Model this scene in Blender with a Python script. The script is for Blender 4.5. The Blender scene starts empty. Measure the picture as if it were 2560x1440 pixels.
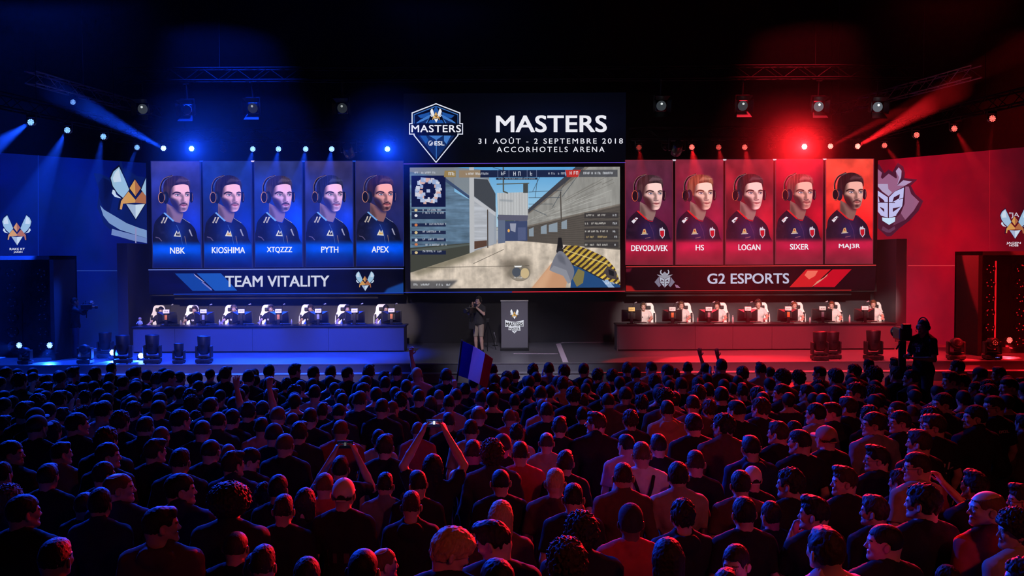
import bpy, bmesh, math, random
import numpy as np
from mathutils import Vector, Matrix, Euler

scene = bpy.context.scene
COL = scene.collection
rad = math.radians
RND = random.Random(11)

# ------------------------------------------------------------------ camera
F = 2300.0                      # focal length in pixels of the 2560 x 1440 frame
CAMZ = 3.6
cam_data = bpy.data.cameras.new('camera')
cam_data.sensor_width = 36.0
cam_data.lens = 36.0 * F / 2560.0
cam_data.clip_end = 200.0
cam = bpy.data.objects.new('camera', cam_data)
COL.objects.link(cam)
MROT = (Matrix.Rotation(rad(90 - 1.9), 3, 'X') @ Matrix.Rotation(rad(-0.27), 3, 'Z'))
cam.matrix_world = Matrix.Translation((0, 0, CAMZ)) @ MROT.to_4x4()
scene.camera = cam

# ------------------------------------------------------------------ world, view
world = bpy.data.worlds.new('arena_dark')
scene.world = world
world.use_nodes = True
world.node_tree.nodes['Background'].inputs[0].default_value = (0.02, 0.02, 0.06, 1)
world.node_tree.nodes['Background'].inputs[1].default_value = 0.012
vs = scene.view_settings
vs.view_transform = 'Standard'
vs.look = 'None'
vs.gamma = 1.0
vs.exposure = 0.0
vs.use_curve_mapping = False
cy = scene.cycles
cy.max_bounces = 4
cy.diffuse_bounces = 1
cy.glossy_bounces = 2
cy.transmission_bounces = 2
cy.volume_bounces = 0
cy.transparent_max_bounces = 6
cy.sample_clamp_indirect = 2.0
cy.use_denoising = True
cy.use_adaptive_sampling = True
cy.adaptive_threshold = 0.03
cy.adaptive_min_samples = 16
cy.caustics_reflective = False
cy.caustics_refractive = False

BLUE = (0.006, 0.06, 1.0)
RED = (1.0, 0.012, 0.018)


def spot(name, loc, target, power, color, angle, blend=0.5, size=0.15):
    d = bpy.data.lights.new(name, 'SPOT')
    d.energy = power
    d.color = color
    d.spot_size = rad(angle)
    d.spot_blend = blend
    d.shadow_soft_size = size
    o = bpy.data.objects.new(name, d)
    COL.objects.link(o)
    o.location = loc
    o.rotation_euler = (Vector(target) - Vector(loc)).to_track_quat('-Z', 'Y').to_euler()
    return o


def ray(px, py):
    return MROT @ Vector(((px - 1280) / F, (720 - py) / F, -1.0))


EYE = Vector((0, 0, CAMZ))


def PY(px, py, Y):
    d = ray(px, py)
    return EYE + d * (Y / d.y)


def PZ(px, py, Z):
    d = ray(px, py)
    return EYE + d * ((Z - CAMZ) / d.z)


STAGE_Z = 0.53
FLOOR_Z = 0.0
# stage wash: blue on the left half, red on the right half
spot('blue_stage_wash', (-8.5, 25.6, 14.2), (-8.0, 28.6, STAGE_Z), 52000, (0.004, 0.05, 1.0), 44, 0.6, 0.3)
spot('blue_stage_wash', (-15.5, 25.5, 14.2), (-14.5, 28.5, STAGE_Z), 18000, BLUE, 34, 0.7, 0.3)
spot('red_stage_wash', (8.3, 25.6, 14.2), (8.8, 28.6, STAGE_Z), 27000, (1.0, 0.025, 0.045), 43, 0.6, 0.3)
spot('red_stage_wash', (15.5, 25.5, 14.2), (14.8, 28.5, STAGE_Z), 18000, RED, 34, 0.7, 0.3)
# front wash from the audience side on desks and stage front
spot('blue_front_wash', (-6.0, 12.0, 9.0), (-8.0, 30.0, 1.0), 5200, (0.42, 0.38, 1.0), 34, 0.7, 0.4)
spot('red_front_wash', (6.0, 12.0, 9.0), (8.3, 30.0, 1.0), 5600, (1.0, 0.16, 0.26), 34, 0.7, 0.4)
spot('white_centre_wash', (0.0, 15.0, 11.0), (0.5, 28.6, STAGE_Z), 6500, (0.80, 0.74, 1.0), 22, 0.9, 0.3)
spot('white_centre_key', (0.4, 14.0, 9.0), (-0.9, 30.4, 1.6), 2000, (1.0, 0.86, 0.88), 15, 0.8, 0.15)  # spot added to brighten the operator and the lectern
# one narrow white key light per player seat
for k in range(7):
    for sx, x0 in ((-1, -11.85), (1, 4.45)):
        x = x0 + k * (1.27 if sx < 0 else 1.30)
        spot('white_player_key', (x * 0.8, 15.0, 8.4), (x, 31.2, 1.98), 15000, (1.0, 0.80, 0.72), 6.4, 0.7, 0.1)
# blue and red lights above the stage front, aimed at the audience
spot('blue_audience_light', (-13.5, 25.5, 13.5), (-7.0, 12.0, 1.4), 36000, BLUE, 66, 0.8, 0.3)
spot('screen_glow_fill', (-3.0, 25.5, 13.0), (3.5, 8.0, 1.4), 3600, (0.06, 0.12, 1.0), 75, 0.9, 0.4)  # added fill standing in for the blue glow of the screens
spot('red_audience_light', (12.5, 25.5, 13.0), (6.5, 12.0, 1.4), 6500, RED, 56, 0.9, 0.3)
# red house light above and behind the camera
spot('red_house_light', (6.5, -4.0, 9.5), (2.2, 7.0, 1.4), 950, (1.0, 0.14, 0.10), 46, 1.0, 0.5)


# ------------------------------------------------------------------ materials
def nodes_of(m):
    m.use_nodes = True
    return m.node_tree.nodes, m.node_tree.links


MATS = {}


def mat(name, col, rough=0.6, metal=0.0, var=0.15, scale=30.0, bump=0.0, spec=0.5, sheen=0.0):
    if name in MATS:
        return MATS[name]
    m = bpy.data.materials.new(name)
    n, l = nodes_of(m)
    b = n['Principled BSDF']
    tc = n.new('ShaderNodeTexCoord')
    nz = n.new('ShaderNodeTexNoise')
    nz.inputs['Scale'].default_value = scale
    nz.inputs['Detail'].default_value = 3.0
    l.new(tc.outputs['Object'], nz.inputs['Vector'])
    mx = n.new('ShaderNodeMix')
    mx.data_type = 'RGBA'
    mx.inputs[6].default_value = (*[c * (1 - var) for c in col], 1)
    mx.inputs[7].default_value = (*[min(1, c * (1 + var)) for c in col], 1)
    l.new(nz.outputs['Fac'], mx.inputs[0])
    l.new(mx.outputs[2], b.inputs['Base Color'])
    b.inputs['Roughness'].default_value = rough
    b.inputs['Metallic'].default_value = metal
    b.inputs['Specular IOR Level'].default_value = spec
    if sheen:
        b.inputs['Sheen Weight'].default_value = sheen
    if bump:
        bp = n.new('ShaderNodeBump')
        bp.inputs['Strength'].default_value = bump
        bp.inputs['Distance'].default_value = 0.01
        l.new(nz.outputs['Fac'], bp.inputs['Height'])
        l.new(bp.outputs['Normal'], b.inputs['Normal'])
    MATS[name] = m
    return m


def emit(name, col, strength=1.0, sample=False):
    if name in MATS:
        return MATS[name]
    m = bpy.data.materials.new(name)
    n, l = nodes_of(m)
    n.remove(n['Principled BSDF'])
    e = n.new('ShaderNodeEmission')
    e.inputs[0].default_value = (*col, 1)
    e.inputs[1].default_value = strength
    l.new(e.outputs[0], n['Material Output'].inputs[0])
    m.cycles.emission_sampling = 'AUTO' if sample else 'NONE'
    MATS[name] = m
    return m


def lin(r, g, b):
    f = lambda c: (c / 255 / 12.92) if c <= 10 else ((c / 255 + 0.055) / 1.055) ** 2.4
    return (f(r), f(g), f(b))


def semit(name, r, g, b, s=1.0):
    return emit(name, lin(r, g, b), s)


def image_mat(name, img, strength=1.0):
    m = bpy.data.materials.new(name)
    n, l = nodes_of(m)
    n.remove(n['Principled BSDF'])
    e = n.new('ShaderNodeEmission')
    t = n.new('ShaderNodeTexImage')
    t.image = img
    t.extension = 'EXTEND'
    l.new(t.outputs[0], e.inputs[0])
    e.inputs[1].default_value = strength
    l.new(e.outputs[0], n['Material Output'].inputs[0])
    m.cycles.emission_sampling = 'NONE'
    return m


# ------------------------------------------------------------------ object helpers
def tag(o, label=None, cat=None, group=None, kind=None):
    if label: o['label'] = label
    if cat: o['category'] = cat
    if group: o['group'] = group
    if kind: o['kind'] = kind
    return o


def empty(name, loc=(0, 0, 0), rz=0.0, label=None, cat=None, group=None):
    o = bpy.data.objects.new(name, None)
    COL.objects.link(o)
    o.location = loc
    o.rotation_euler = (0, 0, rz)
    o.empty_display_size = 0.1
    return tag(o, label, cat, group)


def link(name, me, parent=None):
    o = bpy.data.objects.new(name, me)
    COL.objects.link(o)
    if parent is not None:
        o.parent = parent
    return o


def obj(name, bm, m, parent=None, smooth=False):
    me = bpy.data.meshes.new(name)
    bm.normal_update()
    bm.to_mesh(me)
    bm.free()
    for x in (m if isinstance(m, (list, tuple)) else [m]):
        me.materials.append(x)
    if smooth:
        me.polygons.foreach_set('use_smooth', [True] * len(me.polygons))
    return link(name, me, parent)


def copy_tree(o, parent=None):
    c = o.copy()
    COL.objects.link(c)
    if parent is not None:
        c.parent = parent
    for ch in list(o.children):
        copy_tree(ch, c)
    return c


def box(bm, lo, hi, bevel=0.0, mi=0, rot=None):
    lo, hi = Vector(lo), Vector(hi)
    c, s = (lo + hi) / 2, hi - lo
    M = Matrix.Translation(c) @ (rot.to_4x4() if rot else Matrix.Identity(4)) @ Matrix.Diagonal((s.x, s.y, s.z, 1))
    r = bmesh.ops.create_cube(bm, size=1.0, matrix=M)
    vsn = r['verts']
    fs = {f for v in vsn for f in v.link_faces}
    for f in fs: f.material_index = mi
    if bevel > 0:
        es = list({e for f in fs for e in f.edges})
        rr = bmesh.ops.bevel(bm, geom=es, offset=bevel, segments=2, affect='EDGES', profile=0.5)
        for f in rr['faces']: f.material_index = mi
    return vsn


def tube(bm, a, b, r, r2=None, n=8, mi=0, cap=True):
    a, b = Vector(a), Vector(b)
    d = b - a
    L = d.length
    if L < 1e-6: return
    M = Matrix.Translation((a + b) / 2) @ d.to_track_quat('Z', 'Y').to_matrix().to_4x4()
    rr = bmesh.ops.create_cone(bm, cap_ends=cap, segments=n, radius1=r, radius2=r if r2 is None else r2, depth=L, matrix=M)
    for f in {f for v in rr['verts'] for f in v.link_faces}: f.material_index = mi


def path_tube(bm, pts, r, n=6):
    for a, b in zip(pts[:-1], pts[1:]):
        tube(bm, a, b, r, n=n)
    for p in pts[1:-1]:
        bmesh.ops.create_icosphere(bm, subdivisions=1, radius=r, matrix=Matrix.Translation(Vector(p)))


def lathe(bm, prof, n=20, M=None, mi=0):
    """prof: list of (r, z)"""
    rings = []
    M = M or Matrix.Identity(4)
    for r, z in prof:
        rings.append([bm.verts.new(M @ Vector((r * math.cos(2 * math.pi * i / n), r * math.sin(2 * math.pi * i / n), z))) for i in range(n)])
    for a, b in zip(rings[:-1], rings[1:]):
        for i in range(n):
            f = bm.faces.new((a[i], a[(i + 1) % n], b[(i + 1) % n], b[i]))
            f.material_index = mi
    for ring, rev in ((rings[0], True), (rings[-1], False)):
        try:
            f = bm.faces.new(list(reversed(ring)) if rev else ring)
            f.material_index = mi
        except ValueError:
            pass


def structure(name, bm, m):
    return tag(obj(name, bm, m), kind='structure')


def aim(o, d):
    o.rotation_mode = 'QUATERNION'
    o.rotation_quaternion = Vector(d).to_track_quat('-Z', 'Y')

# ------------------------------------------------------------------ painted screen pictures
def blur1(a, s, ax):
    r = int(max(1, math.ceil(s * 2.5)))
    k = np.exp(-0.5 * (np.arange(-r, r + 1) / s) ** 2).astype(np.float32)
    k /= k.sum()
    pad = [(0, 0)] * a.ndim
    pad[ax] = (r, r)
    p = np.pad(a, pad, mode='edge')
    out = np.zeros_like(a)
    n = a.shape[ax]
    for i in range(2 * r + 1):
        sl = [slice(None)] * a.ndim
        sl[ax] = slice(i, i + n)
        out += k[i] * p[tuple(sl)]
    return out


def gauss(a, s):
    return blur1(blur1(a, s, 0), s, 1) if s > 0.2 else a


def smooth_pts(pts, closed=True, n=5):
    p = np.array(pts, dtype=np.float32)
    m = len(p)
    out = []
    for i in range(m if closed else m - 1):
        p0, p1, p2, p3 = (p[(i - 1) % m], p[i], p[(i + 1) % m], p[(i + 2) % m]) if closed else (p[max(i - 1, 0)], p[i], p[i + 1], p[min(i + 2, m - 1)])
        for t in np.linspace(0, 1, n, endpoint=False):
            out.append(0.5 * ((2 * p1) + (-p0 + p2) * t + (2 * p0 - 5 * p1 + 4 * p2 - p3) * t * t + (-p0 + 3 * p1 - 3 * p2 + p3) * t ** 3))
    if not closed: out.append(p[-1])
    return np.array(out)


class Canvas:
    """A picture in sRGB values 0..1, origin top left; user units scaled by sx, sy."""

    def __init__(self, w, h, uw, uh, bg=(0, 0, 0)):
        self.w, self.h = w, h
        self.sx, self.sy = w / uw, h / uh
        self.a = np.zeros((h, w, 3), np.float32) + np.array(bg, np.float32) / 255
        self.Y, self.X = np.meshgrid((np.arange(h) + 0.5) / self.sy, (np.arange(w) + 0.5) / self.sx, indexing='ij')

    def mask_poly(self, pts, smooth=False, ss=3):
        p = smooth_pts(pts) if smooth else np.array(pts, np.float32)
        p = p * np.array([self.sx, self.sy], np.float32)
        m = np.zeros((self.h, self.w), np.float32)
        x0, y0 = np.floor(p.min(0)).astype(int)
        x1, y1 = np.ceil(p.max(0)).astype(int) + 1
        x0, y0, x1, y1 = max(x0, 0), max(y0, 0), min(x1, self.w), min(y1, self.h)
        if x1 <= x0 or y1 <= y0: return m
        xs = x0 + (np.arange((x1 - x0) * ss) + 0.5) / ss
        ys = y0 + (np.arange((y1 - y0) * ss) + 0.5) / ss
        ins = np.zeros((len(ys), len(xs)), bool)
        q = np.roll(p, -1, 0)
        for (ax, ay), (bx, by) in zip(p, q):
            if ay == by: continue
            rows = (ys >= min(ay, by)) & (ys < max(ay, by))
            if not rows.any(): continue
            xc = ax + (ys[rows] - ay) / (by - ay) * (bx - ax)
            ins[rows] ^= xs[None, :] < xc[:, None]
        m[y0:y1, x0:x1] = ins.reshape(y1 - y0, ss, x1 - x0, ss).mean((1, 3))
        return m

    def mask_ell(self, c, r, soft=1.0):
        d = np.sqrt(((self.X - c[0]) / r[0]) ** 2 + ((self.Y - c[1]) / r[1]) ** 2)
        w = soft / (min(r) * min(self.sx, self.sy))
        return np.clip((1 - d) / w + 0.5, 0, 1).astype(np.float32)

    def mask_line(self, pts, w, smooth=False):
        p = smooth_pts(pts, False) if smooth else np.array(pts, np.float32)
        d = np.full((self.h, self.w), 1e9, np.float32)
        for a, b in zip(p[:-1], p[1:]):
            ba = b - a
            L = max(float(ba @ ba), 1e-6)
            t = np.clip(((self.X - a[0]) * ba[0] + (self.Y - a[1]) * ba[1]) / L, 0, 1)
            d = np.minimum(d, np.hypot(self.X - a[0] - t * ba[0], self.Y - a[1] - t * ba[1]))
        return np.clip((w / 2 - d) * min(self.sx, self.sy) + 0.5, 0, 1).astype(np.float32)

    def put(self, m, col, alpha=1.0, blur=0.0):
        r, c = np.nonzero(m.max(1))[0], np.nonzero(m.max(0))[0]
        if not len(r): return
        e = int(math.ceil(blur * self.sx * 3)) + 1 if blur else 0
        s = (slice(max(0, r[0] - e), r[-1] + 1 + e), slice(max(0, c[0] - e), c[-1] + 1 + e))
        m = m[s]
        if blur: m = gauss(m, blur * self.sx)
        m = (m * alpha)[..., None]
        col = np.asarray(col, np.float32)
        if col.ndim == 1: col = col / 255
        else: col = col[s]
        self.a[s] = self.a[s] * (1 - m) + col * m

    def add(self, m, col, k=1.0):
        self.a = self.a + (m * k)[..., None] * (np.array(col, np.float32) / 255)

    def poly(self, pts, col, alpha=1.0, blur=0.0, smooth=False):
        self.put(self.mask_poly(pts, smooth), col, alpha, blur)

    def ell(self, c, r, col, alpha=1.0, blur=0.0):
        self.put(self.mask_ell(c, r), col, alpha, blur)

    def line(self, pts, w, col, alpha=1.0, blur=0.0, smooth=False):
        self.put(self.mask_line(pts, w, smooth), col, alpha, blur)

    def glow(self, c, r, col, k=1.0):
        g = np.exp(-(((self.X - c[0]) / r[0]) ** 2 + ((self.Y - c[1]) / r[1]) ** 2))
        self.add(g.astype(np.float32), col, k)

    def image(self, name):
        img = bpy.data.images.new(name, self.w, self.h)
        px = np.ones((self.h, self.w, 4), np.float32)
        px[..., :3] = np.clip(self.a, 0, 1)[::-1]
        img.pixels.foreach_set(px.ravel())
        img.update()
        return img


def noise2(h, w, cells, seed, octaves=4):
    r = np.random.RandomState(seed)
    out = np.zeros((h, w), np.float32)
    amp = 1.0
    tot = 0
    cx, cyy = cells
    for _ in range(octaves):
        g = r.rand(int(cyy) + 2, int(cx) + 2).astype(np.float32)
        y = np.linspace(0, cyy, h, endpoint=False)
        x = np.linspace(0, cx, w, endpoint=False)
        yi, xi = y.astype(int), x.astype(int)
        fy, fx = (y - yi)[:, None], (x - xi)[None, :]
        fy, fx = fy * fy * (3 - 2 * fy), fx * fx * (3 - 2 * fx)
        v = (g[yi][:, xi] * (1 - fy) * (1 - fx) + g[yi + 1][:, xi] * fy * (1 - fx) + g[yi][:, xi + 1] * (1 - fy) * fx + g[yi + 1][:, xi + 1] * fy * fx)
        out += amp * v
        tot += amp
        amp *= 0.5
        cx, cyy = cx * 2, cyy * 2
    return out / tot - 0.5


def portrait(seed, team, hair=(38, 28, 32), skin=(214, 160, 158), beard=0.0, stache=0.3, bg=None, glow=0.6, haircut=0, fair=0):
    """The head and shoulders of a headset man, three quarter view, on a coloured ground (600 x 1318 units)."""
    c = Canvas(288, 632, 600, 1318)
    X, Y = c.X, c.Y
    blue = team == 'blue'
    if bg is None:
        bg = ((58, 58, 132), (16, 26, 92)) if blue else ((120, 40, 66), (78, 18, 44))
    t = np.clip(Y / 1000, 0, 1)[..., None]
    c.a = (np.array(bg[0]) * (1 - t) + np.array(bg[1]) * t).astype(np.float32) / 255
    nz = noise2(c.h, c.w, (4, 8), seed)
    c.a *= (1 + 0.5 * nz)[..., None]
    gl = (0, 34, 150) if blue else (180, 10, 26)
    c.glow((540, 760), (170, 260), gl, 0.75 * glow)
    c.glow((60, 260), (180, 160), gl, 0.3 * glow)
    # far ear cup
    c.ell((490, 445), (26, 66), (14, 20, 58) if blue else (40, 12, 30))
    c.line([(505, 400), (508, 440), (500, 490)], 5, (190, 130, 120), 0.8)
    # neck
    c.poly([(182, 520), (180, 640), (150, 680), (240, 740), (345, 762), (375, 700), (388, 640), (330, 600)], [s * 0.62 for s in skin], smooth=False)
    c.poly([(182, 540), (182, 660), (240, 720), (260, 700), (225, 600)], [s * 0.35 for s in skin], 0.8, blur=12)
    c.poly([(230, 545), (320, 640), (385, 650), (385, 600), (300, 560)], (10, 14, 60) if blue else (50, 10, 26), 0.75, blur=14)
    # shirt
    dark = (14, 16, 40) if blue else (26, 16, 34)
    sh = c.mask_poly([(10, 1080), (14, 850), (40, 740), (140, 640), (170, 645), (262, 735), (345, 770), (380, 705), (460, 760), (530, 840), (560, 960), (566, 1080)], True)
    c.put(sh, dark)
    c.put(sh * np.exp(-(((X - 300) / 130) ** 2 + ((Y - 900) / 160) ** 2)), (20, 52, 150) if blue else (34, 34, 96), 0.75)
    c.put(sh * np.clip(noise2(c.h, c.w, (14, 30), seed + 3) * 3, 0, 1), (60, 60, 110) if blue else (80, 40, 70), 0.25)
    c.line([(300, 790), (350, 900), (372, 1040)], 5, (96, 130, 200) if blue else (100, 60, 96), 0.7)
    collar = (110, 160, 215) if blue else (205, 34, 38)
    c.poly([(138, 640), (158, 632), (275, 738), (262, 752)], collar)
    c.line([(262, 744), (310, 768), (345, 772)], 8, (24, 26, 60) if blue else (190, 30, 34))
    c.line([(378, 705), (420, 735), (470, 765)], 5, (190, 190, 210) if blue else (150, 40, 60), 0.8)
    rs = np.random.RandomState(seed)
    if blue:      # shoulder stripes and chest crests
        for dx in (0, 36):
            c.poly([(140 + dx, 690), (158 + dx, 694), (120 + dx, 770), (104 + dx, 762)], (205, 190, 170))
            c.line([(132 + dx, 706), (118 + dx, 752)], 4, dark)
        pts = [(262, 930), (300, 855), (316, 895), (332, 862), (352, 935)]
        c.poly(pts, (220, 214, 200))
        c.poly([(288, 918), (302, 880), (316, 912), (330, 884), (340, 920)], (210, 160, 80) if seed % 3 == 0 else dark)
        c.poly([(450, 850), (466, 840), (500, 930), (482, 925)], (190, 185, 205), 0.8)
        c.line([(400, 930), (420, 1040)], 8, (200, 150, 110), 0.6)
        c.line([(40, 940), (80, 950), (110, 985)], 10, (150, 130, 170), 0.6)
    else:
        c.poly([(70, 770), (130, 720), (158, 730), (100, 800)], (225, 222, 230))
        for k in range(5):
            a = rs.rand(2) * np.array([66, 40]) + np.array([78, 735])
            c.line([a, a + np.array([16, -10])], 6, (190, 30, 40) if k % 2 else dark)
        c.poly([(205, 930), (225, 870), (250, 865), (268, 925)], (205, 170, 120))
        c.poly([(224, 900), (236, 872), (250, 905)], (200, 60, 30))
        c.line([(198, 935), (280, 930)], 8, (215, 205, 205))
        c.poly([(440, 850), (452, 862), (470, 840), (480, 866), (502, 876), (500, 950), (470, 990), (436, 945), (430, 880)], (205, 200, 215), smooth=False)
        c.poly([(440, 890), (492, 886), (492, 945), (466, 975), (442, 940)], (190, 22, 40))
        c.line([(250, 985), (312, 972)], 9, (200, 120, 110), 0.6)
    # face
    face = [(206, 320), (208, 400), (222, 470), (262, 560), (330, 618), (385, 626), (430, 606), (456, 540), (470, 450), (470, 380), (458, 310), (430, 272), (340, 262), (260, 285)]
    fm = c.mask_poly(face, True)
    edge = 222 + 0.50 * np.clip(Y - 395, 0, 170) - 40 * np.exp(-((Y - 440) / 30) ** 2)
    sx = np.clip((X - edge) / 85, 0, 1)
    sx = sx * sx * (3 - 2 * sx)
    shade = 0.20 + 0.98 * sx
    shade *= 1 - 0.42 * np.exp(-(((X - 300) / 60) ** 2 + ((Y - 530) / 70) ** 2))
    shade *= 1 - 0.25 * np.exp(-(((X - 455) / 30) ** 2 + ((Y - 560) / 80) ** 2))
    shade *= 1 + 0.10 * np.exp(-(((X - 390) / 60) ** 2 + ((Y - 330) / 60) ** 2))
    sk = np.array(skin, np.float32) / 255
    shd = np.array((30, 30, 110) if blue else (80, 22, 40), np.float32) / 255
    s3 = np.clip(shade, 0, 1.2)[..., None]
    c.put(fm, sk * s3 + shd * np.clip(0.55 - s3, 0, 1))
    # ear side shadow, beard
    if beard:
        bm_ = gauss(c.mask_poly([(225, 480), (262, 560), (330, 618), (385, 626), (430, 606), (452, 540), (432, 560), (395, 575), (345, 570), (290, 520)], True), 4)
        c.put(bm_ * fm * (0.75 + 0.5 * noise2(c.h, c.w, (70, 140), seed + 2, 2)), [h * 0.9 for h in hair], min(1, beard * 1.7))
    # nose: shadow side and tip
    c.poly([(385, 405), (372, 450), (350, 490), (368, 506), (405, 502), (400, 440)], [s * 0.45 for s in skin], 0.75, blur=7)
    c.poly([(396, 400), (410, 460), (428, 492), (408, 502), (400, 470)], [min(255, s * 1.1) for s in skin], 0.75, blur=5)
    c.line([(358, 504), (385, 512), (420, 502)], 8, (46, 24, 40), 0.8, blur=3)
    # eyes
    for ex, w, col in ((318, 27, 1), (440, 20, 1)):
        c.ell((ex, 414), (w + 14, 24), [s * 0.55 for s in skin], 0.55, blur=7)
        c.ell((ex, 417), (w, 10), (214, 206, 222))
        c.ell((ex + 4, 416), (11, 11), (38, 40, 70))
        c.ell((ex + 6, 413), (3.5, 3.5), (235, 235, 250))
        c.line([(ex - w - 3, 414), (ex - 6, 405), (ex + w + 2, 413)], 6, (24, 16, 28), smooth=True)
    bcol = [h * 0.8 for h in hair]
    bcol = [h * 0.55 for h in hair]
    c.line([(262, 402), (292, 384), (326, 384), (354, 393)], 16, bcol, 1.0, blur=3, smooth=True)
    c.line([(418, 393), (442, 383), (466, 388)], 13, bcol, 1.0, blur=3, smooth=True)
    c.poly([(352, 400), (378, 398), (384, 440), (366, 452), (350, 430)], [s_ * 0.35 for s_ in skin], 0.6, blur=7)
    # mouth
    if stache: c.poly([(330, 552), (356, 520), (395, 512), (434, 520), (446, 550), (420, 530), (372, 534)], [h * 0.8 for h in hair], min(1, stache * 1.7), blur=4)
    c.poly([(345, 540), (385, 532), (405, 536), (436, 536), (425, 552), (390, 562)], [skin[0] * 0.78, skin[1] * 0.52, skin[2] * 0.55], 0.9, blur=3)
    c.line([(342, 541), (390, 545), (438, 538)], 4.5, (60, 22, 36), 0.9, blur=1.5)
    c.ell((388, 580), (34, 8), [s * 0.4 for s in skin], 0.5, blur=8)
    if beard: c.ell((392, 590), (22, 18), hair, min(1, beard * 1.8), blur=6)
    # hair
    top = {0: 172, 1: 178, 2: 168}[haircut]
    hp = [(150, 425), (144, 340), (158, 262), (204, 208), (285, top + 6), (370, top + 10), (436, 216), (470, 262), (478, 330), (468, 345), (456, 300), (410, 284), (345, 286), (280, 300), (250, 330), (236, 380), (232, 440), (216, 450), (196, 425)]
    hm = c.mask_poly(hp, True)
    hs = noise2(c.h, c.w, (60, 8), seed + 9, 2)
    hc = np.array(hair, np.float32) / 255
    c.put(hm, hc * (1 + 0.9 * hs)[..., None])
    side = gauss(c.mask_poly([(146, 420), (150, 330), (200, 300), (235, 340), (226, 410)], True), 3)
    c.put(side * hm, [s * 0.5 for s in skin], 0.22 if fair or haircut == 1 else 0.05)
    c.poly([(300, 268), (345, 205), (420, 196), (468, 240), (474, 300), (452, 288), (420, 256), (360, 250)], [min(255, h * 1.5 + 18) for h in hair], 0.55, blur=8, smooth=True)
    c.line([(232, 300), (226, 360), (216, 420)], 14, [h * 0.8 for h in hair], 0.8, blur=4)
    for k in range(9):        # lit strands on the top
        x0 = 300 + k * 15
        c.line([(x0, 262 - k), (x0 + 22, 236), (x0 + 52, 214 + k * 3)], 3.2, [min(255, h * 2.0 + 70) for h in hair], 0.45, smooth=True)
    # headset
    c.line([(110, 380), (112, 300), (158, 220), (250, 178)], 20, (16, 14, 24), smooth=True)
    c.line([(100, 380), (108, 290), (160, 208), (265, 176)], 4, (200, 150, 130), 0.9, smooth=True)
    c.line([(130, 330), (140, 280), (180, 222), (250, 186)], 3, (150, 170, 210), 0.7, smooth=True)
    c.ell((172, 448), (38, 76), (20, 24, 44))
    c.ell((160, 440), (10, 40), (90, 110, 160), 0.8, blur=4)
    c.ell((122, 448), (42, 74), (16, 14, 26))
    rim = c.mask_ell((118, 448), (40, 70)) - c.mask_ell((119, 448), (34, 63))
    c.put(rim * (0.35 + 0.65 * (noise2(c.h, c.w, (9, 12), seed + 5) > -0.05)), (225, 150, 120) if blue else (235, 100, 70))
    for k in range(16):
        x0 = 170 + k * 18
        c.line([(x0, 250 - 40 * math.sin(k / 15 * 3.1)), (x0 + 10, 205 - 30 * math.sin(k / 15 * 3.1) + 12)], 2.5, [h * 0.4 for h in hair], 0.6)
    # blue or red light that lies over the whole picture, and the lower caption band
    c.a = c.a * (1 - 0.0)
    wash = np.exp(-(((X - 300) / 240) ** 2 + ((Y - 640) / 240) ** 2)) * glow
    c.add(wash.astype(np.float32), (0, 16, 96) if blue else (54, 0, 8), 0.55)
    band = np.clip((Y - 985) / 60, 0, 1)
    bcol = (0, 64, 190) if blue else (170, 26, 56)
    low = (10, 22, 100) if blue else (130, 34, 52)
    tt = np.clip((Y - 1130) / 180, 0, 1)[..., None]
    base = (np.array(bcol) * (1 - tt) + np.array(low) * tt) / 255
    base = base * (1 + 0.35 * noise2(c.h, c.w, (3, 8), seed + 17))[..., None]
    c.put(band.astype(np.float32), base.astype(np.float32))
    c.glow((300, 1090), (330, 60), (0, 40, 110) if blue else (60, 4, 30), 0.6)
    return c


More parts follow.
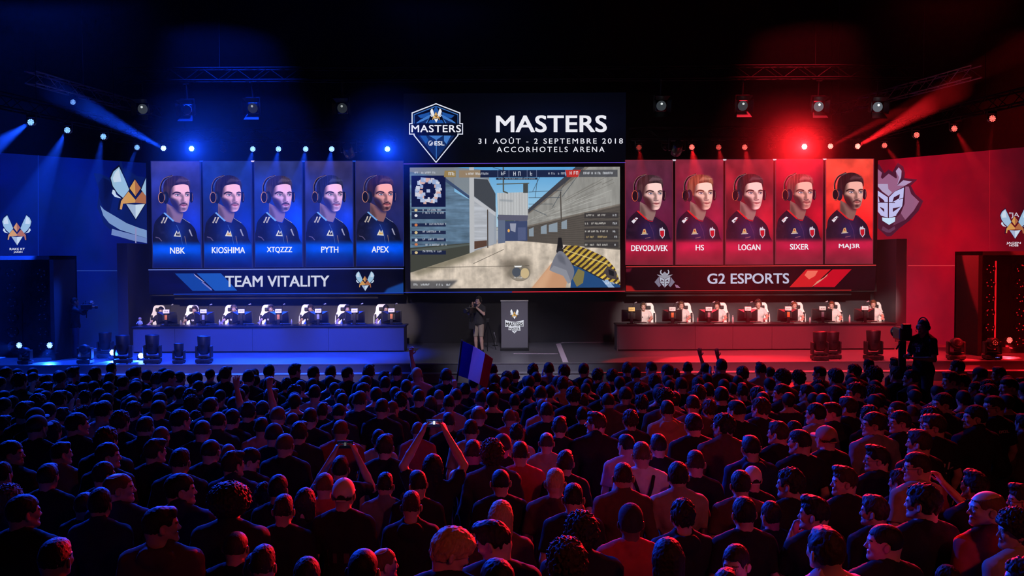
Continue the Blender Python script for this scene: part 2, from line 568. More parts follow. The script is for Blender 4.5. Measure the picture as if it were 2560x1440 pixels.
def game_picture():
    """First person view of a walled yard; 530 x 302 units."""
    c = Canvas(1060, 604, 530, 302, (150, 190, 225))
    X, Y = c.X, c.Y
    t = np.clip(Y / 140, 0, 1)[..., None]
    c.a = ((np.array((88, 160, 214)) * (1 - t) + np.array((178, 212, 232)) * t) / 255).astype(np.float32)
    n1 = noise2(c.h, c.w, (30, 20), 1)
    n2 = noise2(c.h, c.w, (70, 9), 2)
    n3 = noise2(c.h, c.w, (12, 60), 3)
    # far trees, gate
    for x, y, r in ((196, 125, 11), (236, 118, 16), (250, 128, 14), (208, 140, 10)):
        m = c.mask_ell((x, y), (r, r * 1.7)) * (n1 > -0.12)
        c.put(m, (74, 92, 62))
    c.poly([(190, 150), (270, 146), (300, 130), (300, 200), (190, 200)], (150, 156, 160))
    c.poly([(200, 158), (232, 158), (232, 190), (200, 190)], (176, 180, 184))
    c.line([(190, 156), (270, 150)], 3, (190, 190, 180))
    # ground
    g = c.mask_poly([(0, 262), (150, 185), (260, 178), (320, 186), (530, 205), (530, 302), (0, 302)])
    gc = np.array((204, 190, 174), np.float32) / 255 * (1 + 0.4 * n1 + 0.2 * n2)[..., None]
    c.put(g, gc)
    c.poly([(0, 262), (90, 222), (150, 205), (190, 208), (120, 240), (20, 270)], (110, 104, 84), 0.7, blur=5)
    c.line([(20, 250), (300, 246)], 1.5, (80, 74, 66), 0.7)
    c.line([(160, 240), (236, 205)], 1.5, (80, 74, 66), 0.7)
    c.poly([(150, 188), (190, 184), (240, 182), (200, 194), (160, 200)], (96, 100, 116), 0.7, blur=3)
    c.poly([(230, 232), (300, 224), (310, 262), (240, 280)], (70, 62, 52), 0.55, blur=7)
    # right long building, its eave, windows
    rb = c.mask_poly([(530, 0), (530, 208), (262, 182), (262, 136), (420, 0)])
    rc = np.array((120, 112, 104), np.float32) / 255 * (1 + 0.25 * n2)[..., None]
    c.put(rb, rc)
    c.poly([(418, 0), (440, 0), (272, 136), (258, 140)], (64, 64, 72))
    up = c.mask_poly([(452, 0), (530, 0), (530, 92), (270, 152), (272, 138)])
    c.put(up, np.array((152, 152, 148), np.float32) / 255 * (1 + 0.25 * n2)[..., None], 0.85)
    rl = np.random.RandomState(3)
    for k in range(34):
        y0 = rl.uniform(2, 96)
        f0, f1 = sorted(rl.uniform(0, 0.95, 2))
        yv = 146
        c.line([(530 - 262 * f0, y0 + (yv - y0) * f0), (530 - 262 * f1, y0 + (yv - y0) * f1)], rl.uniform(0.8, 2.2) * (1 - f0 * .6), (196, 196, 190) if k % 2 else (98, 94, 88), 0.5)
    c.poly([(530, 96), (530, 206), (268, 182), (268, 156)], (78, 72, 68), 0.75)
    for k in range(14):
        y0, y1 = 100 + k * 8, 157 + k * 2.0
        c.line([(530, y0), (268, y1)], 0.9, (52, 48, 46), 0.55)
    for x0, x1 in ((330, 345), (350, 372), (382, 396), (300, 312), (284, 292)):
        f = lambda x: (530 - x) / 262
        yt = 96 + 58 * f(x0) + 2
        c.poly([(x0, yt + 6), (x1, yt + 2 - (x1 - x0) * .1), (x1, yt + 24), (x0, yt + 24)], (150, 168, 184), 0.8)
    # left wall, pillar, shutters
    lw = c.mask_poly([(0, 0), (112, 0), (112, 60), (150, 80), (152, 190), (0, 262)])
    c.put(lw, np.array((92, 118, 142), np.float32) / 255 * (1 + 0.5 * n3 + 0.3 * n1)[..., None])
    c.poly([(0, 0), (120, 0), (200, 8), (200, 30), (150, 70), (90, 26), (0, 10)], (128, 132, 136), 0.9)
    c.poly([(90, 26), (152, 72), (152, 80), (88, 34)], (60, 76, 108))
    c.poly([(0, 200), (150, 188), (150, 214), (0, 262)], (66, 68, 62))
    c.poly([(0, 204), (150, 190), (150, 194), (0, 216)], (84, 92, 88))
    c.poly([(150, 0), (162, 0), (162, 210), (150, 214)], (184, 186, 190))
    c.poly([(162, 24), (200, 30), (218, 104), (218, 190), (162, 208)], (150, 158, 170))
    c.poly([(162, 28), (196, 30), (216, 66), (216, 112), (162, 72)], (66, 70, 78))
    c.put(c.mask_poly([(162, 84), (194, 106), (194, 196), (162, 206)]), np.array((176, 180, 188), np.float32) / 255 * (1 + 0.3 * n3)[..., None])
    c.poly([(198, 110), (212, 118), (212, 190), (198, 196)], (160, 166, 176))
    c.poly([(162, 74), (216, 112), (216, 122), (162, 84)], (186, 188, 194))
    c.poly([(162, 184), (194, 182), (194, 196), (162, 204)], (88, 64, 54))
    c.line([(196, 106), (196, 200)], 2.4, (70, 60, 54))
    # raised container bridge
    c.put(c.mask_poly([(220, 64), (298, 62), (298, 120), (222, 118)]), np.array((182, 184, 186), np.float32) / 255 * (1 + 0.22 * np.sin(X * 2.2))[..., None])
    c.poly([(222, 118), (298, 120), (296, 134), (222, 132)], (92, 92, 112))
    c.poly([(222, 132), (240, 132), (240, 188), (222, 190)], (96, 108, 134))
    c.poly([(240, 134), (296, 134), (296, 184), (240, 184)], (60, 72, 108))
    c.poly([(252, 140), (268, 140), (266, 162), (254, 158)], (172, 176, 190), 0.8)
    c.poly([(272, 150), (292, 150), (292, 182), (272, 182)], (82, 92, 128))
    c.ell((249, 158), (3, 4), (230, 170, 90))
    c.line([(228, 82), (258, 84)], 4, (120, 130, 140), 0.6, blur=1.5)
    # masts and wires
    c.poly([(286, 40), (298, 40), (298, 64), (286, 64)], (70, 74, 74))
    c.line([(236, 0), (236, 60), (246, 64)], 3.5, (80, 84, 80))
    c.line([(220, 42), (300, 40)], 2.5, (86, 90, 84))
    c.line([(380, 62), (382, 136)], 3, (80, 74, 70))
    for a, b in (((300, 62), (384, 58)), ((300, 76), (378, 76)), ((300, 92), (360, 92)), ((380, 58), (398, 30)), ((396, 30), (420, 0)), ((310, 60), (330, 20)), ((316, 76), (322, 30)), ((360, 100), (382, 62)), ((210, 0), (300, 30)), ((345, 120), (300, 100)), ((384, 74), (440, 0))):
        c.line([a, b], 1.2, (52, 62, 74), 0.8)
    # held rifle, glove, forearm
    c.poly([(306, 302), (360, 236), (378, 236), (404, 250), (392, 302)], (196, 146, 112), smooth=False)
    c.poly([(306, 302), (352, 246), (366, 246), (340, 302)], (222, 176, 140), 0.6, blur=5)
    gun = [(377, 214), (392, 196), (420, 196), (450, 206), (492, 226), (516, 252), (530, 290), (530, 302), (440, 302), (410, 250), (384, 226)]
    gm = c.mask_poly(gun)
    stripes = (np.sin((X * 0.36 + Y * 0.42) + 3.0 * noise2(c.h, c.w, (14, 9), 8)) > -0.1)
    gcol = np.where(stripes[..., None], np.array((196, 164, 66), np.float32), np.array((64, 48, 44), np.float32)) / 255
    c.put(gm, gcol * (1 + 0.5 * noise2(c.h, c.w, (30, 30), 9))[..., None])
    c.poly([(408, 244), (452, 262), (486, 282), (530, 296), (530, 302), (404, 302)], (36, 74, 124))
    c.poly([(424, 254), (440, 262), (436, 290), (420, 300), (410, 280)], (150, 128, 60), 0.8)
    c.poly([(484, 284), (498, 282), (516, 302), (500, 302)], (150, 178, 214))
    c.poly([(498, 248), (520, 262), (522, 282), (500, 278), (488, 262)], (70, 62, 66))
    c.poly([(500, 256), (514, 262), (514, 274), (502, 270)], (30, 28, 34))
    c.line([(388, 206), (500, 244)], 2.5, (236, 216, 140), 0.7)
    c.line([(404, 238), (490, 284)], 2, (30, 26, 30), 0.8)
    c.poly([(374, 176), (382, 176), (386, 200), (378, 216), (370, 206)], (30, 28, 32))
    c.ell((378, 210), (9, 9), (40, 38, 44))
    glove = [(366, 222), (376, 210), (388, 214), (404, 236), (414, 262), (404, 286), (392, 262), (362, 250), (352, 258), (356, 244)]
    c.poly(glove, (118, 120, 132), smooth=True)
    c.poly([(352, 258), (362, 246), (394, 258), (406, 288), (398, 292), (386, 272), (360, 262)], (140, 142, 152))
    c.poly([(370, 222), (378, 216), (388, 226), (394, 246), (376, 236)], (92, 94, 106), 0.8, blur=2)
    # heads-up display: small map, name bars, score strip, side lists
    c.poly([(4, 20), (90, 20), (90, 98), (4, 98)], (14, 20, 62), 0.97)
    rs = np.random.RandomState(5)
    for k in range(46):
        a = k / 46 * 2 * math.pi
        r = 20 + 11 * rs.rand()
        x, y = 48 + math.cos(a) * r, 58 + math.sin(a) * r * 1.02
        s = 3 + 4 * rs.rand()
        c.poly([(x - s, y - s), (x + s, y - s * .8), (x + s, y + s), (x - s, y + s * .8)], [(176, 190, 220), (206, 208, 222), (214, 170, 160), (150, 170, 210)][k % 4])
    for x, y in ((40, 44), (56, 70), (34, 66), (52, 50), (46, 58), (60, 60), (40, 74)):
        c.poly([(x - 4, y - 4), (x + 5, y - 4), (x + 5, y + 4), (x - 4, y + 4)], (176, 190, 220) if x % 4 else (14, 20, 62))

    def scribble(x, y, w, h, seed, col=(226, 230, 238), k=0.95):
        y, h = y + h * 0.12, h * 0.76
        r = np.random.RandomState(seed)
        x1 = x
        while x1 < x + w - 1:
            g = r.randint(0, 5)
            gw = h * 0.5
            if g < 4:
                c.line([(x1, y), (x1, y + h)], h * 0.17, col, k)
                if g in (0, 1): c.line([(x1, y), (x1 + gw, y)], h * 0.16, col, k)
                if g in (1, 2, 3): c.line([(x1, y + h * .5), (x1 + gw, y + h * .5)], h * 0.16, col, k)
                if g in (0, 3): c.line([(x1 + gw, y), (x1 + gw, y + h)], h * 0.17, col, k)
                if g == 2: c.line([(x1, y + h), (x1 + gw, y + h)], h * 0.16, col, k)
            x1 += gw + h * 0.32 + (h * 0.5 if r.rand() < 0.12 else 0)

    scribble(12, 10, 52, 5, 1)
    c.poly([(88, 8), (116, 8), (116, 24), (86, 24)], (150, 126, 78))
    scribble(98, 11, 14, 9, 2)
    c.poly([(124, 7), (178, 7), (180, 25), (124, 25)], (148, 128, 104))
    c.poly([(178, 7), (392, 7), (392, 25), (178, 25)], (22, 30, 62), 0.95)
    c.poly([(392, 7), (432, 7), (424, 25), (396, 25)], (186, 48, 44))
    c.poly([(432, 7), (524, 7), (524, 25), (426, 25)], (60, 62, 70), 0.75)
    scribble(142, 13, 62, 6, 3)
    scribble(231, 10, 9, 10, 4)
    scribble(262, 10, 22, 12, 5)
    scribble(304, 10, 12, 11, 6)
    scribble(346, 13, 46, 6, 7)
    scribble(404, 10, 22, 10, 8)
    scribble(434, 12, 82, 7, 9)
    c.poly([(218, 26), (322, 26), (322, 31), (218, 31)], (24, 30, 48), 0.9)
    scribble(224, 27, 92, 3, 10)
    for x in (222, 250, 296, 320): c.line([(x, 7), (x, 25)], 1, (150, 160, 190), 0.8)
    for k, (y0, y1) in enumerate(((104, 108), (111, 128), (139, 147), (158, 166), (177, 184), (191, 192), (207, 217))):
        c.poly([(4, y0), (90, y0), (90, y1), (4, y1)], (24, 32, 66), 0.9)
        c.ell((15, (y0 + y1) / 2), (4, 3.5), [(214, 190, 140), (220, 222, 230), (200, 120, 80)][k % 3])
        scribble(32, y0 - 1, 46 + 6 * (k % 3), 5.5, 20 + k)
    for k, y in enumerate((118, 138, 158, 172, 192)):
        c.poly([(440, y - 4), (526, y - 4), (526, y + 10), (440, y + 10)], (40, 38, 44), 0.55)
        scribble(442, y, 56, 5.5, 30 + k, (236, 232, 224) if k != 3 else (226, 196, 130))
        scribble(512, y, 10, 6, 40 + k)
    c.poly([(0, 282), (120, 282), (96, 302), (0, 302)], (60, 62, 70), 0.75, blur=2)
    scribble(8, 289, 40, 6, 50)
    scribble(66, 290, 34, 6, 51)
    scribble(482, 288, 40, 6, 52)
    c.ell((276, 264), (27, 21), (120, 112, 100), 0.75)
    c.ell((268, 262), (11, 12), (70, 78, 92), 0.9)
    c.ell((289, 265), (11, 13), (210, 186, 140), 0.9)
    c.poly([(262, 246), (282, 246), (280, 250), (264, 250)], (236, 236, 236))
    scribble(262, 274, 22, 4, 53)
    return c


def cloud_wall(w, h, uw, uh, base, dark, seed, glows):
    c = Canvas(w, h, uw, uh)
    n = noise2(h, w, (5, 4), seed, 5)
    t = np.clip(0.5 + n * 1.3, 0, 1)[..., None]
    c.a = ((np.array(dark) * (1 - t) + np.array(base) * t) / 255).astype(np.float32)
    for g in glows: c.glow(*g)
    return c

# ------------------------------------------------------------------ setting
black_cloth = mat('black_cloth', (0.012, 0.012, 0.016), 0.9, var=0.3, scale=4)
black_metal = mat('black_metal', (0.015, 0.015, 0.018), 0.45, 0.6, var=0.2)
black_plastic = mat('black_plastic', (0.012, 0.012, 0.014), 0.35, var=0.2)
dark_gloss = mat('dark_gloss', (0.02, 0.02, 0.025), 0.25, var=0.2)
stage_mat = mat('stage_vinyl', (0.16, 0.16, 0.18), 0.3, var=0.2, scale=1.2, bump=0.03)
fascia_mat = mat('stage_fascia', (0.34, 0.34, 0.38), 0.5, var=0.2, scale=2)
grey_wall = mat('grey_set_wall', (0.018, 0.017, 0.023), 0.7, var=0.15, scale=1.5)
concrete = mat('arena_floor', (0.03, 0.03, 0.035), 0.7, var=0.25, scale=2)
edge_metal = mat('edge_metal', (0.55, 0.55, 0.58), 0.35, 0.8)

bm = bmesh.new(); box(bm, (-24, -6, -0.2), (24, 36, 0)); structure('floor', bm, concrete)
bm = bmesh.new(); box(bm, (-24, -6, 15), (24, 36, 15.2)); structure('ceiling', bm, black_cloth)
bm = bmesh.new(); box(bm, (-24, 35.4, 0), (24, 35.7, 15)); structure('wall_back', bm, black_cloth)
bm = bmesh.new(); box(bm, (-24.3, -6, 0), (-24, 36, 15)); structure('wall_left', bm, black_cloth)
bm = bmesh.new(); box(bm, (24, -6, 0), (24.3, 36, 15)); structure('wall_right', bm, black_cloth)
# stage platform with a lower front step
SY0 = 26.7
bm = bmesh.new(); box(bm, (-22, SY0, 0.0), (22, 35.4, STAGE_Z)); structure('floor_stage', bm, stage_mat)
bm = bmesh.new(); box(bm, (-22, SY0 - 0.35, 0.0), (22, SY0, 0.27)); structure('floor_stage_step', bm, fascia_mat)
bm = bmesh.new(); box(bm, (-22, SY0 - 0.02, STAGE_Z - 0.025), (22, SY0 + 0.03, STAGE_Z + 0.006)); structure('trim_1', bm, edge_metal)
bm = bmesh.new(); box(bm, (-22, SY0 - 0.37, 0.25), (22, SY0 - 0.33, 0.276)); structure('trim_2', bm, edge_metal)
# set wall behind the stage and the black boxed facade that carries the screens
YF = 32.0
SETY = 33.1
bm = bmesh.new(); box(bm, (-13.05, SETY, STAGE_Z), (13.12, SETY + 0.2, 7.0)); structure('wall_set', bm, grey_wall)


def facade(name, x0, x1, ytop, ybot):
    tl, br = PY(x0, ytop, YF + 0.08), PY(x1, ybot, YF + 0.08)
    b = bmesh.new()
    box(b, (tl.x, YF + 0.08, br.z), (br.x, SETY, tl.z))
    return structure(name, b, black_metal)


facade('wall_facade_blue', 369, 1009, 402, 737)
facade('wall_facade_centre', 1009, 1564, 232, 731)
facade('wall_facade_red', 1564, 2192, 396, 729)

# floor tape, and pale strips painted for the shine of the seam lines
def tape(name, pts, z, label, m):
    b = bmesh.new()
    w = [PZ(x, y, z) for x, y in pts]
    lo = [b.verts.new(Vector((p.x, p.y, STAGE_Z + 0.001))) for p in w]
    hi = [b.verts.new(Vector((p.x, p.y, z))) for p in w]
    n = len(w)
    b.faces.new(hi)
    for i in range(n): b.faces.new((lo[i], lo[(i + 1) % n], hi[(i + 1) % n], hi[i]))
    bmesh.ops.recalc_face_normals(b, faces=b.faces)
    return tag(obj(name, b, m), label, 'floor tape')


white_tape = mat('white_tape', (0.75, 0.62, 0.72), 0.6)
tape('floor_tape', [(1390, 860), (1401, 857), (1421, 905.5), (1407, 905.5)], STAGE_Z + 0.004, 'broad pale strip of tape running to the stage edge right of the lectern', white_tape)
tape('floor_tape', [(1401, 856.5), (1410, 855), (1543, 854), (1543, 855.2), (1411, 856.2), (1403, 858)], STAGE_Z + 0.004, 'thin pale seam line along the back of the bare stage beside the red desk', white_tape)
tape('floor_tape', [(1284, 883.6), (1395, 884.0), (1395, 884.8), (1284, 884.4)], STAGE_Z + 0.004, 'thin pale seam line on the floor in front of the lectern', white_tape)

# ------------------------------------------------------------------ flat screens
frame_m = mat('screen_frame', (0.01, 0.01, 0.013), 0.4, 0.3)
led_white = semit('led_white', 236, 236, 244)
led_name = semit('led_name', 240, 238, 246)


def plane_Y(Y):
    return lambda x, y: PY(x, y, Y)


def display(name, corners, proj, m, depth=0.06, parent=None):
    """corners: four px points tl, tr, br, bl; a slab with the picture on its front."""
    w = [proj(*c) for c in corners]
    nrm = (w[1] - w[0]).cross(w[3] - w[0]).normalized()
    if nrm.y < 0: nrm = -nrm
    b = bmesh.new()
    uv = b.loops.layers.uv.new('UVMap')
    f = [b.verts.new(p) for p in w]
    k = [b.verts.new(p + nrm * depth) for p in w]
    face = b.faces.new((f[3], f[2], f[1], f[0]))
    for lp, t in zip(face.loops, ((0, 0), (1, 0), (1, 1), (0, 1))): lp[uv].uv = t
    fs = [b.faces.new((k[0], k[1], k[2], k[3]))]
    for i in range(4): fs.append(b.faces.new((f[i], f[(i + 1) % 4], k[(i + 1) % 4], k[i])))
    for x in fs: x.material_index = 1
    return obj(name, b, [m, frame_m], parent)


def subdivided_display(name, corners, proj, m, depth=0.06, parent=None):
    return display(name, corners, proj, m, depth, parent)


def rim(name, corners, proj, t, parent, m=None, d=0.09):
    """frame of four bars round a screen (t in px)"""
    (x0, y0), (x1, y1), (x2, y2), (x3, y3) = corners
    b = bmesh.new()
    ins = [proj(*c) for c in corners]
    out = [proj(*c) for c in ((x0 - t, y0 - t), (x1 + t, y1 - t), (x2 + t, y2 + t), (x3 - t, y3 + t))]
    sh = Vector((0, -0.02, 0)); bk = Vector((0, d, 0))
    rows = [[b.verts.new(p + o) for p in q] for q, o in ((ins, sh), (out, sh), (out, bk), (ins, bk))]
    for r in range(4):
        a, c = rows[r], rows[(r + 1) % 4]
        for i in range(4): b.faces.new((a[i], a[(i + 1) % 4], c[(i + 1) % 4], c[i]))
    bmesh.ops.recalc_face_normals(b, faces=b.faces)
    return obj(name, b, m or frame_m, parent)


def flat_polys(name, polys, proj, parent, step=0.004, start=0.012):
    """Flat coloured shapes lying on a screen: polys = [(px points, material)]."""
    from mathutils.geometry import tessellate_polygon
    b = bmesh.new()
    ms = []
    for k, (pts, m) in enumerate(polys):
        if m not in ms: ms.append(m)
        w = [proj(x, y) for x, y in pts]
        off = (EYE - w[0]).normalized() * (start + step * k)
        vv = [b.verts.new(p + off) for p in w]
        for tri in tessellate_polygon([w]):
            try:
                f = b.faces.new([vv[i] for i in tri])
                f.material_index = ms.index(m)
            except ValueError:
                pass
    b.normal_update()
    for f in b.faces:
        if f.normal.dot(EYE - f.calc_center_median()) < 0: f.normal_flip()
    return obj(name, b, ms, parent)


def lettering(name, s, x0, x1, ytop, ybot, proj, m, parent, bold=0.0, space=1.0, slope=0.0, off=0.02):
    """Words fitted into the px box x0..x1, ytop..ybot (cap height) of a surface; slope = px rise at the right end."""
    cu = bpy.data.curves.new('tmp', 'FONT')
    cu.body = s
    cu.space_character = space
    cu.resolution_u = 4
    o = bpy.data.objects.new('tmp', cu)
    COL.objects.link(o)
    dg = bpy.context.evaluated_depsgraph_get()
    me = bpy.data.meshes.new_from_object(o.evaluated_get(dg))
    bpy.data.objects.remove(o)
    bpy.data.curves.remove(cu)
    n = len(me.vertices)
    co = np.empty(n * 3, np.float32)
    me.vertices.foreach_get('co', co)
    co = co.reshape(-1, 3)
    lo, hi = co.min(0), co.max(0)
    u = (co[:, 0] - lo[0]) / (hi[0] - lo[0])
    v = (co[:, 1] - lo[1]) / (hi[1] - lo[1])
    a, b, c, d = proj(x0, ytop), proj(x1, ytop - slope), proj(x0, ybot), proj(x1, ybot - slope)
    A, B, Cc, D = (np.array(p) for p in (a, b, c, d))
    top = A + (B - A) * u[:, None]
    bot = Cc + (D - Cc) * u[:, None]
    p = bot + (top - bot) * v[:, None]
    e = np.array((EYE - a).normalized()) * off
    if bold:
        hg_, wd_ = np.linalg.norm(A - Cc), np.linalg.norm(B - A)
        cen = (A + B + Cc + D) / 4
        p = cen + (p - cen) * (1 - 2 * bold * hg_ / wd_)
    me.vertices.foreach_set('co', (p + e).astype(np.float32).ravel())
    if bold:      # heavier strokes: the same letters again, shifted by a hair
        hgt = np.linalg.norm(A - Cc)
        rt, upv = (B - A) / np.linalg.norm(B - A), (A - Cc) / hgt
        bb_ = bmesh.new()
        for kx, ky in ((-1, -0.55), (1, -0.55), (-1, 0.55), (1, 0.55), (0, 0)):
            me.vertices.foreach_set('co', (p + e + (rt * kx + upv * ky) * bold * hgt).astype(np.float32).ravel())
            bb_.from_mesh(me)
        bb_.to_mesh(me)
        bb_.free()
    me.name = name
    me.materials.clear()
    me.materials.append(m)
    me.update()
    return link(name, me, parent)


# --- emblems -----------------------------------------------------------------
def mirror(pts, cx):
    return [(2 * cx - x, y) for x, y in pts][::-1]


def wasp_polys(cx, cy, s, kx=1.0, tone='blue', flat=False, crop=None):
    """Winged insect head emblem centred at (cx, cy); s = px per unit (unit = half its height)."""
    T = lambda pts: [(cx + kx * s * (x - 205) / 180, cy + s * (y - 1040) / 180) for x, y in pts]
    wing = [(90, 858), (50, 890), (30, 935), (45, 990), (80, 1040), (118, 1072), (162, 1016), (130, 940)]
    feel = [(45, 1015), (38, 1040), (60, 1066), (106, 1076), (70, 1050), (60, 1022)]
    dia = [(203, 945), (245, 1005), (207, 1060), (165, 1005)]
    jaw = [(157, 1028), (207, 1086), (255, 1028), (312, 1095), (318, 1155), (303, 1155), (294, 1112), (205, 1106), (118, 1112), (110, 1152), (95, 1150), (104, 1095)]
    chin = [(140, 1114), (205, 1120), (275, 1114), (209, 1218)]
    chin_r = [(207, 1120), (275, 1114), (209, 1218)]
    if tone == 'blue':
        w, w2, g, g2, cn = semit('wasp_wing', 150, 186, 214), semit('wasp_wing_edge', 196, 214, 232), semit('wasp_gold', 206, 152, 84), semit('wasp_gold_dark', 168, 104, 66), semit('wasp_chin', 158, 178, 208)
    else:
        w, w2, g, g2, cn = semit('wasp_wing_white', 226, 228, 236), semit('wasp_wing_white2', 240, 240, 246), semit('wasp_gold_light', 226, 184, 110), semit('wasp_gold_mid', 200, 150, 84), semit('wasp_chin_white', 228, 230, 238)
    ol = semit('emblem_dark', 8, 10, 40)
    inner = [(88, 868), (62, 896), (44, 935), (52, 965), (106, 960)]
    polys = []
    gr = lambda pts, k: [(sum(p[0] for p in pts) / len(pts) + (x - sum(p[0] for p in pts) / len(pts)) * k, sum(p[1] for p in pts) / len(pts) + (y - sum(p[1] for p in pts) / len(pts)) * k) for x, y in pts]
    for q in (wing, mirror(wing, 205), jaw, dia, chin): polys.append((T(gr(q, 1.14)), ol))
    for q in (wing, mirror(wing, 205)): polys.append((T(q), w))
    for q in (inner, mirror(inner, 205)): polys.append((T(q), w2))
    for q in (feel, mirror(feel, 205)): polys.append((T(q), w2))
    polys += [(T(jaw), g), (T([(207, 1086), (255, 1028), (312, 1095), (318, 1155), (303, 1155), (294, 1112), (205, 1106)]), g2), (T(gr(dia, 1.12)), ol), (T(dia), g),
              (T([(203, 945), (245, 1005), (207, 1060)]), g2), (T(chin), cn), (T(chin_r), w2)]
    if crop is not None:
        polys = [(clip_poly(p, crop), m) for p, m in polys]
        polys = [(p, m) for p, m in polys if len(p) > 2]
    return polys


def clip_poly(pts, crop):
    """Clip a px polygon to x <= / >= limits: crop = (xmin, xmax)."""
    for lim, sgn in ((crop[0], 1), (crop[1], -1)):
        out = []
        for (ax, ay), (bx, by) in zip(pts, pts[1:] + pts[:1]):
            ia, ib = sgn * (ax - lim) >= 0, sgn * (bx - lim) >= 0
            if ia: out.append((ax, ay))
            if ia != ib:
                t = (lim - ax) / (bx - ax)
                out.append((lim, ay + t * (by - ay)))
        pts = out
        if len(pts) < 3: return []
    return pts


def samurai_polys(cx, cy, s, big=False, crop=None):
    """Horned helmet and mask emblem; s = px per unit (unit = the half height 130)."""
    T = lambda pts: [(cx + s * (x - 649) / 130, cy + s * (y - 205) / 130) for x, y in pts]
    a = semit('mask_white', 200, 204, 236) if big else semit('mask_grey', 176, 180, 196)
    h = semit('helmet_mauve', 158, 112, 146) if big else semit('helmet_grey', 150, 150, 164)
    wng = semit('helm_wing', 142, 92, 124) if big else semit('helm_wing_grey', 120, 116, 136)
    o = semit('mask_dark', 58, 20, 44)
    chin = semit('mask_chin', 196, 222, 246) if big else a
    horn = [(600, 75), (586, 102), (590, 128), (616, 152), (628, 132), (606, 122), (602, 98), (612, 84)]
    helm = [(649, 96), (612, 132), (612, 152), (538, 138), (574, 168), (649, 205), (724, 168), (762, 138), (686, 152), (686, 132)]
    face = [(578, 168), (649, 204), (720, 168), (714, 245), (650, 312), (590, 245)]
    wing = [(572, 168), (514, 240), (572, 308), (600, 284), (584, 246)]
    slot = [(596, 205), (640, 222), (640, 226), (604, 222)]
    eye = [(600, 206), (634, 224), (606, 228)]
    polys = []
    if big:
        out = [(600, 62), (574, 100), (574, 126), (520, 118), (548, 152), (496, 240), (560, 318), (649, 372), (738, 318), (804, 240), (752, 152), (782, 118), (724, 126), (724, 100), (698, 62), (678, 100), (649, 84), (620, 100)]
        polys.append((T(out), semit('emblem_shadow', 74, 24, 46)))
        polys.append((T([(612, 318), (649, 332), (688, 318), (676, 348), (649, 362), (622, 348)]), semit('emblem_beard', 92, 52, 76)))
    for q in (wing, mirror(wing, 649)): polys.append((T(q), wng))
    polys.append((T([(570, 164), (649, 196), (728, 164), (722, 250), (650, 322), (582, 250)]), o))
    polys += [(T(face), a), (T(helm), o), (T([(649 + (x - 649) * .94, 150 + (y - 150) * .9) for x, y in helm]), h)]
    for q in (horn, mirror(horn, 649)): polys.append((T(q), a if not big else semit('horn_mauve', 176, 150, 190)))
    for q in (eye, mirror(eye, 649)): polys.append((T(q), o))
    polys.append((T([(646, 208), (652, 208), (652, 306), (646, 306)]), o))
    # the two glyph-like cuts of the mask, left and right
    for q in ([(590, 234), (640, 230), (640, 236), (592, 240)], [(606, 252), (632, 250), (632, 268), (624, 268), (624, 258), (606, 260)],
              [(660, 230), (708, 234), (706, 240), (660, 236)], [(668, 250), (704, 252), (690, 262), (668, 272), (668, 264), (682, 258), (668, 257)]):
        polys.append((T(q), o))
    if big: polys.append((T([(612, 292), (686, 292), (672, 318), (649, 328), (628, 318)]), chin))
    if crop is not None:
        polys = [(clip_poly(p, crop), m) for p, m in polys]
        polys = [(p, m) for p, m in polys if len(p) > 2]
    return polys


PF = plane_Y(YF)
# --- ten portrait screens -----------------------------------------------------
BL = [(378, 499, 383, 503, 403.5, 669), (507.6, 627.3, 511.5, 630, 403.5, 668), (636, 754, 638.6, 756, 403.5, 667), (763, 881, 765.6, 882.8, 403.3, 666), (889, 1007, 891.5, 1008.5, 403, 665)]
BR = [(1564, 1681, 1565, 1681.5, 401, 661.5), (1690, 1807, 1690.5, 1806.5, 400, 661), (1815, 1932, 1815, 1932, 399.5, 660.5), (1940, 2057, 1940, 2056, 398.5, 659.5), (2065, 2183.5, 2065, 2181, 397.5, 658.5)]
NAMES = [('NBK', 425, 462.5, 618.5, 634), ('KIOSHIMA', 529.5, 612.5, 617.5, 633), ('XTQZZZ', 667, 730.5, 617, 633), ('PYTH', 803, 846, 616.5, 631.5), ('APEX', 929, 972, 616, 631),
         ('DEVODUVEK', 1578, 1669.5, 613, 627.5), ('HS', 1739, 1760, 612, 626), ('LOGAN', 1846, 1901, 611, 625.5), ('SIXER', 1975, 2022, 610, 624), ('MAJ3R', 2097, 2150, 609.5, 623.5)]
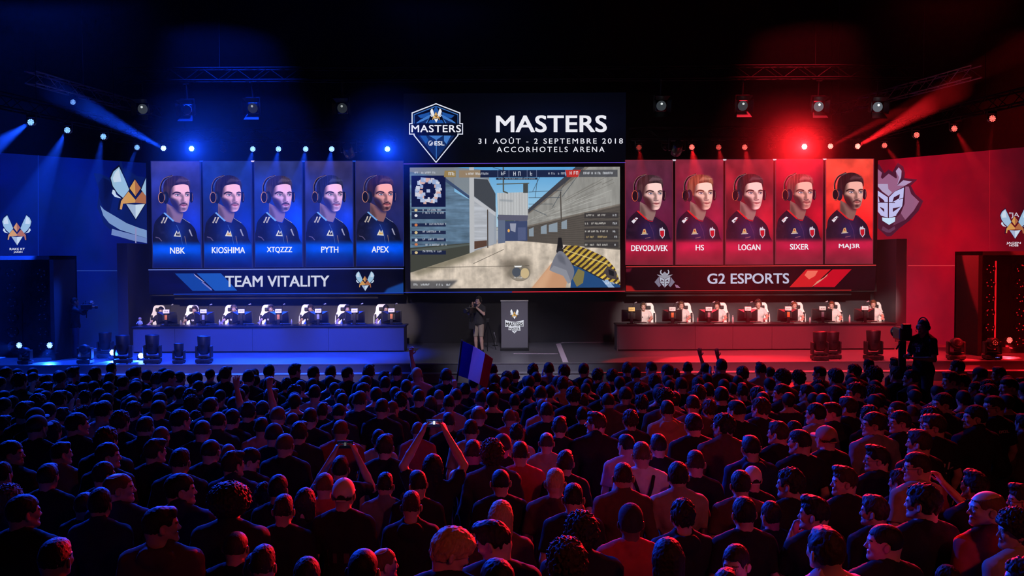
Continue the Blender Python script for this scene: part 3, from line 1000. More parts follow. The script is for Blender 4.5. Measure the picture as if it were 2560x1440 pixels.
PARAMS = [
    dict(team='blue', hair=(44, 30, 40), skin=(214, 158, 176), beard=0.25, stache=0.55, glow=0.9, fair=1),
    dict(team='blue', hair=(34, 26, 40), skin=(218, 160, 180), beard=0.1, stache=0.4, glow=0.75, haircut=2, bg=((30, 52, 120), (14, 28, 96))),
    dict(team='blue', hair=(46, 36, 48), skin=(206, 156, 190), beard=0.45, stache=0.6, glow=1.25, fair=1, bg=((44, 52, 110), (10, 40, 140))),
    dict(team='blue', hair=(30, 32, 62), skin=(212, 162, 190), beard=0.12, stache=0.35, glow=1.1, haircut=2, bg=((58, 52, 100), (16, 34, 110))),
    dict(team='blue', hair=(48, 28, 32), skin=(214, 146, 140), beard=0.5, stache=0.6, glow=0.25, bg=((48, 42, 78), (28, 28, 66))),
    dict(team='red', hair=(58, 38, 44), skin=(222, 178, 172), beard=0.0, stache=0.06, glow=0.2, haircut=1, fair=1, bg=((98, 40, 62), (70, 22, 58))),
    dict(team='red', hair=(128, 66, 52), skin=(224, 176, 164), beard=0.08, stache=0.12, glow=0.55, haircut=1, fair=1, bg=((134, 38, 58), (70, 20, 52))),
    dict(team='red', hair=(44, 26, 34), skin=(226, 172, 168), beard=0.0, stache=0.05, glow=0.75, bg=((140, 34, 48), (92, 20, 36))),
    dict(team='red', hair=(120, 48, 52), skin=(218, 152, 142), beard=0.18, stache=0.4, glow=0.7, haircut=1, fair=1, bg=((168, 26, 50), (96, 12, 26))),
    dict(team='red', hair=(46, 22, 28), skin=(206, 150, 140), beard=0.4, stache=0.5, glow=0.3, haircut=2, bg=((252, 78, 62), (214, 26, 30))),
]
BLAB = ['outermost blue portrait screen of a moustached headset man, beside the blue video wall', 'blue portrait screen with the eight letter caption, second from the outer end',
        'middle one of the five blue portrait screens of headset men', 'blue portrait screen of a smooth faced headset man, second from the big game screen', 'darkest portrait screen of the blue row, next to the big game screen',
        'dark plum portrait screen of a fair man, next to the big game screen', 'portrait screen of a ginger haired headset man above the helmet emblem', 'middle one of the five red portrait screens',
        'red portrait screen of a moustached headset man, second from the outer end', 'brightest orange red portrait screen at the outer end of the red row']
PORTRAITS = []
for i, ((a, b, c, d, t, u), p, (nm, x0, x1, y0, y1)) in enumerate(zip(BL + BR, PARAMS, NAMES)):
    cs = [(a, t), (b, t), (d, u), (c, u)]
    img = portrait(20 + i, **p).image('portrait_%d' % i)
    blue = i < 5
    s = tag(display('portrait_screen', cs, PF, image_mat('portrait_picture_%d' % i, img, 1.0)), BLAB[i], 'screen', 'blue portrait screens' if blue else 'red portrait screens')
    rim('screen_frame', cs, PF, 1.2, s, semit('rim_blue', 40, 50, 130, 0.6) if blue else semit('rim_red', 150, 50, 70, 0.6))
    lettering('lettering', nm, x0, x1, y0, y1, PF, led_name, s, bold=0.022)
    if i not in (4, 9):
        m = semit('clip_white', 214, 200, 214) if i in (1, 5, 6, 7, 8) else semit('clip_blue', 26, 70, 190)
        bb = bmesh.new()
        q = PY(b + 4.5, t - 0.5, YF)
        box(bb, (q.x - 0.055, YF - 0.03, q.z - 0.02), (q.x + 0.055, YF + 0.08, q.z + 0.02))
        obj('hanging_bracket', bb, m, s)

# --- centre game screen --------------------------------------------------------
cs = [(1024.3, 419), (1549.8, 417), (1550.7, 718.6), (1026.4, 721.5)]
gs = tag(display('game_screen', cs, PF, image_mat('game_picture', game_picture().image('game_picture'), 1.0)),
         'huge central video screen showing a first person shooting game in a walled yard', 'screen')
rim('screen_frame', cs, PF, 12, gs)
bm = bmesh.new()
for (xa, ya, xb, yb) in ((1009, 409.8, 1564, 406.3), ):
    tube(bm, PY(xa, ya, YF - 0.03), PY(xb, yb, YF - 0.03), 0.012, n=6)
obj('light_strip', bm, semit('strip_violet', 92, 66, 190), gs)
bm = bmesh.new(); tube(bm, PY(1010, 731, YF - 0.03), PY(1280, 730, YF - 0.03), 0.012, n=6)
obj('light_strip', bm, semit('strip_blue', 40, 60, 190), gs)
bm = bmesh.new(); tube(bm, PY(1280, 730, YF - 0.03), PY(1563, 728, YF - 0.03), 0.012, n=6)
obj('light_strip', bm, semit('strip_red', 214, 40, 60), gs)

# --- title panel over it ---------------------------------------------------------
c = Canvas(560, 180, 560, 180)
c.a[:] = np.array((3, 4, 12)) / 255
c.glow((370, 80), (180, 50), (4, 8, 24), 1.0)
cs = [(1009, 234), (1565, 231), (1564, 404), (1009, 407)]
ts = tag(display('title_screen', cs, PF, image_mat('title_picture', c.image('title_picture'), 1.0)), 'black title screen with a shield emblem and big white words above the game screen', 'screen')
lettering('lettering', 'MASTERS', 1240, 1517, 289, 330.5, PF, led_white, ts, bold=0.032, space=1.02, slope=0.6)
lettering('lettering', '31 AOÛT - 2 SEPTEMBRE 2018', 1196, 1557, 343, 359.5, PF, led_white, ts, bold=0.006, space=1.32, slope=0.6)
lettering('lettering', 'ACCORHOTELS ARENA', 1242, 1511, 367, 380.5, PF, led_white, ts, bold=0.006, space=1.36, slope=0.4)
K = lambda pts: [(640 + x / 4, 200 + y / 4) for x, y in pts]
outer = [(1800, 232), (2044, 326), (2044, 431), (2070, 431), (2070, 546), (2024, 546), (2024, 556), (1803, 828)]
shield = outer + mirror(outer, 1800)
inn = [(1800, 243), (2034, 334), (2034, 441), (2060, 441), (2060, 536), (2014, 536), (2014, 552), (1803, 813)]
inner = inn + mirror(inn, 1800)
w, nv, b1, b2, b3 = semit('shield_white', 226, 230, 244), semit('shield_navy', 6, 10, 30), semit('shield_blue', 30, 82, 160), semit('shield_blue_dark', 16, 42, 96), semit('shield_blue_light', 64, 120, 196)
lin1 = [(1800, 258), (2022, 344), (2022, 436), (2016, 436), (2016, 350), (1800, 266)]
mid = [(1620, 556), (1986, 556), (1803, 790)]
P = [(shield, w), (inner, nv), (lin1, b3), (mirror(lin1, 1800), b3), (mid, b2)]
for q, m in (([(1800, 258), (1840, 330), (1800, 340), (1760, 330)], b1), ([(1860, 320), (1985, 355), (1950, 385), (1870, 360)], b1), ([(1850, 340), (1960, 400), (2000, 432), (1890, 432)], b3), ([(1870, 380), (1930, 410), (1985, 432), (1905, 432)], b2)):
    P += [(q, m), (mirror(q, 1800), m)]
P += [([(1740, 400), (1860, 400), (1880, 432), (1720, 432)], b1), ([(1640, 556), (1700, 556), (1725, 600), (1700, 640)], b1), ([(1880, 556), (1950, 556), (1905, 640), (1880, 610)], b3),
      ([(1730, 556), (1870, 556), (1803, 600)], b3), ([(1798, 556), (1808, 556), (1806, 790), (1800, 790)], b3)]
band = [(1540, 441), (2060, 441), (2060, 536), (1540, 536)]
P += [(band, nv)]
flat_polys('logo', [(K(q), m) for q, m in P], PF, ts)
flat_polys('logo', wasp_polys(1090, 289, 18, 0.82, 'white'), PF, ts, start=0.12)
lettering('lettering', 'MASTERS', 1028.5, 1152, 312.5, 330.5, PF, led_white, ts, bold=0.02, space=1.08, off=0.12)
lettering('lettering', 'ESL', 1086, 1111, 353, 363.5, PF, led_white, ts, bold=0.035, off=0.12)
ring = [(1076.5 + 6.3 * math.cos(k * math.pi / 10), 358 + 6.6 * math.sin(k * math.pi / 10)) for k in range(20)]
flat_polys('logo', [(ring, semit('ring_grey', 170, 180, 206)), ([(1072, 362), (1074, 355), (1081, 352), (1079, 360)], b2), ([(1073.5, 363), (1080, 355), (1081.5, 356), (1075, 364)], w)], PF, ts, start=0.12)

# --- team strips -------------------------------------------------------------------
c = Canvas(1280, 130, 640, 65)
c.a[:] = np.array((4, 6, 34)) / 255
c.a *= (1 + 0.8 * noise2(c.h, c.w, (8, 3), 4))[..., None]
c.glow((60, 30), (120, 50), (0, 2, 26), 1)
c.poly([(600, 52), (640, 36), (640, 65), (590, 65)], (24, 80, 170), 0.8, blur=2)
cs = [(372, 676), (1008, 673.5), (1008.5, 733), (373, 735.5)]
st = tag(display('team_strip_screen', cs, PF, image_mat('blue_strip_picture', c.image('blue_strip')), 0.06), 'long dark blue strip screen with a team name above the desk of black shirts', 'screen')
bm = bmesh.new(); tube(bm, PY(371, 674.6, YF - 0.03), PY(1009, 671.5, YF - 0.03), 0.014, n=6)
obj('light_strip', bm, semit('strip_ice', 110, 130, 220), st)
bm = bmesh.new(); tube(bm, PY(434, 735.5, YF - 0.03), PY(1009, 732.5, YF - 0.03), 0.013, n=6)
obj('light_strip', bm, semit('strip_blue2', 30, 70, 200), st)
sb, sb2 = semit('slash_blue', 18, 66, 156), semit('slash_blue2', 26, 84, 178)
flat_polys('logo', [([(437, 683.5), (485, 683.5), (532, 727), (481.5, 727.3)], sb), ([(491.5, 683.3), (552, 683.2), (593, 726.4), (537, 726.8)], sb2),
                    ([(484, 684), (488, 690), (507, 704), (512, 705.5), (496, 693)], semit('slash_pale', 170, 160, 200)), ([(508, 705), (530, 723), (528, 726), (504, 706)], semit('slash_pale2', 120, 120, 190))], PF, st)
sil = semit('silver_letters', 206, 210, 222)
lettering('lettering', 'TEAM VITALITY', 562.5, 823, 690, 717, PF, sil, st, bold=0.026, slope=1.0, off=0.05)
flat_polys('logo', wasp_polys(912.5, 703, 24.5, 0.98, 'blue'), PF, st, start=0.03)

c = Canvas(1280, 130, 640, 65)
c.a[:] = np.array((22, 4, 12)) / 255
c.a *= (1 + 0.9 * noise2(c.h, c.w, (8, 3), 6))[..., None]
c.poly([(0, 50), (14, 52), (24, 65), (0, 65)], (190, 30, 30), 0.8, blur=1.5)
c.poly([(0, 4), (16, 3), (10, 14), (0, 14)], (110, 20, 40), 0.8, blur=1.5)
cs = [(1565, 667.5), (2190, 664), (2187, 725), (1565, 727)]
sr = tag(display('team_strip_screen', cs, PF, image_mat('red_strip_picture', c.image('red_strip')), 0.06), 'long dark red strip screen with a team name above the desk of white shirts', 'screen')
bm = bmesh.new(); tube(bm, PY(1565, 667, YF - 0.03), PY(2190, 663, YF - 0.03), 0.014, n=6)
obj('light_strip', bm, semit('strip_red2', 214, 60, 60), sr)
bm = bmesh.new(); tube(bm, PY(1565, 727.5, YF - 0.03), PY(2128, 725.3, YF - 0.03), 0.013, n=6)
obj('light_strip', bm, semit('strip_red3', 180, 40, 40), sr)
K = lambda pts: [(1880 + x / 5.333, 660 + y / 5.333) for x, y in pts]
flat_polys('logo', [(K([(498, 310), (720, 72), (1050, 72), (800, 306)]), semit('slash_red', 206, 30, 36)), (K([(815, 306), (1075, 72), (1328, 70), (1100, 308)]), semit('slash_red2', 196, 10, 34)),
                    (K([(700, 150), (740, 90), (880, 90), (840, 160), (760, 205)]), semit('slash_glow', 240, 110, 92)), (K([(800, 306), (870, 230), (960, 180), (1010, 130), (1000, 160), (900, 240)]), semit('slash_pale3', 220, 140, 120))], PF, sr)
sil2 = semit('silver_letters2', 186, 190, 214)
lettering('lettering', 'G2 ESPORTS', 1768.5, 1972.5, 684, 709.5, PF, sil2, sr, bold=0.026, slope=0.9, off=0.05)
flat_polys('logo', samurai_polys(1661.7, 698.5, 24.4), PF, sr, start=0.03)
flat_polys('logo', [([(1687, 711), (1694, 713), (1701, 720), (1690, 719)], semit('petal', 150, 110, 140))], PF, sr, start=0.03)

# --- slanted video walls at both wings --------------------------------------------------
ZT = 7.05
def wing_plane(pa, pb):
    a, b = PZ(*pa, ZT), PZ(*pb, ZT)
    n = Vector((b.y - a.y, -(b.x - a.x), 0)).normalized()

    def proj(x, y):
        d = ray(x, y)
        return EYE + d * ((a - EYE).dot(n) / d.dot(n))
    return a, b, proj


def wing(name, a, b, m, label):
    """video wall slab from a to b (world, top corners) down to the stage"""
    bmm = bmesh.new()
    uv = bmm.loops.layers.uv.new('UVMap')
    n = Vector((b.y - a.y, -(b.x - a.x), 0)).normalized()
    if n.y < 0: n = -n
    q = [Vector((a.x, a.y, ZT)), Vector((b.x, b.y, ZT)), Vector((b.x, b.y, STAGE_Z)), Vector((a.x, a.y, STAGE_Z))]
    f = [bmm.verts.new(p) for p in q]
    k = [bmm.verts.new(p + n * 0.15) for p in q]
    face = bmm.faces.new((f[3], f[2], f[1], f[0]))
    for lp, t in zip(face.loops, ((0, 0), (1, 0), (1, 1), (0, 1))): lp[uv].uv = t
    fs = [bmm.faces.new((k[0], k[1], k[2], k[3]))]
    for i in range(4): fs.append(bmm.faces.new((f[i], f[(i + 1) % 4], k[(i + 1) % 4], k[i])))
    for x in fs: x.material_index = 1
    return tag(obj(name, bmm, [m, frame_m]), label, 'video wall')


def ext(a, b, k):
    return a + (b - a) * k


la, lb, PL = wing_plane((0, 382), (365, 407.5))
la2 = ext(lb, la, 1.25)
cw = cloud_wall(760, 860, 380, 430, (2, 14, 116), (4, 12, 62), 5, [((190, 50), (90, 120), (0, 20, 60), 0.5), ((240, 120), (90, 80), (0, 14, 50), 0.5), ((300, 380), (60, 120), (20, 40, 50), 0.5), ((60, 300), (120, 60), (0, 6, 60), .4)])
wl = wing('video_wall', la2, lb, image_mat('blue_wall_picture', cw.image('blue_wall')), 'slanted blue video wall with winged emblems at the blue end of the stage')
bm = bmesh.new()
p0, p1 = PL(96, 388), PL(96, 860)
tube(bm, p0 + Vector((0, -0.01, 0)), p1 + Vector((0, -0.01, 0)), 0.012, n=5)
obj('panel_seam', bm, semit('seam_blue', 8, 36, 150), wl)
bm = bmesh.new(); tube(bm, PL(188, 677), PL(300, 677) + Vector((0, -0.01, 0)), 0.012, n=5)
obj('panel_seam', bm, semit('seam_blue2', 40, 66, 150), wl)
T5 = lambda pts: [(x / 4.8, 360 + y / 4.8) for x, y in pts]
dk, dk2, ice = semit('wall_dark', 6, 16, 72), semit('wall_dark2', 8, 26, 92), semit('wall_ice', 120, 150, 196)
big = [(T5([(1125, 350), (1200, 355), (1310, 405), (1400, 380), (1425, 300), (1440, 210), (1460, 210), (1475, 290), (1540, 310), (1640, 385), (1755, 400), (1760, 1030), (1640, 1190), (1400, 1100), (1250, 960), (1165, 760), (1190, 560)]), dk2),
       (T5([(1180, 470), (1230, 400), (1310, 440), (1380, 560), (1330, 760), (1310, 860), (1240, 770), (1190, 640)]), dk),
       (T5([(1200, 735), (1250, 790), (1370, 860), (1520, 950), (1650, 1000), (1760, 1035), (1762, 1130), (1600, 1080), (1440, 1030), (1310, 950), (1240, 860)]), ice),
       (T5([(1345, 1018), (1440, 1045), (1600, 1085), (1762, 1132), (1762, 1190), (1600, 1160), (1420, 1110), (1335, 1090)]), semit('wall_ice2', 110, 134, 190)),
       (T5([(1620, 1000), (1640, 1010), (1636, 1190), (1622, 1186)]), semit('wall_ice3', 140, 140, 186))]
flat_polys('logo', big, PL, wl, start=0.02)
flat_polys('logo', wasp_polys(338, 483, 65, 0.97, 'blue', crop=(0, 365)), PL, wl, start=0.06)
flat_polys('logo', wasp_polys(42, 576, 37.5, 1.0, 'blue'), PL, wl, start=0.02)
lettering('lettering', 'RAKE RT', 24, 62, 620, 625.5, PL, led_white, wl, bold=0.02, off=0.03)
lettering('lettering', 'JAREN', 34, 56, 628, 633, PL, led_white, wl, bold=0.02, off=0.03)

ra, rb, PR = wing_plane((2194, 401), (2560, 368))
rb2 = ext(ra, rb, 1.25)
cw = cloud_wall(760, 860, 380, 430, (164, 8, 30), (96, 8, 26), 9, [((60, 60), (90, 90), (50, 0, 10), 0.7), ((170, 160), (110, 150), (40, 0, 0), 0.6), ((320, 120), (50, 160), (-110, 0, -10), 0.8), ((60, 330), (80, 90), (30, 24, 30), 0.5)])
wr = wing('video_wall', ra, rb2, image_mat('red_wall_picture', cw.image('red_wall')), 'slanted red video wall with a horned mask emblem at the red end of the stage')
bm = bmesh.new(); tube(bm, PR(2474, 376), PR(2474, 625), 0.012, n=5)
obj('panel_seam', bm, semit('seam_red', 150, 14, 30), wr)
bm = bmesh.new(); tube(bm, PR(2270, 664), PR(2392, 664), 0.012, n=5)
obj('panel_seam', bm, semit('seam_red2', 206, 50, 60), wr)
K = lambda pts: [(2180 + x / 4.8, 360 + y / 4.8) for x, y in pts]
md, mv_, hn, wg, mk, lo2 = semit('emblem_shadow', 70, 24, 48), semit('helmet_mauve', 150, 96, 132), semit('horn_mauve', 176, 150, 190), semit('helm_wing', 146, 92, 126), semit('mask_white', 190, 190, 236), semit('mask_dark', 66, 22, 56)  # flat emblem colours: dark outline, helmet, horn, wing, mask, mask cuts
Q = [([(70, 245), (88, 245), (150, 350), (200, 305), (245, 335), (310, 225), (375, 270), (395, 350), (388, 410), (545, 425), (465, 500), (520, 600), (615, 685), (560, 800), (450, 920), (330, 1010), (230, 1105), (180, 1110), (70, 1010)], md),
     ([(70, 300), (120, 345), (105, 400), (125, 420), (200, 355), (290, 415), (300, 400), (285, 325), (320, 280), (355, 320), (350, 400), (300, 500), (375, 435), (480, 450), (380, 510), (270, 570), (200, 630), (120, 570), (70, 490)], mv_),
     ([(285, 325), (320, 280), (355, 320), (350, 400), (300, 500), (325, 400)], hn), ([(300, 500), (375, 435), (480, 450), (390, 500)], hn),
     ([(70, 480), (190, 480), (196, 540), (240, 580), (200, 625), (120, 565), (70, 510)], semit('helmet_glow', 176, 160, 196)),
     ([(70, 560), (190, 640), (200, 645), (275, 570), (390, 520), (385, 640), (370, 750), (290, 860), (200, 885), (110, 860), (70, 810)], mk),
     ([(400, 510), (440, 510), (470, 600), (565, 690), (500, 800), (400, 910), (345, 830), (390, 720)], wg), ([(345, 830), (400, 910), (250, 980), (290, 880)], semit('helm_wing_low', 100, 50, 78)),
     ([(120, 880), (200, 890), (280, 875), (275, 930), (205, 970), (125, 920)], semit('mask_chin', 196, 222, 246)), ([(130, 985), (200, 1030), (270, 985), (280, 1020), (215, 1065), (170, 1060), (115, 1030)], semit('emblem_beard', 96, 56, 84)),
     ([(75, 622), (140, 672), (152, 698), (92, 698)], lo2), ([(335, 600), (326, 652), (245, 698), (262, 640)], lo2), ([(190, 640), (203, 640), (203, 885), (190, 885)], lo2), ([(75, 694), (275, 698), (275, 708), (75, 704)], lo2),
     ([(95, 752), (146, 780), (146, 818), (100, 768)], lo2), ([(250, 772), (345, 752), (300, 782), (250, 816)], lo2), ([(330, 660), (385, 640), (384, 650), (326, 668)], lo2), ([(384, 516), (394, 520), (388, 645), (372, 752), (292, 864), (290, 850), (362, 745), (376, 640)], lo2)]
flat_polys('logo', [(K(q), m) for q, m in Q], PR, wr, start=0.02)
flat_polys('logo', wasp_polys(2537, 560, 37, 1.0, 'blue'), PR, wr, start=0.02)
lettering('lettering', '"JA', 2523, 2548, 531, 546, PR, semit('letters_dim', 190, 186, 200), wr, bold=0.02, off=0.015)
lettering('lettering', 'JAGEN', 2516, 2552, 605, 611, PR, led_white, wr, bold=0.03, off=0.03)
lettering('lettering', 'HOEB', 2523, 2546, 611, 616, PR, led_white, wr, bold=0.03, off=0.03)

# --- walls that close the player areas, dark side boxes ------------------------------------
side_blue = mat('side_panel', (0.10, 0.10, 0.12), 0.6, var=0.1, scale=1)


def side_wall(name, x0, x1, ya, yb, ztop):
    b = bmesh.new()
    box(b, (min(x0, x1), ya, STAGE_Z), (max(x0, x1), yb, ztop), 0.01)
    return structure(name, b, side_blue)


pl = PY(318, 608, 31.2); side_wall('wall_desk_left', pl.x, pl.x - 0.36, 31.2, SETY + 0.05, pl.z)
pr = PY(2241, 597, 31.2); side_wall('wall_desk_right', pr.x, pr.x + 0.36, 31.2, SETY + 0.05, pr.z)
# header band under the strips
for nm, x0, x1, y0, y1 in (('trim_3', 436, 945, 737, 746), ('trim_4', 1566, 2128, 729, 738)):
    b = bmesh.new(); p, q = PY(x0, y0, YF + 0.3), PY(x1, y1, YF + 0.3)
    box(b, (p.x, YF + 0.3, q.z), (q.x, YF + 0.42, p.z)); structure(nm, b, black_cloth)


def dark_box(sgn):
    """open black equipment tower house with a lamp grid inside, at the outer wing"""
    xe = 13.95 if sgn < 0 else 14.2
    zt = 3.72
    t = tag(empty('lamp_tower', (sgn * (xe + 1.9), 28.6, STAGE_Z)), 'black open front tower with a grid of blue lamps at the blue wing' if sgn < 0 else 'black open front tower with a grid of red lamps at the red wing', 'lamp tower')
    b = bmesh.new()
    L = lambda x: x - sgn * (xe + 1.9)
    X = lambda a, c: (min(L(sgn * a), L(sgn * c)), max(L(sgn * a), L(sgn * c)))
    h = zt - STAGE_Z
    for (xa, xb), ya, yb, z0, z1 in ((X(xe, xe + 0.12), -0.6, 0.9, 0, h), (X(xe, xe + 3.9), 0.8, 0.9, 0, h), (X(xe, xe + 3.9), -0.6, 0.9, h - 0.12, h), (X(xe + 3.78, xe + 3.9), -0.6, 0.9, 0, h)):
        box(b, (xa, ya, z0), (xb, yb, z1))
    obj('housing', b, black_cloth, t)
    col = (10, 26, 120) if sgn < 0 else (230, 20, 30)
    em = semit('tower_lamp_blue' if sgn < 0 else 'tower_lamp_red', *col, 0.3 if sgn < 0 else 0.7)
    for i in range(3):
        b = bmesh.new()
        xx = L(sgn * (xe + 0.55 + i * 0.95))
        tube(b, (xx, 0.35, 0), (xx, 0.35, h - 0.14), 0.03, n=8)
        obj('pole', b, black_metal, t)
        for j in range(6):
            b = bmesh.new()
            zz = 0.35 + j * 0.46
            lathe(b, [(0.03, -0.1), (0.15, -0.06), (0.17, 0.04), (0.17, 0.06)], 12, Matrix.Translation((xx + sgn * 0.22, 0.25, zz)) @ Matrix.Rotation(rad(90), 4, 'X'))
            o = obj('blinder', b, black_metal, t)
            b = bmesh.new()
            rr = random.Random(i * 10 + j)
            for k in range(5):
                a = k * 1.256 + rr.random()
                bmesh.ops.create_icosphere(b, subdivisions=1, radius=0.02, matrix=Matrix.Translation((xx + sgn * 0.22 + 0.11 * math.cos(a), 0.17, zz + 0.11 * math.sin(a))))
            lathe(b, [(0.165, 0.0), (0.16, 0.008), (0.002, 0.01)], 14, Matrix.Translation((xx + sgn * 0.22, 0.19, zz)) @ Matrix.Rotation(rad(90), 4, 'X'), 1)
            obj('lens', b, [em, black_plastic], o)
    if sgn > 0:
        b = bmesh.new(); xx = L(sgn * (xe + 1.0))
        tube(b, (xx, 0.3, 0.1), (xx, 0.3, h - 0.3), 0.025, n=8)
        obj('light_strip', b, semit('tower_strip_red', 235, 20, 30, 0.9), t)
    return t


dark_box(-1)
dark_box(1)

# ------------------------------------------------------------------ trusses and lamps
truss_metal = mat('truss_metal', (0.30, 0.30, 0.32), 0.4, 0.7, var=0.15)
truss_black = mat('truss_black', (0.004, 0.004, 0.005), 0.8, 0.0, var=0.15, spec=0.1)


def truss(a, b, label, m, s=0.36, hang=2):
    a, b = Vector(a), Vector(b)
    t = tag(empty('lighting_truss', a), label, 'truss')
    d = b - a
    L = d.length
    u = d.normalized()
    side = u.cross(Vector((0, 0, 1))).normalized()
    offs = [side * (i * s / 2) + Vector((0, 0, j * s / 2)) for i in (-1, 1) for j in (-1, 1)]
    for o in offs:
        bm = bmesh.new(); tube(bm, o, d + o, 0.026, n=8); obj('chord', bm, m, t)
    bm = bmesh.new()
    n = max(2, int(L / 0.5))
    for f0, f1 in ((0, 1), (2, 3), (0, 2), (1, 3)):
        for k in range(n):
            p = u * (L * k / n)
            q = u * (L * (k + 1) / n)
            i, j = (f0, f1) if k % 2 == 0 else (f1, f0)
            tube(bm, p + offs[i], q + offs[j], 0.012, n=5)
    obj('lattice', bm, m, t)
    for k in range(hang):
        p = d * ((k + 0.5) / hang)
        bm = bmesh.new(); tube(bm, p + Vector((0, 0, s / 2)), Vector((p.x, p.y, 15.02 - a.z)), 0.008, n=5); obj('hanging_cable', bm, m, t)
    return t


truss((-13.3, 31.0, 7.74), (-3.85, 31.0, 7.74), 'black straight lamp truss above the blue portrait screens', truss_black)
truss((3.98, 31.0, 7.74), (13.0, 31.0, 7.74), 'black straight lamp truss above the red portrait screens', truss_black)
pa_, pb_ = PZ(79, 306, 7.35), PZ(260, 342, 7.35)
ua_ = (pa_ - pb_).normalized()
truss(pb_ - ua_ * 2.2 + Vector((0, 0, 0.41)), pa_ + ua_ * 1.5 + Vector((0, 0, 0.41)), 'black lamp truss that runs towards the audience above the blue video wall', truss_black)
pa_, pb_ = PZ(2479, 297, 7.35), PZ(2290, 338, 7.35)
ua_ = (pa_ - pb_).normalized()
truss(pb_ - ua_ * 2.2 + Vector((0, 0, 0.41)), pa_ + ua_ * 1.5 + Vector((0, 0, 0.41)), 'black lamp truss that runs towards the audience above the red video wall', truss_black)
a, b = PZ(76, 193, 9.2), PZ(500, 312, 9.2)
truss(a, b, 'metal lattice truss catching blue light high over the blue wing', truss_metal)
a, b = PZ(2442, 178, 9.2), PZ(2010, 296, 9.2)
truss(a, b, 'metal lattice truss catching red light high over the red wing', truss_metal)
truss((-11.8, 28.0, 9.15), (12.2, 28.0, 9.15), 'long black cross truss that carries the hooded flood lamps', truss_black, hang=4)

lens_glass = mat('lens_glass', (0.05, 0.05, 0.06), 0.1, 0.2)


def make_wash(col, k):
    """LED wash lamp; lens towards local -Y, hanging point at local (0, 0, 0.33)"""
    t = empty('wash_lamp')
    b = bmesh.new()
    lathe(b, [(0.05, -0.2), (0.13, -0.17), (0.155, -0.05), (0.16, 0.06), (0.15, 0.075), (0.0, 0.07)], 18, Matrix.Rotation(rad(90), 4, 'X'))
    h = obj('lamp_head', b, black_plastic, t, True)
    b = bmesh.new()
    for s in (-1, 1): box(b, (s * 0.185 - 0.015, -0.05, -0.03), (s * 0.185 + 0.015, 0.07, 0.24), 0.004)
    box(b, (-0.2, -0.07, 0.22), (0.2, 0.09, 0.34), 0.01)
    box(b, (-0.03, -0.38, 0.36), (0.03, 0.38, 0.40), 0.004)
    box(b, (-0.38, -0.03, 0.36), (0.38, 0.03, 0.40), 0.004)
    tube(b, (0, 0, 0.3), (0, 0, 0.4), 0.03)
    obj('yoke', b, black_plastic, t)
    b = bmesh.new()
    Mx = Matrix.Rotation(rad(90), 4, 'X')
    for n, r, rr in ((1, 0.0, 0.03), (6, 0.062, 0.03), (10, 0.118, 0.03)):
        for i in range(n):
            a_ = 2 * math.pi * i / n
            lathe(b, [(rr, 0.0), (rr * 0.7, 0.012), (0.004, 0.016)], 10, Matrix.Translation((r * math.cos(a_), -0.074, r * math.sin(a_))) @ Mx)
    obj('lens', b, emit('led_%s_%.2f' % (col, k), (0.16 * k, 0.36 * k, 1.0 * k) if col == 'b' else (1.0 * k, 0.10 * k, 0.08 * k)) if k > 0 else lens_glass, h)
    return t


PROTO = {}


def wash(px, py, z, col, k, label, direc=None, power=0, angle=12, floor=False, group=None, Y=None):
    key = (col, k, floor)
    if key not in PROTO:
        PROTO[key] = o = make_wash(col, k)
    else:
        o = copy_tree(PROTO[key])
    p = PY(px, py, Y) if Y else PZ(px, py, z)
    o.location = p
    o.scale = (0.62, 0.62, 0.62)
    if floor: o.rotation_euler = (0, rad(180), 0)
    tag(o, label, 'stage lamp', group)
    if direc is not None and power:
        d = Vector(direc).normalized()
        l = spot('lamp_beam', p + d * 0.10 + Vector((0, -0.07, 0)), p + d * 3, power * 21, BLUE if col == 'b' else RED, angle, 0.35, 0.05)
    return o


ZL = 7.35
GB, GR = 'blue lamps over the stage', 'red lamps over the stage'
toward = lambda px, py, z: (Vector((px, py, z)))
DN = (0, -0.55, -0.8)
wash(79, 306, ZL, 'b', 2.4, 'outermost lit blue lamp, above the small winged emblem', (-0.75, -0.2, -0.6), 5000, 26, group=GB)
wash(170, 326, ZL, 'b', 2.4, 'second lit blue lamp from the outer end, with a beam slanting down', (-0.5, 0.25, -0.7), 5000, 24, group=GB)
wash(260, 342, ZL, 'b', 2.4, 'third lit blue lamp from the outer end, with a beam slanting down', (-0.35, 0.45, -0.75), 5000, 20, group=GB)
wash(344, 369, None, 'b', 2.0, 'blue lamp above the gap between the video wall and the portraits', (-0.1, -0.5, -0.8), 500, 20, group=GB, Y=31.0)
wash(410, 371, None, 'b', 9.0, 'bright blue lamp with a long beam up and outwards, above the outermost blue portrait', PY(186, 254, 24.0) - PY(410, 371, 31.0), 7000, 5.0, group=GB, Y=31.0)
wash(480, 372, None, 'b', 12.0, 'brightest blue lamp, above the edge of the outermost blue portrait', (0.34, -0.93, -0.12), 900, 26, group=GB, Y=31.0)
wash(558, 373, None, 'b', 0.0, 'unlit lamp in the blue row above the second portrait', group=GB, Y=31.0)
for px, lab, k in ((633, 'blue lamp above the gap left of the middle blue portrait', 4.0), (697, 'blue lamp above the middle of the middle blue portrait', 4.0), (765, 'blue lamp above the gap right of the middle blue portrait', 4.0), (830, 'blue lamp above the second blue portrait from the game screen', 5.0)):
    wash(px, 373, None, 'b', k, lab, DN, 420, 30, group=GB, Y=31.0)
wash(900, 373, None, 'b', 0.0, 'unlit lamp in the blue row beside the dark profile lamp', group=GB, Y=31.0)
wash(969, 373, None, 'b', 9.0, 'bright blue lamp nearest the title screen', (0.13, -0.98, -0.12), 1000, 26, group=GB, Y=31.0)
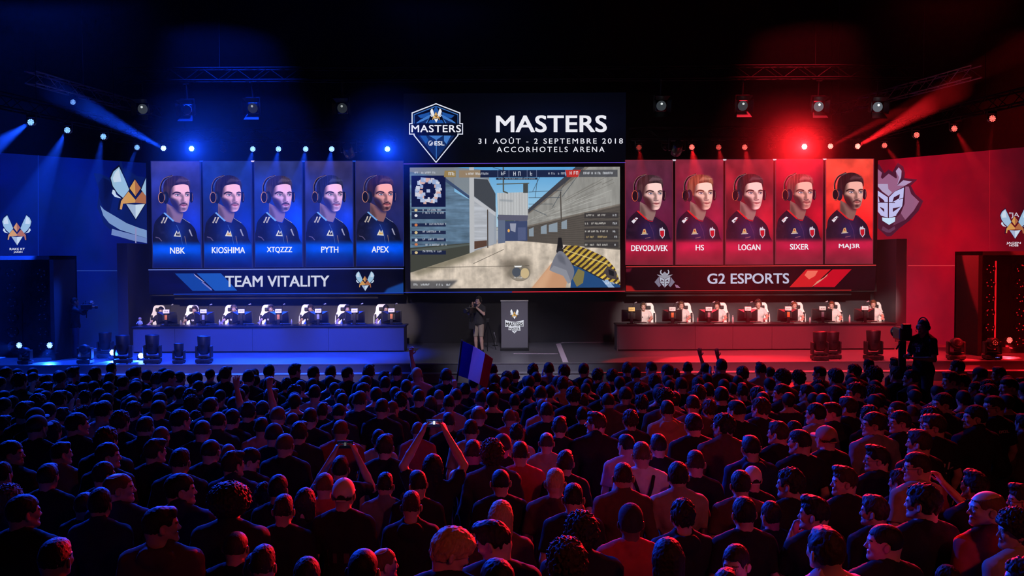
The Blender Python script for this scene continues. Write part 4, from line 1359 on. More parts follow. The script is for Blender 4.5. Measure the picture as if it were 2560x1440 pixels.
wash(1597, 369, None, 'r', 0.35, 'dim red lamp nearest the title screen', DN, 120, 26, group=GR, Y=31.0)
wash(1664, 369, None, 'r', 0.0, 'unlit lamp in the red row, second from the title screen', group=GR, Y=31.0)
for px, k, lab, pw in ((1729, 3.0, 'red lamp above the second red portrait', 500), (1796, 0.9, 'weak red lamp above the gap before the middle red portrait', 200), (1861, 2.0, 'red lamp above the middle red portrait', 300)):
    wash(px, 368.5, None, 'r', k, lab, DN, pw, 30, group=GR, Y=31.0)
wash(1930, 367.5, None, 'r', 0.0, 'unlit lamp in the red row beside the glaring lamp', group=GR, Y=31.0)
wash(2010, 367, None, 'r', 60.0, 'glaring white hot red lamp with a wide halo above the fourth red portrait', (-0.32, -0.94, -0.115), 4200, 20, group=GR, Y=31.0)
wash(2075, 366, None, 'r', 9.0, 'bright red lamp just outside the glaring one', (0.55, -0.75, 0.32), 2000, 8, group=GR, Y=31.0)
wash(2143, 366, None, 'r', 9.0, 'bright red lamp with a long beam up and outwards, above the brightest portrait', PY(2349, 249, 24.0) - PY(2143, 366, 31.0), 8000, 5.0, group=GR, Y=31.0)
wash(2210, 364, None, 'r', 2.2, 'red lamp above the gap between the portraits and the video wall', (0.3, -0.5, -0.7), 500, 16, group=GR, Y=31.0)
wash(2290, 338, ZL, 'r', 2.5, 'red lamp with a steep beam above the horned mask emblem', (0.28, 0.5, -0.85), 2600, 13, group=GR)
wash(2384, 322, ZL, 'r', 2.5, 'second red lamp from the outer end', (0.55, 0.2, -0.75), 1500, 17, group=GR)
wash(2479, 297, ZL, 'r', 2.5, 'outermost red lamp under the dark truss', (0.02, 0.2, -1.0), 1200, 6, group=GR)
# small wash lamp turned outwards high on the blue truss
wash(184, 256, 8.78, 'b', 1.2, 'small blue lamp under the lattice truss at the end of the beam', group=GB)

# floor lamps at the wings
wash(50, 863, None, 'b', 5.0, 'outer blue floor lamp before the blue lamp tower', (-0.5, -0.6, -0.1), 40, 60, True, Y=27.9)
wash(126, 863, None, 'b', 5.0, 'inner blue floor lamp before the blue lamp tower', (0.2, -0.6, -0.5), 50, 60, True, Y=27.9)
wash(283, 881, None, 'b', 20.0, 'glaring blue floor lamp beside the two black fixtures at the side wall', (0.3, -0.6, -0.3), 60, 90, True, Y=28.0)
wash(354, 889, None, 'b', 20.0, 'glaring blue floor lamp at the outer foot of the blue desk', (-0.3, -0.6, -0.3), 60, 90, True, Y=28.0)
wash(2522, 850, None, 'r', 2.5, 'red floor lamp before the red lamp tower', (-0.3, -0.3, -0.8), 60, 80, True, Y=27.9)


# hooded flood lamps (barn doors) and dark profile lamps
def make_flood(k):
    t = empty('flood_lamp')
    b = bmesh.new()
    box(b, (-0.16, -0.1, -0.17), (0.16, 0.28, 0.17), 0.04)
    h = obj('housing', b, black_metal, t, True)
    b = bmesh.new()
    lathe(b, [(0.15, 0.0), (0.14, 0.03), (0.1, 0.05), (0.02, 0.06)], 18, Matrix.Translation((0, -0.1, 0)) @ Matrix.Rotation(rad(90), 4, 'X'))
    obj('lens', b, mat('lens_frosted', (0.4, 0.42, 0.44), 0.4, 0.0) if k == 0 else emit('flood_glow_%.2f' % k, (0.035 * k, 0.042 * k, 0.048 * k)), h)
    b = bmesh.new()
    lathe(b, [(0.035, 0.0), (0.02, 0.012)], 10, Matrix.Translation((0, -0.165, 0.06)) @ Matrix.Rotation(rad(90), 4, 'X'))
    if k: obj('filament', b, emit('flood_core_%.2f' % k, (0.7 * k, 0.75 * k, 0.75 * k)), h)
    else: b.free()
    for i, (ang, w, L) in enumerate(((0, 0.34, 0.26), (90, 0.3, 0.2), (180, 0.34, 0.3), (270, 0.3, 0.2))):
        b = bmesh.new()
        R_ = Matrix.Rotation(rad(ang), 4, 'Y')
        v = [Vector((-w / 2, -0.12, 0.17)), Vector((w / 2, -0.12, 0.17)), Vector((w / 2 * 1.35, -0.12 - L * 0.8, 0.17 + L * 0.5)), Vector((-w / 2 * 1.35, -0.12 - L * 0.8, 0.17 + L * 0.5))]
        lo = [b.verts.new(R_ @ p) for p in v]
        hi = [b.verts.new(R_ @ (p + Vector((0, 0, 0.012)))) for p in v]
        b.faces.new(lo[::-1]); b.faces.new(hi)
        for j in range(4): b.faces.new((lo[j], lo[(j + 1) % 4], hi[(j + 1) % 4], hi[j]))
        obj('barn_door', b, black_metal, t)
    b = bmesh.new()
    for s in (-1, 1): box(b, (s * 0.2 - 0.012, -0.02, -0.03), (s * 0.2 + 0.012, 0.05, 0.3), 0.003)
    box(b, (-0.21, -0.02, 0.29), (0.21, 0.05, 0.32), 0.003)
    tube(b, (0, 0.015, 0.3), (0, 0.015, 0.77), 0.025)
    box(b, (-0.02, -0.22, 0.74), (0.02, 0.24, 0.77), 0.003)
    obj('yoke', b, black_metal, t)
    return t


fl = {0: make_flood(0), 0.5: make_flood(0.5), 1.0: make_flood(1.0), 3.0: make_flood(3.0)}
used = set()
for px, py, k, lab in ((360, 272, 1.0, 'glowing hooded flood lamp outermost over the blue side'), (470, 274, 0, 'unlit hooded flood lamp next to the outermost one over the blue side'), (634, 270, 0.5, 'hooded flood lamp above the middle blue portrait'),
                       (857, 270, 0.5, 'hooded flood lamp above the two portraits by the title screen on the blue side'), (1652, 264, 1.0, 'hooded flood lamp beside the title screen on the red side'), (1855, 264, 1.0, 'hooded flood lamp above the middle red portrait'),
                       (2044, 266, 3.0, 'bright hooded flood lamp above the glaring red lamp'), (2191, 267, 3.0, 'bright hooded flood lamp outermost over the red side')):
    if k in used: o = copy_tree(fl[k])
    else: o = fl[k]; used.add(k)
    o.location = PY(px, py, 28.0)
    o.rotation_euler = (rad(12), 0, 0)
    tag(o, lab, 'stage lamp', 'hooded flood lamps on the cross truss')


def profile_lamp(px, py, label):
    t = tag(empty('profile_lamp', PY(px, py, 30.8)), label, 'stage lamp', 'dark profile lamps')
    b = bmesh.new()
    lathe(b, [(0.1, -0.3), (0.19, -0.22), (0.2, 0.1), (0.16, 0.16), (0.15, 0.34), (0.12, 0.35)], 16, Matrix.Rotation(rad(70), 4, 'X'))
    h = obj('lamp_head', b, dark_gloss, t, True)
    b = bmesh.new(); lathe(b, [(0.12, 0.351), (0.02, 0.37)], 16, Matrix.Rotation(rad(70), 4, 'X')); obj('lens', b, lens_glass, h)
    b = bmesh.new()
    for s in (-1, 1): box(b, (s * 0.24 - 0.03, -0.08, -0.06), (s * 0.24 + 0.03, 0.1, 0.28), 0.01)
    box(b, (-0.27, -0.1, 0.26), (0.27, 0.12, 0.36), 0.02)
    obj('yoke', b, black_plastic, t)


profile_lamp(872, 377, 'dark profile lamp hanging between blue lamps near the title screen')
profile_lamp(1692, 372, 'dark profile lamp hanging between red lamps near the title screen')

# ------------------------------------------------------------------ moving heads on the stage floor
mh_grey = mat('fixture_casing', (0.016, 0.016, 0.018), 0.5, 0.1, var=0.2)


def make_mover(upright, lit=False):
    t = empty('moving_head_light')
    b = bmesh.new()
    box(b, (-0.27, -0.22, 0.03), (0.27, 0.22, 0.17), 0.03)
    for sx in (-1, 1):
        for sy in (-1, 1): lathe(b, [(0.03, 0), (0.03, 0.035)], 8, Matrix.Translation((sx * 0.2, sy * 0.16, 0)))
    base = obj('base', b, mh_grey, t, False)
    b = bmesh.new(); box(b, (-0.07, -0.235, 0.07), (0.07, -0.218, 0.12), 0.003); obj('control_panel', b, dark_gloss, base)
    b = bmesh.new()
    for k in (-1, 0, 1): lathe(b, [(0.012, 0), (0.004, 0.006)], 8, Matrix.Translation((k * 0.05 + 0.08, -0.236, 0.1)) @ Matrix.Rotation(rad(90), 4, 'X'))
    obj('indicator', b, semit('indicator_blue', 120, 130, 255, 0.9) if lit else lens_glass, base)
    b = bmesh.new()
    tube(b, (0, 0, 0.16), (0, 0, 0.22), 0.13, n=16)
    box(b, (-0.29, -0.13, 0.2), (0.29, 0.13, 0.28), 0.03)
    for s in (-1, 1): box(b, (s * 0.26 - 0.035, -0.13, 0.22), (s * 0.26 + 0.035, 0.13, 0.66), 0.03)
    obj('yoke', b, mh_grey, t)
    M = Matrix.Translation((0, 0, 0.58)) @ (Matrix.Identity(4) if upright else Matrix.Rotation(rad(78), 4, 'X'))
    b = bmesh.new()
    if upright: prof = [(0.03, -0.26), (0.13, -0.25), (0.19, -0.18), (0.21, -0.02), (0.22, 0.1), (0.235, 0.42), (0.225, 0.44), (0.2, 0.44), (0.19, 0.4)]
    else: prof = [(0.03, -0.22), (0.13, -0.2), (0.2, -0.1), (0.205, 0.08), (0.18, 0.2), (0.14, 0.24), (0.1, 0.24)]
    lathe(b, prof, 20, M)
    h = obj('lamp_head', b, mh_grey, t, True)
    b = bmesh.new()
    if upright: lathe(b, [(0.19, 0.405), (0.1, 0.42), (0.01, 0.425)], 20, M)
    else:
        for i in range(9):
            r, a_ = (0.0, 0) if i == 0 else (0.075, i * math.pi / 4)
            lathe(b, [(0.026, 0.0), (0.005, 0.012)], 10, M @ Matrix.Translation((r * math.cos(a_), r * math.sin(a_), 0.235)))
    obj('lens', b, semit('mover_red', 255, 60, 50, 0.9) if lit else lens_glass, h)
    for s in (-1, 1):
        b = bmesh.new()
        tube(b, (s * 0.19, 0, 0.58), (s * 0.3, 0, 0.58), 0.07, n=14)
        obj('pivot', b, mh_grey, t)
    b = bmesh.new()
    if upright:
        for a_ in range(3): box(b, (-0.07, -0.226, 0.62 + a_ * 0.035), (0.07, -0.2, 0.632 + a_ * 0.035))
        obj('vent', b, dark_gloss, h)
    else: b.free()
    return t


mv = {}
for px, base, top, up, lit, lab in (
        (264, 895, 831, True, False, 'black upright moving head lamp farthest back, beside the wall of the blue desk'),
        (308, 921, 838, True, False, 'black upright moving head lamp between the two glaring blue floor lamps'),
        (382, 921, 837, True, False, 'black upright moving head lamp before the outer end of the blue desk'),
        (448, 923, 858, True, False, 'lower black moving head lamp in the middle of the three before the blue desk'),
        (511, 923, 840, True, False, 'black upright moving head lamp before the blue desk, nearest the stage centre'),
        (214, 922, 859, False, False, 'round headed black moving lamp at the feet of the gimbal cameraman'),
        (64, 925, 866, False, False, 'round headed black moving lamp before the blue lamp tower'),
        (2049, 913, 829, True, False, 'red lit front one of the paired moving head lamps'),
        (2081, 897, 829, True, False, 'upright moving head lamp half hidden behind its twin before the red desk'),
        (2183, 906, 826, True, False, 'upright moving head lamp at the outer end of the red desk'),
        (2389, 902, 842, False, False, 'dark round headed moving lamp beside the camera platform'),
        (2480, 908, 842, False, True, 'moving head lamp with a lit red lens before the red lamp tower')):
    p = PZ(px, base, STAGE_Z)
    p.y = max(p.y, SY0 + 0.3)
    p.x = PY(px, base, p.y).x
    key = (up, lit)
    if key in mv: o = copy_tree(mv[key])
    else: o = mv[key] = make_mover(up, lit)
    h = (PY(px, top, p.y).z - STAGE_Z) / (1.02 if up else 0.82)
    o.location = (p.x, p.y, STAGE_Z)
    o.scale = (min(1.1, h * 1.02),) * 2 + (h,)
    o.rotation_euler = (0, 0, RND.uniform(-0.15, 0.15))
    tag(o, lab, 'stage lamp', 'moving head lamps on the stage floor')
    if lit: spot('lamp_beam', (p.x, p.y - 0.4, STAGE_Z + 0.62), (p.x + 0.5, p.y - 3, STAGE_Z - 0.2), 60, RED, 60, 0.6, 0.05)

# ------------------------------------------------------------------ desks
desk_face = mat('desk_front', (0.13, 0.125, 0.14), 0.55, var=0.08, scale=0.8)
desk_top_m = mat('desk_top', (0.03, 0.03, 0.04), 0.3, 0.0, var=0.2)
RISER = 0.14


def desk(x0, x1, seams, label):
    p0, p1 = PY(x0, 822, 30.0), PY(x1, 811, 30.0)
    zt = 1.40
    t = tag(empty('long_desk', ((p0.x + p1.x) / 2, 30.4, STAGE_Z)), label, 'desk')
    L = (p1.x - p0.x) / 2
    h = zt - STAGE_Z
    b = bmesh.new(); box(b, (-L - 0.05, -0.42, h - 0.05), (L + 0.05, 0.45, h), 0.008); obj('desk_top', b, desk_top_m, t)
    xs = [-L] + [PY(s, 850, 30).x - (p0.x + p1.x) / 2 for s in seams] + [L]
    for a, c in zip(xs[:-1], xs[1:]):
        b = bmesh.new(); box(b, (a + 0.003, -0.4, 0.045), (c - 0.003, -0.36, h - 0.065), 0.004); obj('front_panel', b, desk_face, t)
    b = bmesh.new(); box(b, (-L + 0.02, -0.37, 0), (L - 0.02, -0.3, 0.06)); obj('plinth', b, black_metal, t)
    for s in (-1, 1):
        b = bmesh.new(); box(b, (s * L - 0.03, -0.36, 0), (s * L + 0.0, 0.4, h - 0.05)); obj('side_panel', b, desk_face, t)
    b = bmesh.new(); box(b, (-L, -0.41, h - 0.065), (L, -0.35, h - 0.045)); obj('edge_strip', b, dark_gloss, t)
    return zt


DZ = desk(333, 1010, [437, 631, 821], 'long grey fronted desk lit blue with seven players in black shirts')
desk(1545, 2238, [1738, 1832, 1930, 2075], 'long grey fronted desk lit red with seven players in white shirts')
bm = bmesh.new(); a, b = PY(322, 800, 31.5), PY(1000, 800, 31.5); box(bm, (a.x, 30.9, STAGE_Z), (b.x, SETY, STAGE_Z + RISER)); structure('floor_riser_blue', bm, stage_mat)
bm = bmesh.new(); a, b = PY(1550, 800, 31.5), PY(2238, 800, 31.5); box(bm, (a.x, 30.9, STAGE_Z), (b.x, SETY, STAGE_Z + RISER)); structure('floor_riser_red', bm, stage_mat)

white_pl = mat('white_plastic', (0.75, 0.74, 0.72), 0.4, var=0.05)
orange_pl = mat('orange_sticker', (0.7, 0.2, 0.05), 0.4, var=0.3, scale=14)
grey_pl = mat('grey_sticker', (0.3, 0.3, 0.34), 0.4, var=0.3, scale=14)
yellow_pl = mat('yellow_card', (0.75, 0.62, 0.2), 0.4, var=0.1)
chair_white = mat('chair_white', (0.7, 0.68, 0.64), 0.45, var=0.06)
chair_red = mat('chair_red', (0.45, 0.05, 0.06), 0.45, var=0.1)
ink = mat('black_ink', (0.02, 0.02, 0.03), 0.5)


def make_monitor():
    t = empty('monitor')     # back of the monitor towards local -Y, foot at z = 0
    b = bmesh.new()
    box(b, (-0.33, 0.0, 0.06), (0.33, 0.045, 0.46), 0.012)
    # wedge shaped back
    v = [b.verts.new(q) for q in ((-0.3, 0.0, 0.45), (0.3, 0.0, 0.45), (0.3, 0.0, 0.08), (-0.3, 0.0, 0.08), (-0.12, -0.075, 0.36), (0.12, -0.075, 0.36), (0.12, -0.075, 0.16), (-0.12, -0.075, 0.16))]
    for f in ((0, 4, 5, 1), (1, 5, 6, 2), (2, 6, 7, 3), (3, 7, 4, 0), (4, 7, 6, 5)): b.faces.new([v[i] for i in f])
    bmesh.ops.recalc_face_normals(b, faces=b.faces)
    obj('casing', b, black_plastic, t)
    b = bmesh.new(); box(b, (-0.315, 0.0455, 0.08), (0.315, 0.048, 0.445)); obj('display', b, semit('monitor_glow', 150, 165, 190, 0.6), t)
    b = bmesh.new(); box(b, (-0.05, -0.12, 0.0), (0.05, -0.075, 0.4), 0.008); obj('stand', b, black_plastic, t)
    b = bmesh.new(); box(b, (-0.16, -0.2, 0.0), (0.16, 0.1, 0.014), 0.005); obj('foot', b, black_plastic, t)
    b = bmesh.new(); box(b, (-0.043, -0.126, 0.2), (0.043, -0.119, 0.36), 0.002); obj('sticker', b, orange_pl, t)
    b = bmesh.new()
    box(b, (-0.105, -0.1, 0.41), (0.105, -0.02, 0.54), 0.01)
    s = obj('name_sign', b, white_pl, t)
    b = bmesh.new()
    for k in range(4):
        x = -0.06 + k * 0.035
        box(b, (x, -0.104, 0.45), (x + 0.008, -0.1, 0.5))
        box(b, (x, -0.104, 0.47 + 0.015 * (k % 2)), (x + 0.024, -0.1, 0.478 + 0.015 * (k % 2)))
    obj('lettering', b, ink, s)
    return t


def make_chair():
    t = empty('gaming_chair')    # faces local -Y, base on z = 0
    b = bmesh.new(); box(b, (-0.27, -0.27, 0.42), (0.27, 0.25, 0.52), 0.05); obj('seat', b, black_plastic, t, True)
    b = bmesh.new()
    Rm = Matrix.Rotation(rad(-10), 3, 'X')
    pts = [(-0.24, 0.5), (-0.29, 0.7), (-0.28, 0.95), (-0.21, 1.1), (-0.2, 1.24), (-0.14, 1.33), (0.14, 1.33), (0.2, 1.24), (0.21, 1.1), (0.28, 0.95), (0.29, 0.7), (0.24, 0.5)]
    f = [b.verts.new((x, 0.2 + (z - 0.5) * 0.17, z)) for x, z in pts]
    k = [b.verts.new((x * 0.97, 0.31 + (z - 0.5) * 0.17, z)) for x, z in pts]
    b.faces.new(f); b.faces.new(k[::-1])
    n = len(pts)
    for i in range(n): b.faces.new((f[i], k[i], k[(i + 1) % n], f[(i + 1) % n]))
    bmesh.ops.recalc_face_normals(b, faces=b.faces)
    bmesh.ops.bevel(b, geom=list(b.edges), offset=0.018, segments=2, affect='EDGES')
    bk = obj('backrest', b, chair_white, t)
    for s in (-1, 1):
        b = bmesh.new(); box(b, (s * 0.225 - 0.035, 0.21, 0.62), (s * 0.225 + 0.035, 0.26, 1.0), 0.015); obj('side_bolster', b, black_plastic, bk)
    b = bmesh.new(); box(b, (-0.1, 0.24, 1.12), (0.1, 0.29, 1.24), 0.02); obj('headrest', b, black_plastic, bk)
    for s in (-1, 1):
        b = bmesh.new(); box(b, (s * 0.31 - 0.035, -0.2, 0.66), (s * 0.31 + 0.035, 0.12, 0.69), 0.01); box(b, (s * 0.3 - 0.02, -0.03, 0.46), (s * 0.3 + 0.02, 0.03, 0.67)); obj('armrest', b, black_plastic, t)
    b = bmesh.new(); tube(b, (0, 0, 0.08), (0, 0, 0.43), 0.03)
    for i in range(5):
        a = i * 2 * math.pi / 5
        tube(b, (0, 0, 0.1), (0.28 * math.cos(a), 0.28 * math.sin(a), 0.06), 0.025, 0.018)
        bmesh.ops.create_icosphere(b, subdivisions=1, radius=0.03, matrix=Matrix.Translation((0.28 * math.cos(a), 0.28 * math.sin(a), 0.03)))
    obj('base', b, black_metal, t)
    return t


def make_keyboard():
    t = empty('keyboard')
    b = bmesh.new(); box(b, (-0.2, -0.07, 0.0), (0.2, 0.07, 0.022), 0.006); c = obj('case', b, black_plastic, t)
    b = bmesh.new()
    for i in range(12):
        for j in range(4): box(b, (-0.185 + i * 0.031, -0.06 + j * 0.031, 0.022), (-0.16 + i * 0.031, -0.035 + j * 0.031, 0.03))
    obj('keys', b, mat('key_grey', (0.3, 0.28, 0.28), 0.5), t)
    return t


def make_mic():  # thin gooseneck microphone that bends over the monitor
    t = empty('gooseneck_lamp')
    b = bmesh.new(); lathe(b, [(0.05, 0), (0.05, 0.015), (0.012, 0.025)], 12); obj('base', b, black_metal, t)
    b = bmesh.new(); path_tube(b, [(0, 0, 0.02), (0, 0, 0.35), (0.01, -0.02, 0.55), (0.06, -0.06, 0.66), (0.12, -0.09, 0.68)], 0.006, 6); obj('neck', b, black_metal, t)
    b = bmesh.new(); tube(b, (0.1, -0.085, 0.675), (0.17, -0.11, 0.70), 0.014, 0.02, 10); obj('lamp_shade', b, grey_pl, t)
    return t


def set_mat(o, m, i=0):
    o.material_slots[i].link = 'OBJECT'
    o.material_slots[i].material = m


MON, CHAIR, KEYB, MIC = make_monitor(), make_chair(), make_keyboard(), make_mic()
for p_ in (MON, CHAIR, KEYB, MIC): p_['_proto'] = 1
first_use = {}


def inst(proto, loc, rz, label, cat, group, scale=None):
    if proto.name in first_use: o = copy_tree(proto)
    else: o = proto; first_use[proto.name] = 1
    if '_proto' in o: del o['_proto']
    o.location = loc
    o.rotation_euler = (0, 0, rz)
    if scale: o.scale = scale
    return tag(o, label, cat, group)


LM = [(417, 778), (510, 777), (604.5, 775), (697, 775), (796, 774), (886.5, 773), (978.5, 772)]
LH = [(401, 769), (486, 766), (583, 763.5), (676, 763), (776, 763), (867, 764), (964, 764)]
RM = [(1579, 768), (1680.5, 768), (1771.5, 767), (1869, 766), (1969.5, 768), (2055, 768), (2161, 768)]
RH = [(1610, 757), (1704, 754.5), (1794.5, 755), (1897, 750), (1987, 754.5), (2081, 754), (2184.5, 751)]
ORD = ['outermost', 'second from the outer end', 'third from the outer end', 'fourth from either end', 'third from the stage centre', 'second from the stage centre', 'nearest the stage centre']
SEATS = []
for team, Ms, Hs in (('blue', LM, LH), ('red', RM, RH)):
    for i, ((mx, my), (hx, hy)) in enumerate(zip(Ms, Hs)):
        w = ORD[i] if team == 'blue' else ORD[6 - i]
        d = '%s desk' % team
        p = PY(mx, my, 30.35)
        mo = inst(MON, (p.x, 30.35, DZ), rad(6 if team == 'blue' else -6), 'monitor with white sign on the %s, %s' % (d, w), 'monitor', 'monitors on the %s' % d)
        for c_ in mo.children:
            if c_.name.startswith('sticker'): set_mat(c_, [orange_pl, black_plastic, grey_pl][(i * 2 + (team == 'red')) % 3])
            if c_.name.startswith('name_sign') and team == 'red' and i == 0: set_mat(c_, yellow_pl)
        q = PY(hx, hy, 31.15)
        SEATS.append((team, i, q, w))
        inst(CHAIR, (q.x * 31.5 / 31.15 + (-0.13 if team == 'blue' else 0.13), 31.5, STAGE_Z + RISER), rad(8 if team == 'blue' else -8), 'white and black gaming chair at the %s, %s' % (d, w), 'chair', 'gaming chairs at the %s' % d)
        inst(KEYB, (p.x + (0.12 if team == 'blue' else 0.34), 30.7, DZ), rad(4), 'keyboard on the %s, %s' % (d, w), 'keyboard', 'keyboards on the %s' % d)
        inst(MIC, (p.x + (0.06 if team == 'blue' else 0.05), 30.56, DZ), rad(20 * (i % 3 - 1)), 'thin gooseneck lamp over the monitor on the %s, %s' % (d, w), 'desk lamp', 'gooseneck lamps on the %s' % d)


def bottle(px, Y, label, m, h=0.2, r=0.03):
    p = PY(px, 800, Y)
    t = tag(empty('bottle', (p.x, Y, DZ)), label, 'bottle')
    b = bmesh.new(); lathe(b, [(r * .9, 0), (r, 0.01), (r, h * .65), (r * .4, h * .85), (r * .4, h * .93)], 12); obj('body', b, m, t, True)
    b = bmesh.new(); lathe(b, [(r * .45, h * .93), (r * .45, h), (0.002, h)], 10); obj('cap', b, white_pl, t)


water = mat('bottle_plastic', (0.5, 0.45, 0.48), 0.15, var=0.05)
for px, Y, lab in ((452, 30.6, 'small bottle on the blue desk after the outermost monitor'), (549, 30.7, 'pale bottle on the blue desk between the second and third player'), (729, 30.7, 'small bottle on the blue desk by the fourth player'),
                   (1832, 30.6, 'tall pale bottle on the red desk between the third and fourth player'), (2025, 30.6, 'pale bottle on the red desk before the second player from the outer end'), (2124, 30.6, 'tall bottle on the red desk beside the outermost monitor'), (1744, 30.8, 'small reddish bottle on the red desk behind the second player')):
    bottle(px, Y, lab, water, 0.24 if 'tall' in lab else 0.17)

# small white figurine at the outer end of the blue desk
p = PY(350, 800, 30.5)
t = tag(empty('figurine', (p.x, 30.5, DZ)), 'small white figurine with a round head at the outer end of the blue desk', 'figurine')
bm = bmesh.new(); lathe(bm, [(0.06, 0), (0.075, 0.05), (0.07, 0.12), (0.035, 0.17), (0.02, 0.18)], 14); obj('body', bm, white_pl, t, True)
bm = bmesh.new(); bmesh.ops.create_uvsphere(bm, u_segments=14, v_segments=10, radius=0.055, matrix=Matrix.Translation((0, 0, 0.22))); obj('head', bm, mat('figurine_head', (0.4, 0.3, 0.27), 0.5), t, True)
bm = bmesh.new()
for s in (-1, 1): tube(bm, (s * 0.06, -0.01, 0.13), (s * 0.1, -0.05, 0.05), 0.018, 0.014)
obj('arm', bm, white_pl, t)

# ------------------------------------------------------------------ lectern
LY = 30.2
a, b = PY(1252.5, 754, LY), PY(1320, 868, LY)
lx, lw = (a.x + b.x) / 2, (b.x - a.x) / 2
t = tag(empty('lectern', (lx, LY, STAGE_Z)), 'grey lectern with a winged emblem and white plaque at the stage centre', 'lectern')
lect = mat('lectern_grey', (0.13, 0.13, 0.15), 0.5, var=0.06, scale=2)
bm = bmesh.new(); box(bm, (-lw, 0, 0.1), (lw, 0.34, a.z - STAGE_Z), 0.006); body = obj('body', bm, lect, t)
bm = bmesh.new(); box(bm, (-lw - 0.02, -0.03, a.z - STAGE_Z), (lw + 0.02, 0.38, a.z - STAGE_Z + 0.03), 0.006); obj('top', bm, mat('lectern_top', (0.4, 0.4, 0.42), 0.3, 0.6), t)
bm = bmesh.new(); box(bm, (-lw - 0.03, -0.04, 0), (lw + 0.03, 0.4, 0.1), 0.01); obj('plinth', bm, black_metal, t)
PLc = plane_Y(LY)
loc = lambda f: f
def reparent(o, par):
    o.parent = par
    o.matrix_parent_inverse = Matrix.Translation(-par.location)
    return o
plaque_glow = semit('lectern_white', 214, 216, 226)  # plaque white glows by itself; the lectern holds no lamp
lo_ = flat_polys('logo', wasp_polys(1286, 785.5, 12.5, 0.85, 'white'), PLc, None, 0.002, 0.006); reparent(lo_, t)
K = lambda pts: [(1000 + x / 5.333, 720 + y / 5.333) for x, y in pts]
pq = [(K([(1402, 424), (1470, 446), (1540, 452), (1600, 440), (1648, 426), (1646, 516), (1600, 512), (1606, 570), (1446, 560), (1450, 516), (1402, 520)]), plaque_glow), (K([(1490, 572), (1560, 572), (1526, 606)]), plaque_glow), (K([(1516, 578), (1538, 578), (1527, 590)]), semit('plaque_dark', 60, 60, 74))]
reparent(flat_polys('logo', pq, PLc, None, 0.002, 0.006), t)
reparent(lettering('lettering', 'MASTERS', 1264.5, 1307.5, 806, 815.5, PLc, ink, None, bold=0.03, off=0.018), t)
reparent(lettering('lettering', 'MASTER', 1273, 1299, 819, 825, PLc, ink, None, bold=0.03, off=0.018), t)

# microphone stand and a dark tripod behind the stage operator
p = PY(1238, 857, 32.0)
t = tag(empty('microphone_stand', (p.x, 32.0, STAGE_Z)), 'thin silver microphone stand with a bent neck beside the lectern', 'microphone stand')
bm = bmesh.new(); lathe(bm, [(0.1, 0), (0.1, 0.02), (0.02, 0.03)], 16); obj('base', bm, black_metal, t)
bm = bmesh.new(); path_tube(bm, [(0, 0, 0.02), (0.02, 0, 0.12), (0.03, 0, 0.24), (0.0, 0, 0.34), (-0.03, 0, 0.4)], 0.01); obj('pole', bm, truss_metal, t)
bm = bmesh.new(); tube(bm, (-0.03, 0, 0.4), (-0.035, 0, 0.47), 0.018, 0.022, 10); obj('microphone', bm, grey_pl, t)
p = PZ(1220, 876, STAGE_Z)
t = tag(empty('tripod', (p.x, p.y, STAGE_Z)), 'dark camera tripod standing behind the stage camera operator', 'tripod')
for i in range(3):
    a_ = i * 2.094 + 0.5
    bm = bmesh.new(); tube(bm, (0, 0, 0.95), (0.3 * math.cos(a_), 0.3 * math.sin(a_), 0.0), 0.016, 0.012); obj('leg', bm, black_metal, t)
bm = bmesh.new(); box(bm, (-0.06, -0.06, 0.93), (0.06, 0.06, 1.05), 0.01); obj('head', bm, black_metal, t)

# ------------------------------------------------------------------ people: smooth solids meshed from distance fields
f32 = np.float32


def axis(lo, hi, coarse, fine=()):
    out, x = [], lo
    while x < hi:
        out.append(x)
        s = coarse
        for a, b, st in fine:
            if a - coarse * 0.5 <= x <= b: s = min(s, st)
        x += s
    out.append(hi)
    return np.array(out, f32)


